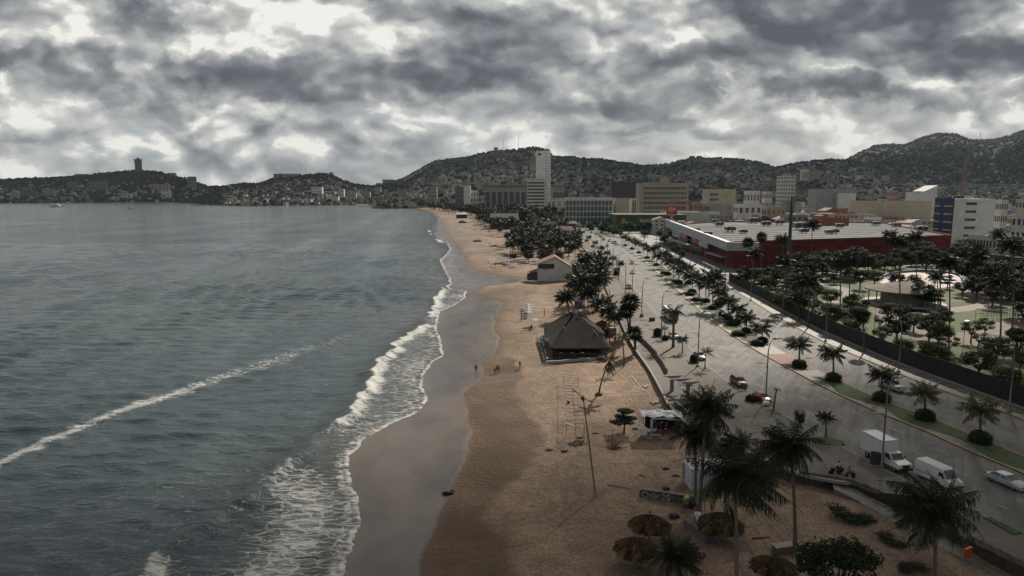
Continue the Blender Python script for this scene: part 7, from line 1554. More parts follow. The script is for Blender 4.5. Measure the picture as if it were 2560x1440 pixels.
for k in (.14, .34, .53): MB().box((x0 + (x1 - x0) * k, Yf + .22, zf + 1.35), (.85, .1, .14)).build('shelf_sign', mat('pale_panel', (.30, .27, .26), .7), hall)
# dark plank fence along the hall, sandbag rows
m = MB()
pl = [G(1357, 835, -1.9), G(1362, 866, -1.9), G(1376, 898, -1.9)]
t_ = thing('plank_fence', 'dark plank fence along the seaward side of the thatched hall', 'fence')
for a, b in zip(pl, pl[1:]):
    d = b - a; m.box(((a.x + b.x) / 2 + .5, (a.y + b.y) / 2, -1.2), (d.length, .08, 1.5), atan2(d.y, d.x))
m.build('planks', mat('dark_timber', (.05, .037, .028)), t_); MB().tube([(pl[0].x + .4, pl[0].y + .3, -2), (pl[0].x + .4, pl[0].y + .3, 1.0)], .09, 6).build('post', mat('dark_timber', (.05, .037, .028)), t_)
MB().box((pl[0].x + 2.3, pl[0].y + .4, -.9), (3.4, .1, 1.9)).build('dark_screen', netm, t_)
bagw = mat('sandbag_white', (.40, .39, .40), .8, .15, 4, bump=.02); bagg = mat('sandbag_green', (.10, .22, .20), .8, .15, 4, bump=.02)
bm_ = []
for k in range(3):
    m = MB(); m.blob((0, 0, 0), (.42, .26, .15), .05, k, sub=2); bm_.append((m.mesh('sandbag', bagw, True), m.mesh('sandbag', bagg, True)))
rr = random.Random(8)
def bag(p, rz, white, lb, grp): T(put('sandbag', bm_[rr.randrange(3)][0 if white else 1], None, p, rz, rr.uniform(.9, 1.1)), lb, 'sandbag', grp)
a = G(1366, 909, -1.9); b = G(1500, 899, -1.9)
for row in range(2):
    for k in range(22):
        p = a.lerp(b, (k + .5 * row) / 22); p.z = -1.75 + row * .26 + .05 * sin(k); p.y += row * .15; bag(p, rr.uniform(-.2, .2), True, 'white sandbag in the long double row in front of the thatched hall', 'sandbags in front of the hall')
for row in range(2):
    for k in range(20):
        f = k / 20; p = (G(1352, 838, -1.9).lerp(G(1357, 866, -1.9), f * 2) if f < .5 else G(1357, 866, -1.9).lerp(G(1367, 905, -1.9), f * 2 - 1)); p = p.copy(); p.x -= row * .7 - .2; p.z = -1.72 + rr.uniform(0, .25); gr = (.35 < f < .75) and rr.random() < .7
        bag(p, 1.3 + rr.uniform(-.3, .3), not gr, 'pale sandbag in the heap along the seaward side of the hall' if not gr else 'green sandbag in the heap along the seaward side of the hall', 'seaward pale sandbags' if not gr else 'seaward green sandbags')
# smaller thatched lean-to behind
def thatch_cone(p, R_, h, hp, label, name='thatched_sunshade', seed=1, poleh=.55):
    t_ = thing(name, label, 'sunshade', p); m = MB(); r2 = random.Random(seed); n = 46
    for lay in range(7):
        t0 = lay / 7; rA = R_ * (1 - t0 * .92) * (1.03 if lay else 1); rB = R_ * (1 - min(1, (t0 + .26)) * .97); zA = hp + h * (t0 ** .85); zB = hp + h * (min(1, t0 + .26) ** .85) + .05
        for k in range(n):
            a0 = 2 * pi * k / n + r2.uniform(-.03, .03); a1 = a0 + 2 * pi / n * 1.25; j = r2.uniform(.92, 1.06); dz = r2.uniform(-.10, .05); am = (a0 + a1) / 2
            m.face([(cos(a0) * rA * j * .97, sin(a0) * rA * j * .97, zA + dz), (cos(am) * rA * j * 1.03, sin(am) * rA * j * 1.03, zA + dz - .06), (cos(a1) * rA * j * .97, sin(a1) * rA * j * .97, zA + dz), (cos(a1) * rB, sin(a1) * rB, zB), (cos(a0) * rB, sin(a0) * rB, zB)])
    m.build('thatch', mat('sunshade_thatch', (.060, .038, .020), .95, .3, 1.5, island=.6, col2=(.024, .018, .011), spec=.1), t_); m = MB(); m.tube([(0, 0, -.3), (0, 0, hp + h + poleh)], .09, 8); m.build('pole', trunkm, t_); return t_
thatch_cone(SG(1623, 1352), 2.3, 1.15, 1.75, 'thatched sunshade with a pole stub on top, farther of the two at the bottom', seed=1); thatch_cone(SG(1590, 1412), 2.3, 1.15, 1.7, 'thatched sunshade half hidden by the low bushy palm', seed=2, poleh=.05); thatch_cone(SG(1932, 1465), 2.2, .9, 1.9, 'greyish flat thatched sunshade at the bottom edge below the bench box', seed=3, poleh=.0)
p = SG(1505, 838); thatch_cone(p, 3.6, 2.0, 1.9, 'small thatched shelter tucked behind the right side of the thatched hall', seed=5, poleh=.1)
p = SG(1800, 1350); thatch_cone(p, 2.6, 1.4, 1.7, 'brown thatched shelter under the biggest foreground palm', seed=6, poleh=0)
# far thatch / shed roofs of the beach clubs
def shed(px0, px1, py, pb, label, roofmt, zb=-2, wall='darkgrey', d=8, name='beach_shed'):
    a = G(px0, pb, zb); Y = a.y; b = AT(px1, pb, Y); zt = ZH(py, Y); t_ = thing(name, label, 'shed', ((a.x + b.x) / 2, Y + d / 2, zb)); w_ = b.x - a.x; h = zt - zb
    m = MB(); 
    for s in (-1, 1): m.face([(-w_ / 2 - .5, s * (d / 2 + .8), h * .72), (w_ / 2 + .5, s * (d / 2 + .8), h * .72), (w_ / 2 - .2, 0, h), (-w_ / 2 + 1.2, 0, h)])
    m.face([(-w_ / 2 - .5, -d / 2 - .8, h * .72), (-w_ / 2 - .5, d / 2 + .8, h * .72), (-w_ / 2 + 1.2, 0, h)]); m.build('roof', roofmt, t_); m = MB(); m.box((0, .5, h * .35), (w_ * .96, d - 1.2, h * .7)); m.build('wall', pt(wall), t_)
    for k in range(5): MB().tube([(-w_ / 2 + k * w_ / 4, -d / 2 - .3, 0), (-w_ / 2 + k * w_ / 4, -d / 2 - .3, h * .72)], .12, 5).build('post', mat('dark_timber', (.05, .037, .028)), t_)
    return t_
shed(1224, 1296, 534, 573, 'long grey-roofed beach restaurant shed at the grove edge', mat('shed_roof_grey', (.16, .15, .135), .9, .2, .5), d=14, wall='dark'); shed(1300, 1400, 554, 585, 'brown thatched beach club roof deep in the grove', thm, d=12, wall='dark'); shed(1388, 1432, 566, 600, 'brown-roofed pavilion with a white side wall by the promenade', rustm, d=10, wall='offwhite', zb=-1); shed(1412, 1442, 553, 575, 'small grey roof above the brown-roofed pavilion', mat('shed_roof_grey', (.16, .15, .135)), d=9, zb=-.5)
shed(1140, 1168, 532, 546, 'pale canopied beach stall near the head of the beach', whitem, d=8, wall='dark'); shed(1062, 1082, 510.5, 516, 'low pale-roofed shelter at the dark far tree line', roofs, d=10); shed(1480, 1500, 540, 552, 'pale shed with a white roof beside the far avenue', roofw, zb=0, d=10, wall='offwhite')
# brushwood heaps on the beach
def heap(px, py, R_, H, label, n=160, seed=1, cl=(.06, .05, .035)):
    m = MB(); r2 = random.Random(seed)
    for _ in range(n):
        a = r2.uniform(0, 6.28); d = R_ * sqrt(r2.random()); x, y = cos(a) * d, sin(a) * d * .7; z = H * (1 - d / R_) * r2.random(); b2 = r2.uniform(0, 6.28); L = r2.uniform(.4, 1.1); m.tube([(x, y, z), (x + cos(b2) * L, y + sin(b2) * L, z + r2.uniform(0, .8))], [.05, .02], 4)
    m.blob((0, 0, 0), (R_ * .8, R_ * .55, H * .6), .25, seed, sub=2); T(m.build('brushwood_heap', mat('brushwood', cl, 1, .3, 2), None, False, SG(px, py)), label, 'brushwood')
heap(1194, 604, 4.0, 2.2, 'spiky heap of driftwood branches in the middle of the far beach', seed=1); heap(1237, 616, 3.8, 1.6, 'low dark mound of brush beside the tiny figure on the far beach', seed=2); heap(1156, 557, 6, 4.5, 'big cluttered brown heap of palm thatch on the far beach', 300, seed=3); heap(1535, 1120, 1.2, .35, 'scrap of dark net and seaweed below the almond tree', 30, seed=4, cl=(.09, .08, .07)); heap(1440, 1110, 1.5, .2, 'strewn dark seaweed beside the metal frame', 24, seed=5); heap(1650, 900 + 10, 1.2, .3, 'dark brush against the curved ramp wall', 30, seed=6)
# white gabled house
b0 = G(1345, 703, -2.2); Y = b0.y; b1 = AT(1428, 703, Y); w_ = b1.x - b0.x; zp = ZH(641, Y) + 2.2; zl = ZH(658, Y) + 2.2; zr2 = ZH(668, Y) + 2.2
t_ = thing('beach_house', 'white walled beach house with a red and white gabled roof', 'house', (b0.x, Y, -2.2)); xp = w_ * .52
m = MB(); prof = [(0, 0), (w_, 0), (w_, zr2 - .3), (xp, zp - .25), (0, zl - .25)]; m.face([(x, 0, z) for x, z in prof]); m.face([(x, 11, z) for x, z in prof[::-1]])
for (a, b) in zip(prof, prof[1:] + prof[:1]): m.face([(a[0], 0, a[1]), (a[0], 11, a[1]), (b[0], 11, b[1]), (b[0], 0, b[1])])
m.build('wall', pt('white'), t_); m = MB(); m.face([(-1, -.7, zl - .45), (xp, -.7, zp), (xp, 12, zp), (-1, 12, zl - .45)]); m.face([(xp, -.7, zp), (w_ + 1.6, -.7, zr2 - .75), (w_ + 1.6, 12, zr2 - .75), (xp, 12, zp)]); m.build('roof', tilem, t_)
m = MB(); m.tube([(-1, -.75, zl - .5), (xp, -.75, zp - .02), (w_ + 1.6, -.75, zr2 - .8)], .22, 4); 
m.face([(xp, -.72, zp + .03), (w_ + 1.6, -.72, zr2 - .72), (w_ + 1.6, 1.2, zr2 - .72), (xp, 1.2, zp + .03)]); m.build('barge_board', whitem, t_)
m = MB(); m.box((xp * .48, -.06, zl - 1.3), (xp * .92, .15, 2.0)); m.build('window', mat('louvred_opening', (.035, .035, .04), .7), t_); MB().box((xp * .45, -.05, zl - 2.6), (2.5, .1, .18)).build('slot', blackm, t_); MB().box((w_ * .66, -.05, zl - 2.6), (.4, .1, .4)).build('slot', blackm, t_)
m = MB(); m.face([(-4.8, -.2, 3.1), (-.1, -.2, 4.4), (-.1, 9, 4.4), (-4.8, 9, 3.1)]); m.build('porch_roof', rustm, t_); MB().box((-2.4, 5.5, 1.6), (4.2, 6, 3.2)).build('porch_wall', pt('darkgrey'), t_)
p = AT(1478, 668, G(1478, 690, 0).y); bpx(1452, 1486, 666, p.y + 8, d=8, label='low red-tiled annexe between the gabled house and the promenade', wall='darkgrey', win=False, roof='gable', roofmt=tilem)
# volleyball posts, posts
for i, (bx, by, ty) in enumerate([(1361, 790, 772), (1387, 787, 770)]): pole(bx, by, ty, ['left', 'right'][i] + ' one of the two red-brown net posts on the sand', .12, True, mt=mat('red_brown_paint', (.17, .07, .05), .8), name='net_post', cat='post')
pole(1531, 1100, 1074, 'thin brown stick upright in the sand near the almond tree', .05, True, mt=rustm, name='stick', cat='stick')
# rusty ladder-like frame
t_ = thing('rebar_frame', 'long rusty ladder-like metal frame standing on the sand', 'frame'); zb = -2.0; z1 = zb + 2.0
cor = [G(1415, 1093, zb), G(1460, 1089, zb), G(1445, 965, zb), G(1408, 960, zb)]; rs = mat('rusty_rebar', (.13, .075, .05), .8, .2, 3)
m = MB()
for i in range(4):
    a, b = cor[i], cor[(i + 1) % 4]; m.tube([(a.x, a.y, z1), (b.x, b.y, z1)], .035, 5); MB().tube([(a.x, a.y, zb - .3), (a.x, a.y, z1)], .045, 5).build('leg', rs, t_)
for k in range(1, 15): f = k / 15; a = cor[0].lerp(cor[3], f); b = cor[1].lerp(cor[2], f); m.tube([(a.x, a.y, z1), (b.x, b.y, z1 + .02)], .028, 4)
m.build('rungs', rs, t_)
T(MB().blob((0, 0, .25), .3, .05, 1, sub=2).build('ball', mat('red_ball', (.20, .05, .035), .6), None, True, SG(1421, 1008)), 'small red ball under the rusty frame', 'ball')
# parasols
def parasol(p, R_, hp, c1, label, group=None, c2=None):
    t_ = thing('beach_parasol', label, 'parasol', p, 0, group); m = MB(); n = 8
    for k in range(n):
        a0, a1 = 2 * pi * k / n, 2 * pi * (k + 1) / n
        for (ra, za, rb, zb_) in ((0, .0, R_ * .5, -.16), (R_ * .5, -.16, R_, -.42)):
            m.face([(cos(a0) * ra, sin(a0) * ra, hp + za), (cos(a0) * rb, sin(a0) * rb, hp + zb_), (cos(a1) * rb, sin(a1) * rb, hp + zb_), (cos(a1) * ra, sin(a1) * ra, hp + za)][(1 if ra == 0 else 0):] if ra else [(0, 0, hp), (cos(a0) * rb, sin(a0) * rb, hp + zb_), (cos(a1) * rb, sin(a1) * rb, hp + zb_)], k % 2 if c2 else 0)
    m.build('canopy', [c1, c2 or c1], t_); MB().tube([(0, 0, -.3), (0, 0, hp + .1)], .03, 6).build('pole', metal, t_); return t_
pb_, pw_, pc_ = mat('parasol_blue', (.06, .26, .42), .7, .1, 2, trans=.3), mat('parasol_white', (.50, .52, .54), .7, .1, 2, trans=.3), mat('parasol_teal', (.20, .36, .42), .7, .1, 2, trans=.3)
parasol(SG(1331, 816), 1.6, 2.3, pc_, 'pale teal parasol standing alone nearest the thatched hall')
for i, (px, py) in enumerate([(1318, 775), (1319, 781), (1320, 787), (1319, 794)]): parasol(SG(px, py), 1.3, 2.2, pw_, 'white and blue striped parasol in the tight row on the sand', 'striped parasols in a row', pb_ if i < 2 else pc_)
for i, (px, py) in enumerate([(1264, 659), (1270, 661), (1286, 668)]): parasol(SG(px, py), 2.0 if i < 2 else 1.7, 2.4, pb_, ['bright blue parasol, left of the three on the far beach', 'bright blue parasol in the middle of the three on the far beach', 'lower bright blue parasol right of the other two'][i])
# tables, chairs near parasols
def table_set(p, label, dark=True):
    t_ = thing('beach_table', label, 'table', p); mt = blackm if dark else whitem; MB().box((0, 0, .72), (.8, .8, .05)).build('tabletop', mt, t_)
    for a in (-1, 1):
        for c in (-1, 1): MB().tube([(a * .32, c * .32, .7), (a * .38, c * .38, 0)], .025, 4).build('leg', mt, t_)
def chair(p, rz, label, group, mt=blackm):
    t_ = thing('beach_chair', label, 'chair', p, rz, group); MB().box((0, 0, .4), (.5, .5, .05)).build('seat', mt, t_); MB().box((0, .26, .72), (.48, .05, .6), tilt=Matrix.Rotation(-.2, 3, 'X')).build('backrest', mt, t_)
    for a in (-1, 1):
        for c in (-1, 1): MB().tube([(a * .2, c * .2, .4), (a * .24, c * .24, 0)], .02, 4).build('leg', mt, t_)
p = SG(1328, 823); table_set(p, 'dark beach table under the lone teal parasol')
for k in range(4): chair(p + Vector((cos(k * 1.6) * 1.0, sin(k * 1.6) * 1.0, 0)), k * 1.6 - pi / 2 + pi, 'dark beach chair round the table under the teal parasol', 'chairs under the teal parasol')
for k in range(7): chair(SG(1306 + (k % 2) * 8, 778 + k * 4), 1.2, 'dark lounger-like chair in the line beside the striped parasols', 'chairs beside the striped parasols')
p = SG(1266, 666); table_set(p, 'dark table under the blue parasols on the far beach')
for k in range(4): chair(p + Vector((cos(k * 1.6) * 1.2, sin(k * 1.6) * 1.2, 0)), k * 1.6, 'dark chair under the blue parasols on the far beach', 'chairs under the blue parasols')
table_set(SG(1313, 795), 'white folding table beside the row of striped parasols', False)
# ================================================================== stalls on the near sand
def tarp(name, label, p, w_, d_, h, top, side, rz=0, sag=.15):
    t_ = thing(name, label, 'stall', p, rz); m = MB(); n = 8; r2 = random.Random(int(w_ * 10))
    Zt = [[h + sag * sin(i * 2.1) * cos(j * 1.7) - .25 * abs(i / n - .5) + r2.uniform(-.04, .04) for j in range(n + 1)] for i in range(n + 1)]
    P_ = lambda i, j: (-w_ / 2 + w_ * i / n, -d_ / 2 + d_ * j / n, Zt[i][j])
    for i in range(n):
        for j in range(n): m.face([P_(i, j), P_(i + 1, j), P_(i + 1, j + 1), P_(i, j + 1)])
    m.build('tarpaulin_roof', top, t_)
    for a in (-1, 1):
        for c in (-1, 1): MB().tube([(a * w_ / 2 * .97, c * d_ / 2 * .97, -.2), (a * w_ / 2 * .97, c * d_ / 2 * .97, h)], .05, 5).build('post', whitem, t_)
    return t_
p = SG(1652, 1080); p.z = max(p.z, -2.0); st2 = tarp('souvenir_stall', 'cluttered souvenir stall with patchwork tarpaulin roof and dark hanging goods', p, 6.2, 3.4, 3.0, mat('patchwork_tarpaulin', (.42, .43, .45), .7, .5, .9, col2=(.14, .15, .17)), None, -.06)
m = MB(); m.box((.3, 1.2, 1.3), (5.2, .1, 2.4)); m.box((2.6, 0, 1.2), (.1, 2.8, 2.2)); m.build('dark_backcloth', mat('navy_cloth', (.012, .012, .035), .9), st2)
m = MB(); m.box((-2.9, -.6, 2.4), (.12, 2.2, 1.1)); m.box((-1.7, -1.75, 1.3), (.35, .2, 2.6)); m.tube([(-1.7, -1.75, 2.6), (0, -1.75, 2.75), (2.8, -1.72, 2.5)], .16, 5); m.build('rolled_tarpaulin', mat('pale_tarpaulin', (.38, .38, .40), .8, .2, 2), st2)
r2 = random.Random(4)
for i, (c, nm) in enumerate([((.22, .03, .03), 'red'), ((.30, .30, .32), 'white'), ((.05, .07, .20), 'blue'), ((.20, .05, .04), 'rust')]):
    m = MB()
    for k in range(14): m.blob((r2.uniform(-1.2, 2.7), r2.uniform(-1.3, .9), r2.uniform(.25, 1.9)), (r2.uniform(.1, .28), .12, r2.uniform(.1, .3)), .3, k)
    m.build('hanging_goods', mat('goods_' + nm, c, .8, .2, 3), st2)
q0 = p + Vector((-3.2, -1.6, 0)); o = thing('ice_box', 'white cooler box at the left foot of the souvenir stall', 'cooler', q0 + Vector((0, -.2, .1))); MB().box((0, 0, .65), (1.3, .9, .9)).build('body', whitem, o); MB().box((0, 0, 1.14), (1.36, .96, .12)).build('lid', whitem, o)
o = thing('swan_pedalo', 'white heart and crescent shaped photo bench before the souvenir stall', 'bench', p + Vector((-1.4, -2.7, 0))); m = MB()
for s in (-1, 1):
    m.tube([(s * 1.0 + .55 * cos(a), 0, .55 + .55 * sin(a)) for a in np.linspace(pi, 2 * pi, 9)], .11, 6)
m.box((0, 0, .55), (1.6, .35, .12)); m.build('bench_body', mat('cream_paint', (.36, .33, .28), .7), o)
p = SG(1765, 1210); p.z = -1.9; wt_ = tarp('white_tarpaulin_stall', 'shuttered stall wrapped in blue-white tarpaulin behind the tall palms', p, 5.0, 3.2, 2.9, mat('blue_white_tarpaulin', (.42, .45, .52), .6, .15, 1.2), None, .05)
m = MB(); n = 14
for (xa, ya, xb, yb) in ((-2.5, -1.6, 2.5, -1.6), (2.5, -1.6, 2.5, 1.6), (-2.5, 1.6, -2.5, -1.6)):
    for k in range(n):
        t0, t1 = k / n, (k + 1) / n; o0, o1 = .10 * sin(k * 2.3), .10 * sin((k + 1) * 2.3); m.face([(xa + (xb - xa) * t0 + o0, ya + (yb - ya) * t0 - o0, 0), (xa + (xb - xa) * t1 + o1, ya + (yb - ya) * t1 - o1, 0), (xa + (xb - xa) * t1, ya + (yb - ya) * t1, 2.8), (xa + (xb - xa) * t0, ya + (yb - ya) * t0, 2.8)])
m.build('tarpaulin_wall', mat('blue_white_tarpaulin', (.42, .45, .52)), wt_)
def stack_chairs(px, py, n, label, grp):
    for k in range(n):
        b = SG(px, py); t_ = thing('plastic_chair', label, 'chair', b + Vector((0, 0, .16 * k)), .3, grp); mt = mat('grey_white_plastic', (.30, .30, .31), .5, .1, 2); MB().box((0, 0, .42), (.46, .46, .04)).build('seat', mt, t_); MB().box((0, .24, .70), (.46, .04, .55)).build('backrest', mt, t_)
        for a in (-1, 1):
            for c in (-1, 1): MB().tube([(a * .2, c * .2, .42), (a * .23, c * .23, 0)], .03, 4).build('leg', mt, t_)
stack_chairs(1712, 1202, 9, 'grey-white plastic chair in the leftmost tall stack beside the tarpaulin stall', 'left stack of plastic chairs'); stack_chairs(1727, 1218, 9, 'grey-white plastic chair in the right tall stack beside the tarpaulin stall', 'right stack of plastic chairs')
# graffiti wall stub
a = SG(1604, 1243); b = SG(1738, 1262); d = b - a; gw = thing('graffiti_wall', 'low dark wall half buried in sand with white graffiti lettering', 'wall', a, atan2(d.y, d.x)); w_ = d.length
m = MB(); m.box((w_ / 2, .15, .25), (w_, .45, 1.5)); m.blob((0, .15, .3), (.35, .25, .72), .02, 1, sub=2); m.build('wall', mat('dark_concrete', (.075, .07, .068), .95, .3, 1.5), gw); MB().box((w_ / 2, .16, 1.03), (w_ - .1, .5, .07)).build('coping', mat('coping_concrete', (.16, .145, .12), .95, .2, 1.5), gw)
gfm = mat('graffiti_white', (.40, .40, .40), .9, .3, 3)
text(gw, 'Odin2S', (1.7, -.10, .40), 1.15, 0, gfm, .015, 'graffiti_text'); text(gw, 'VOMER', (4.6, -.10, .36), 1.0, 0, mat('graffiti_grey', (.17, .17, .17), .9), .012, 'graffiti_text')
# barrels and buckets
def barrel(px, py, mt, label, r=.3, h=.9, grp=None, name='barrel', dz=0, lid=None):
    b = SG(px, py) + Vector((0, 0, dz)); t_ = thing(name, label, name.replace('_', ' '), b, 0, grp); MB().lathe([(r * .9, 0), (r, .1), (r, h * .5), (r * 1.03, h * .52), (r, h * .55), (r, h), (r * .85, h), (r * .8, h * .7), (0, h * .68)], 16).build('body', mt, t_, True)
    if lid: MB().lathe([(0, h + .12), (r * .9, h + .06), (r * 1.02, h), (r * 1.02, h - .05)], 14).build('lid', lid, t_, True)
    return t_
barrel(1716, 1268, mat('grey_green_plastic', (.07, .09, .08), .6), 'grey-green litter drum stuffed with yellow bags at the end of the graffiti wall', .42, 1.0); T(MB().blob((0, 0, 0), (.32, .3, .28), .25, 5, sub=2).build('rubbish_bag', mat('yellow_bag', (.36, .38, .12), .5), None, True, SG(1716, 1268) + Vector((0, 0, 1.15))), 'pale yellow rubbish bag on top of the litter drum', 'bag')
barrel(1732, 1270, blackm, 'black litter drum beside the grey-green one', .42, 1.1)
for i, (px, py, mt, nm, dz) in enumerate([(1742, 1302, mat('red_plastic', (.25, .03, .02), .5), 'red-orange bucket at the top of the leaning row under the big palm', 1.1), (1744, 1310, whitem, 'white bucket just below the red-orange one', .9), (1748, 1320, whitem, 'white bucket in the middle of the leaning row', .8), (1752, 1330, mat('pale_grey_plastic', (.33, .33, .34), .6), 'pale grey bucket in the leaning row', .7), (1760, 1342, mat('pinkish_plastic', (.30, .12, .12), .6), 'pink-rimmed bucket at the lower end of the row', .6), (1775, 1335, mat('pale_grey_plastic', (.33, .33, .34)), 'pale grey bucket standing apart at the right of the row', .8)]):
    barrel(px, py, mt, nm, .32, .45, name='bucket', dz=dz)
bx_ = thing('display_counter', 'slanting grey counter carrying the row of buckets under the big palm', 'counter', SG(1756, 1352)); MB().box((0, 1.4, .45), (1.1, 4.2, .9), .35).build('counter_top', mat('grey_cloth', (.10, .10, .11), .8, .2, 3), bx_)
# concrete bench box
b = SG(1957, 1382); o = thing('bench_box', 'pale-topped concrete bench box beside the slim palm trunk', 'bench', b, .25); MB().box((0, 0, .4), (2.1, .85, .9)).build('base', mat('brown_board', (.10, .08, .065), .9), o); MB().box((0, 0, .88), (2.2, .95, .08)).build('seat', mat('pale_board', (.33, .27, .22), .8), o)
def plank(px0, py0, px1, py1, label, r=.07, mt=None, name='plank', lift=.08):
    a = SG(px0, py0); b = SG(px1, py1); T(MB().tube([(0, 0, lift), ((b.x - a.x), b.y - a.y, b.z - a.z + lift)], [r, r * .7], 5).build(name, mt or mat('drift_plank', (.16, .14, .11), .9, .2, 3), None, False, a), label, name.replace('_', ' '))
plank(1517, 1213, 1578, 1224, 'long pale stick lying on the sand left of the graffiti wall', .06); plank(1597, 1188, 1614, 1192, 'short dark stick on the sand above the graffiti wall', .07, rs); plank(1880, 1348, 1925, 1344, 'dark plank lying between the big palm and the bench box', .08, mat('dark_timber', (.05, .037, .028))); plank(1579, 941, 1610, 979, 'curved pale hose-like stick beside the stepping stones', .06, whitem); plank(1225 - 0, 680 - 12, 1290, 690, 'long dark timber lying at the edge of the stream', .3, mat('dark_timber', (.05, .037, .028)), lift=0)
m = MB(); r2 = random.Random(6); m.blob((0, 0, .15), (.75, .35, .25), .25, 7, sub=2); m.blob((.55, .3, .25), (.3, .25, .25), .3, 4); T(m.build('driftwood_log', mat('wet_driftwood', (.018, .014, .012), .8), None, True, SG(1119, 1235)), 'black driftwood lump at the edge of the wet sand', 'driftwood')
# small litter on the sand, each its own thing
for i, (px, py, s, c, lb) in enumerate([(1665, 1173, .35, (.04, .035, .03), 'small black crate on the sand left of the tarpaulin stall'), (1685, 1292, .55, (.04, .03, .025), 'dark pile of ash and leaves on the sand right of the sunshades'), (1591, 1297, .3, (.10, .10, .10), 'grey crate behind the farther sunshade'), (1665, 1222, .4, (.05, .04, .03), 'dark weed clump just above the graffiti wall'), (2093, 1301 - 18, .14, (.5, .5, .48), 'tiny white scrap on the dune scrub'), (2189, 1330, .25, (.22, .18, .14), 'pale flat stone on the sand below the ramp')]):
    T(MB().blob((0, 0, s * .3), (s * 1.2, s, s * .5), .25, i, sub=2).build(['crate', 'ash_pile', 'crate', 'weed_clump', 'paper_scrap', 'stone'][i], mat('litter_%d' % i, c, .9, .3, 3), None, True, SG(px, py)), lb, ['crate', 'ash pile', 'crate', 'weed', 'litter', 'stone'][i])
for i, (px, py) in enumerate([(1590, 1072), (1600, 1076), (1690, 1178 + 12), (1372, 1125), (1412, 1128), (1450, 1095), (1490, 1084)]): T(MB().blob((0, 0, .06), (.5, .3, .12), .4, i, sub=2).build('seaweed_clump', mat('seaweed', (.045, .038, .025), .95), None, True, SG(px, py)), 'small dark seaweed clump scattered on the near sand', 'seaweed', 'seaweed clumps on the near sand')
# stepping stones down the slope
for (ps, grp) in (([(1612, 970), (1619, 967), (1626, 964), (1633, 961), (1640, 958)], 'upper'), ([(1633, 1010), (1640, 1007), (1648, 1003), (1656, 1000), (1662, 996)], 'lower')):
    for px, py in ps: p = G(px, py, -1.1); T(MB().box((0, 0, 0), (.55, 1.3, .7), .35).build('stepping_stone', mat('step_concrete', (.30, .27, .23), .85, .15, 2), None, False, p), f'square concrete step in the {grp} short flight beside the ramp', 'step', f'{grp} flight of concrete steps')
# concrete T-beam shelter, three fins
def tshelter(px, py, py_top, fins, label):
    b = G(px, py, 0); h = ZH(py_top, b.y); t_ = thing('concrete_shelter', label, 'shelter', b, .18); cm_ = mat('shelter_concrete', (.20, .19, .18), .85, .15, 1.5); m = MB(); d = 2.6
    MB().box((0, 0, h * .45), (.6, .35, h * .9)).build('column', cm_, t_)
    if fins > 1: MB().box((-1.1, 4.2, h * .45), (.6, .35, h * .9)).build('column', cm_, t_); MB().box((-.5, 2.0, h * .92), (.35, 6.2, .35), .25).build('spine_beam', cm_, t_)
    for k in range(fins):
        m = MB(); y = -.2 + k * 2.1; x = .1 - k * .55; z = h * .95 + .2
        m.add([(x - 2.1, y - .28, z + .22), (x + 2.1, y - .28, z + .22), (x + 2.1, y + .28, z + .22), (x - 2.1, y + .28, z + .22), (x - .3, y - .4, z - .25), (x + .3, y - .4, z - .25), (x + .3, y + .4, z - .25), (x - .3, y + .4, z - .25)], [(0, 1, 2, 3), (7, 6, 5, 4), (0, 4, 5, 1), (1, 5, 6, 2), (2, 6, 7, 3), (3, 7, 4, 0)]); m.build('fin', cm_, t_)
    return t_
tshelter(1719, 994, 957, 3, 'concrete promenade shelter with three winged fins on two columns'); tshelter(1930, 1108, 1078, 1, 'single-winged concrete shelter with a green sign panel behind the slim palm')
p = G(1930, 1108, 0); o = thing('notice_board', 'green and white notice panel fixed at the single-winged shelter', 'sign', p + Vector((.6, .5, 0))); MB().box((0, 0, 1.3), (.9, .12, 2.2)).build('board', mat('notice_green', (.03, .10, .07), .6), o); MB().box((.25, -.08, 1.4), (.3, .04, 1.8)).build('panel', whitem, o)
T(MB().box((0, 0, .22), (1.9, .5, .42), .3).build('stone_bench', mat('bench_stone', (.24, .22, .19), .8), None, False, G(1713, 1002, 0)), 'pale stone bench at the foot of the three-finned shelter', 'bench')
# ramp walls on the promenade
def wall_line(pts, z0, z1, th_, label, mt, name='wall', cat='wall'):
    L_ = smooth_line(pts, 0, 5); m = MB(); n = len(L_); A_ = []; B2 = []
    for i, p in enumerate(L_):
        d = (Vector(L_[min(i + 1, n - 1)]) - Vector(L_[max(i - 1, 0)])).normalized(); nn = Vector((-d.y, d.x)) * th_ / 2; A_.append(Vector(p) + nn); B2.append(Vector(p) - nn)
    for i in range(n - 1):
        a, b, c, d = A_[i], A_[i + 1], B2[i + 1], B2[i]; m.face([(*a, z1), (*b, z1), (*c, z1), (*d, z1)][::-1]); m.face([(*a, z0), (*b, z0), (*b, z1), (*a, z1)]); m.face([(*d, z1), (*c, z1), (*c, z0), (*d, z0)])
    for e in (0, n - 1): a, d = A_[e], B2[e]; m.face([(*a, z0), (*a, z1), (*d, z1), (*d, z0)])
    return T(m.build(name, mt), label, cat)
wall_line([(1596, 846), (1612, 860), (1630, 878), (1645, 898), (1658, 916), (1667, 934)], 0, 1.0, .3, 'low curving dark wall beside the ramp below the fan palms', stone); wall_line([(1686, 1012), (1700, 1022), (1712, 1036)], 0, .7, .25, 'short low wall behind the souvenir stall', stone)
wall_line(E_px[4:7] + [], -.1, .55, .4, 'rubble stone parapet along the promenade edge at the lower right', stone, 'parapet_wall'); wall_line([(2900, 1560), (2700, 1480), (2560, 1415), (2433, 1353)], -.1, .55, .4, 'rubble stone parapet continuing to the bottom right corner', stone, 'parapet_wall')
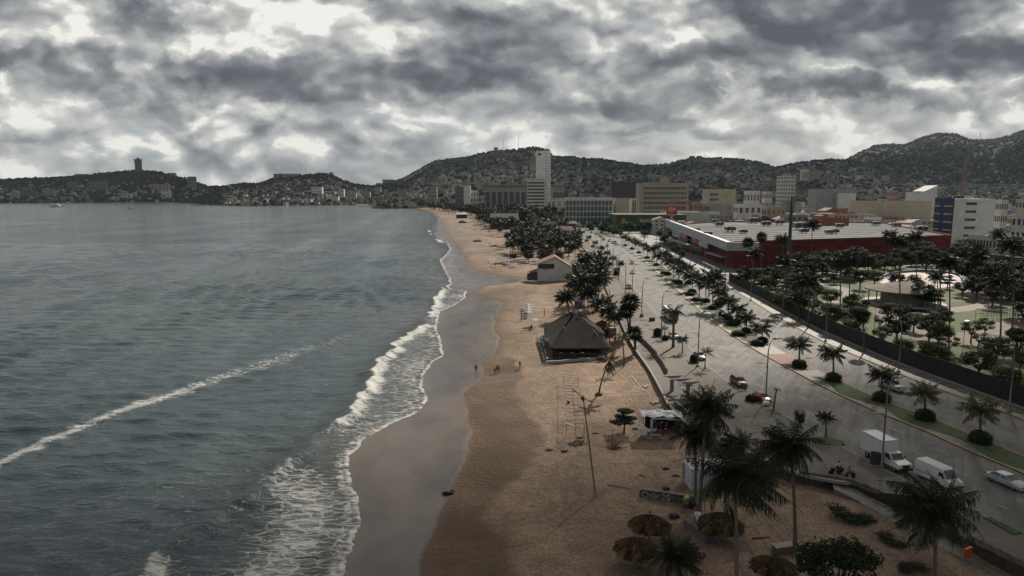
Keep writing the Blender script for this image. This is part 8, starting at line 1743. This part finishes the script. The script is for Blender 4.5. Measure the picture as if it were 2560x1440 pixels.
wall_line([(2133, 1206), (2110, 1208), (2000, 1187), (1907, 1148), (1800, 1105)], -.1, .25, .5, 'low concrete kerb wall along the beach edge behind the palms', pt('concrete'), 'parapet_wall'); wall_line([(1670, 1012), (1650, 972), (1622, 922), (1592, 880), (1562, 828)], -.1, .25, .35, 'low concrete kerb wall along the outer side of the ramp', pt('concrete'), 'parapet_wall')
T(MB().box((0, 0, .5), (1.1, .25, 1.0), .5).build('barrier', mat('orange_barrier', (.42, .06, .02), .5), None, False, SG(2418, 1400) + Vector((0, 0, .3))), 'orange-red plastic barrier beside the heavy palm at the ramp', 'barrier')
# promenade furniture
o = thing('litter_bin', 'white cylindrical bin lying beside the street lamp and bright red hatchback', 'bin', G(1915, 1014, 0)); m = MB(); m.tube([(-.5, 0, .4), (.5, 0, .4)], .38, 14); m.build('body', whitem, o, True); m = MB(); m.tube([(.5, 0, .4), (.54, 0, .4)], .3, 14); m.build('opening', blackm, o)
o = thing('utility_cabinet', 'dark slatted utility cabinet between the lamp post and the box truck', 'cabinet', G(2188, 1160, 0), -.6); MB().box((0, 0, .75), (1.1, .6, 1.5)).build('body', mat('dark_cabinet', (.03, .035, .045), .6), o); MB().box((0, 0, 1.53), (1.2, .7, .06)).build('lid', blackm, o)
T(MB().box((0, 0, .5), (1.4, .9, 1.0), .6).build('ticket_booth', mat('maroon_panel', (.10, .05, .05), .8), None, False, G(1630, 802, 0)), 'maroon boxy kiosk counter on the promenade left of the bus', 'kiosk')
o = thing('statue_post', 'dark curved sculpture casting a shadow on the open promenade', 'sculpture', G(1511, 716, 0)); m = MB(); m.tube([(.3, 0, 0), (.1, 0, 1.4), (-.3, 0, 2.6), (-.1, .1, 3.2)], [.55, .5, .45, .35], 8); m.build('figure', blackm, o, True); m = MB(); m.box((.2, 0, .15), (1.4, 1.2, .3)); m.build('plinth', pt('concrete'), o)
pole(1524, 738, 726, 'short red-brown bollard post on the open promenade', .18, mt=mat('red_brown_paint', (.17, .07, .05)), name='bollard', cat='bollard'); T(MB().box((0, 0, .25), (2.6, .6, .5), .2).build('stone_bench', mat('bench_stone', (.24, .22, .19)), None, False, G(1515, 744, 0)), 'low red-brown bench beside the short bollard post', 'bench')
o = thing('portable_toilet', 'teal portable cabin on the far promenade by the kerb', 'cabin', G(1451, 612, 0)); MB().box((0, 0, 1.3), (1.8, 1.8, 2.6)).build('body', mat('teal_plastic', (.10, .26, .27), .5), o); MB().box((0, 0, 2.68), (1.9, 1.9, .16)).build('roof', whitem, o)
o = thing('atm_booth', 'white and dark service booth in the central median', 'booth', G(1800, 797, 0), .4); MB().box((0, 0, .25), (3.0, 1.6, .5)).build('base', whitem, o); MB().box((-.6, 0, 1.4), (1.2, 1.2, 1.8)).build('cabinet', whitem, o); MB().box((-.6, -.63, 1.5), (.9, .04, 1.2)).build('screen', blackm, o); MB().box((.8, 0, 1.0), (1.0, 1.0, 1.0)).build('planter_box', blackm, o)
o = thing('red_sign_banner', 'small red striped awning beside the grove at the promenade edge', 'awning', G(1470, 680, 0)); MB().box((0, 0, 2.6), (4.5, .3, 1.3)).build('banner', mat('red_awning', (.30, .07, .05), .8), o); MB().tube([(-2, 0, 0), (-2, 0, 2.4)], .06, 5).build('post', metal, o); MB().tube([(2, 0, 0), (2, 0, 2.4)], .06, 5).build('post', metal, o)
o = thing('market_tent', 'blue and white tent corner glimpsed between the palm trunks', 'tent', SG(1446, 770)); m = MB(); m.lathe([(0, 2.6), (1.3, 2.0), (1.3, 0)], 4); m.build('canopy', mat('tent_blue', (.06, .09, .22), .7), o); MB().box((2.6, -.4, 2.2), (.8, .5, .3)).build('flap', whitem, o)
o = thing('timber_deck_stack', 'dark slatted timber steps between the hall and the fan palms', 'steps', G(1545, 803, -1.2), .5)
for k in range(7): MB().box((k * .55, -k * .35, .9 - k * .1), (.35, 3.2, .08), .5).build('tread', mat('grey_slat', (.15, .14, .13), .8), o)
o = thing('water_tank_booth', 'pale grey upright cabinet behind the right side of the hall', 'cabinet', SG(1530, 838)); MB().box((0, 0, 1.0), (2.0, 1.2, 2.0)).build('body', mat('pale_grey_panel', (.20, .19, .19), .7), o); MB().box((-1.5, .3, .8), (.9, .9, 1.6)).build('side_cabinet', blackm, o)
# ================================================================== park things
rk = smooth_line([(2195, 690), (2230, 684), (2300, 680), (2370, 683), (2400, 692), (2408, 705), (2380, 716), (2300, 722), (2220, 712), (2190, 700), (2195, 690)], 0, 5)[:-1]
m = MB(); m.prism(rk, -.2, .03); T(m.build('skating_rink_floor', mat('pale_pink_concrete', (.29, .22, .19), .75, .08, .3)), kind='structure')
wall_line([(2205, 694), (2235, 684.5), (2300, 680), (2365, 683), (2395, 690), (2405, 702)], 0, .9, .35, 'low blue-banded curved wall round the far side of the pink rink', mat('rink_wall_blue', (.08, .17, .27), .7), 'curved_wall')
c0 = G(2258, 757, 0); o = thing('park_kiosk', 'round park kiosk with a wide ragged brown roof and grey wall', 'kiosk', c0); MB().lathe([(12, -.3), (12, .25), (0, .25)], 28).build('terrace', mat('pale_terrace', (.30, .27, .24), .8), o); MB().lathe([(7.5, .2), (7.5, 4.2)], 20, (1.5, 1, 0)).build('wall', pt('concrete'), o); MB().lathe([(11.5, 4.2), (11.3, 4.5), (6, 5.8), (0, 7.0)], 24).build('roof', mat('kiosk_roof', (.12, .085, .065), .9, .3, .8), o)
for k in range(8): a = k * pi / 4 + .2; MB().tube([(10 * cos(a), 10 * sin(a), .2), (10 * cos(a), 10 * sin(a), 4.4)], .18, 6).build('post', pt('darkgrey'), o)
for i, (px, py, lb) in enumerate([(2199, 758, 'white park bench on the lawn left of the kiosk front'), (2229, 765, 'white picnic bench beside the overturned one on the lawn'), (2416, 817, 'white roofed play cart on the shaded lawn'), (2375, 696, 'white hexagonal climbing frame on the rink')]):
    p = G(px, py, 0); o = thing('park_bench', lb, 'bench', p, .4 * i); MB().box((0, 0, .75 if i < 2 else 1.6), (2.2, .9, .1)).build('seat', whitem, o)
    for s in (-1, 1): MB().box((s * .8, 0, .35 if i < 2 else .75), (.12, .8, .7 if i < 2 else 1.5)).build('leg', blackm, o)
T(MB().box((0, 0, 1.8), (16, .25, 3.6), .05).build('dark_green_screen', mat('dark_green_panel', (.02, .04, .035), .8), None, False, G(1920, 694, 0)), 'dark green rectangular screen wall in the park corner', 'wall')
wall_line([(2100, 668), (2250, 662), (2400, 656), (2560, 650)], -.1, 2.2, .4, 'grey boundary wall at the back of the park below the red wall', pt('darkgrey'))
o = thing('climbing_frame', 'grey tubular climbing frame on the shaded park ground at the right', 'frame', G(2510, 800, 0)); m = MB()
for k in range(9): m.tube([(-6 + k * 1.5, 0, 0), (-6 + k * 1.5, 0, 2.6)], .07, 4); m.tube([(-6 + k * 1.5, 3, 0), (-6 + k * 1.5, 3, 2.6)], .07, 4); m.tube([(-6 + k * 1.5, 0, 2.6), (-6 + k * 1.5, 3, 2.6)], .07, 4)
for z in (1.3, 2.6): m.tube([(-6, 0, z), (6, 0, z)], .07, 4); m.tube([(-6, 3, z), (6, 3, z)], .07, 4)
m.build('bars', metal, o)
# ================================================================== boats
def boat(px, py, Ln, label, kind='launch', rz=0, hull='white'):
    p = G(px, py, SEA + .1); p.z = SEA - .05; t_ = thing('boat' if kind != 'yacht' else 'yacht', label, 'boat', p, rz); m = MB(); n = 9; W = Ln * .14; H = Ln * .07
    for i in range(n + 1):
        t0 = i / n; w_ = W * (1 - max(0, (t0 - .55) / .45) ** 2) * (.85 + .15 * min(1, t0 * 3)); sh = H * (1 + .5 * t0 ** 3); x = (t0 - .5) * Ln
        m.v += [(x, -w_, sh), (x, -w_ * .75, -.2), (x, w_ * .75, -.2), (x, w_, sh)]
    for i in range(n):
        for k in range(3): a = i * 4 + k; m.f.append((a, a + 4, a + 5, a + 1)); m.m.append(0)
        m.f.append((i * 4, i * 4 + 3, i * 4 + 7, i * 4 + 4)); m.m.append(0)
    m.f.append((0, 1, 2, 3)); m.m.append(0); m.build('hull', {'white': whitem, 'dark': pt('darkgrey')}[hull], t_)
    if kind == 'yacht':
        MB().box((-.03 * Ln, 0, H * 1.9), (Ln * .6, W * 1.5, H * 1.2)).build('cabin', whitem, t_); MB().box((-.03 * Ln, 0, H * 2.0), (Ln * .56, W * 1.54, H * .35)).build('window', cglass, t_); MB().box((-.08 * Ln, 0, H * 3.0), (Ln * .38, W * 1.2, H * .9)).build('upper_deck', whitem, t_); MB().tube([(-.05 * Ln, 0, H * 3.4), (-.05 * Ln, 0, H * 6)], .12, 5).build('mast', metal, t_)
    else:
        MB().box((-.05 * Ln, 0, H * 1.7), (Ln * .35, W * 1.3, H * 1.3)).build('cabin', whitem if hull == 'white' else pt('grey'), t_); MB().box((-.05 * Ln, 0, H * 2.5), (Ln * .45, W * 1.5, .15)).build('canopy', whitem, t_)
boat(141, 517.5, 36, 'large white motor yacht anchored nearest the left of the bay', 'yacht', .15); boat(172, 507.5, 22, 'smaller white yacht just beyond the large one', 'yacht', .1); boat(328, 522.5, 15, 'dark-hulled launch in the middle of the bay', hull='dark', rz=.2); boat(416, 518, 13, 'low dark boat right of the dark-hulled launch', hull='dark'); boat(469, 517.8, 11, 'small white boat left of the pier', rz=.1)
for i, (px, py, Ln) in enumerate([(66, 508.5, 12), (307, 504.6, 16), (332, 504.8, 18), (366, 503.5, 14), (392, 503.4, 12), (424, 503.6, 14), (449, 503.6, 12), (483, 503.4, 12), (518, 515.8, 10)]): boat(px, py, Ln, 'tiny white boat moored close under the far shore', rz=rr.uniform(-.4, .4))
for o in list(C.objects):
    if o.get('label') == 'tiny white boat moored close under the far shore': o['group'] = 'moored boats under the far shore'
# floodlight of the far parapet row: wire-thin promenade masts by the grove
for (bx, by, ty, lb) in [(1462, 752, 648, 'thin white mast standing beside the gabled house'), (1222 + 64, 640, 500 + 45, 'thin mast in front of the grey-roofed restaurant shed')]: pole(bx, by, ty, lb, .08, True)
# ================================================================== air
hz = MB(); hz.box((900, 3600, 330), (11000, 7600, 680)); hm_ = bpy.data.materials.new('haze'); hm_.use_nodes = True; t = hm_.node_tree; t.nodes.clear(); ou = t.nodes.new('ShaderNodeOutputMaterial'); pv = t.nodes.new('ShaderNodeVolumePrincipled'); pv.inputs['Color'].default_value = (.75, .86, 1, 1); pv.inputs['Density'].default_value = 0.000022; pv.inputs['Anisotropy'].default_value = 0.0
t.links.new(pv.outputs[0], ou.inputs['Volume'])
HAZE = True
if HAZE: T(hz.build('haze', hm_), kind='stuff')
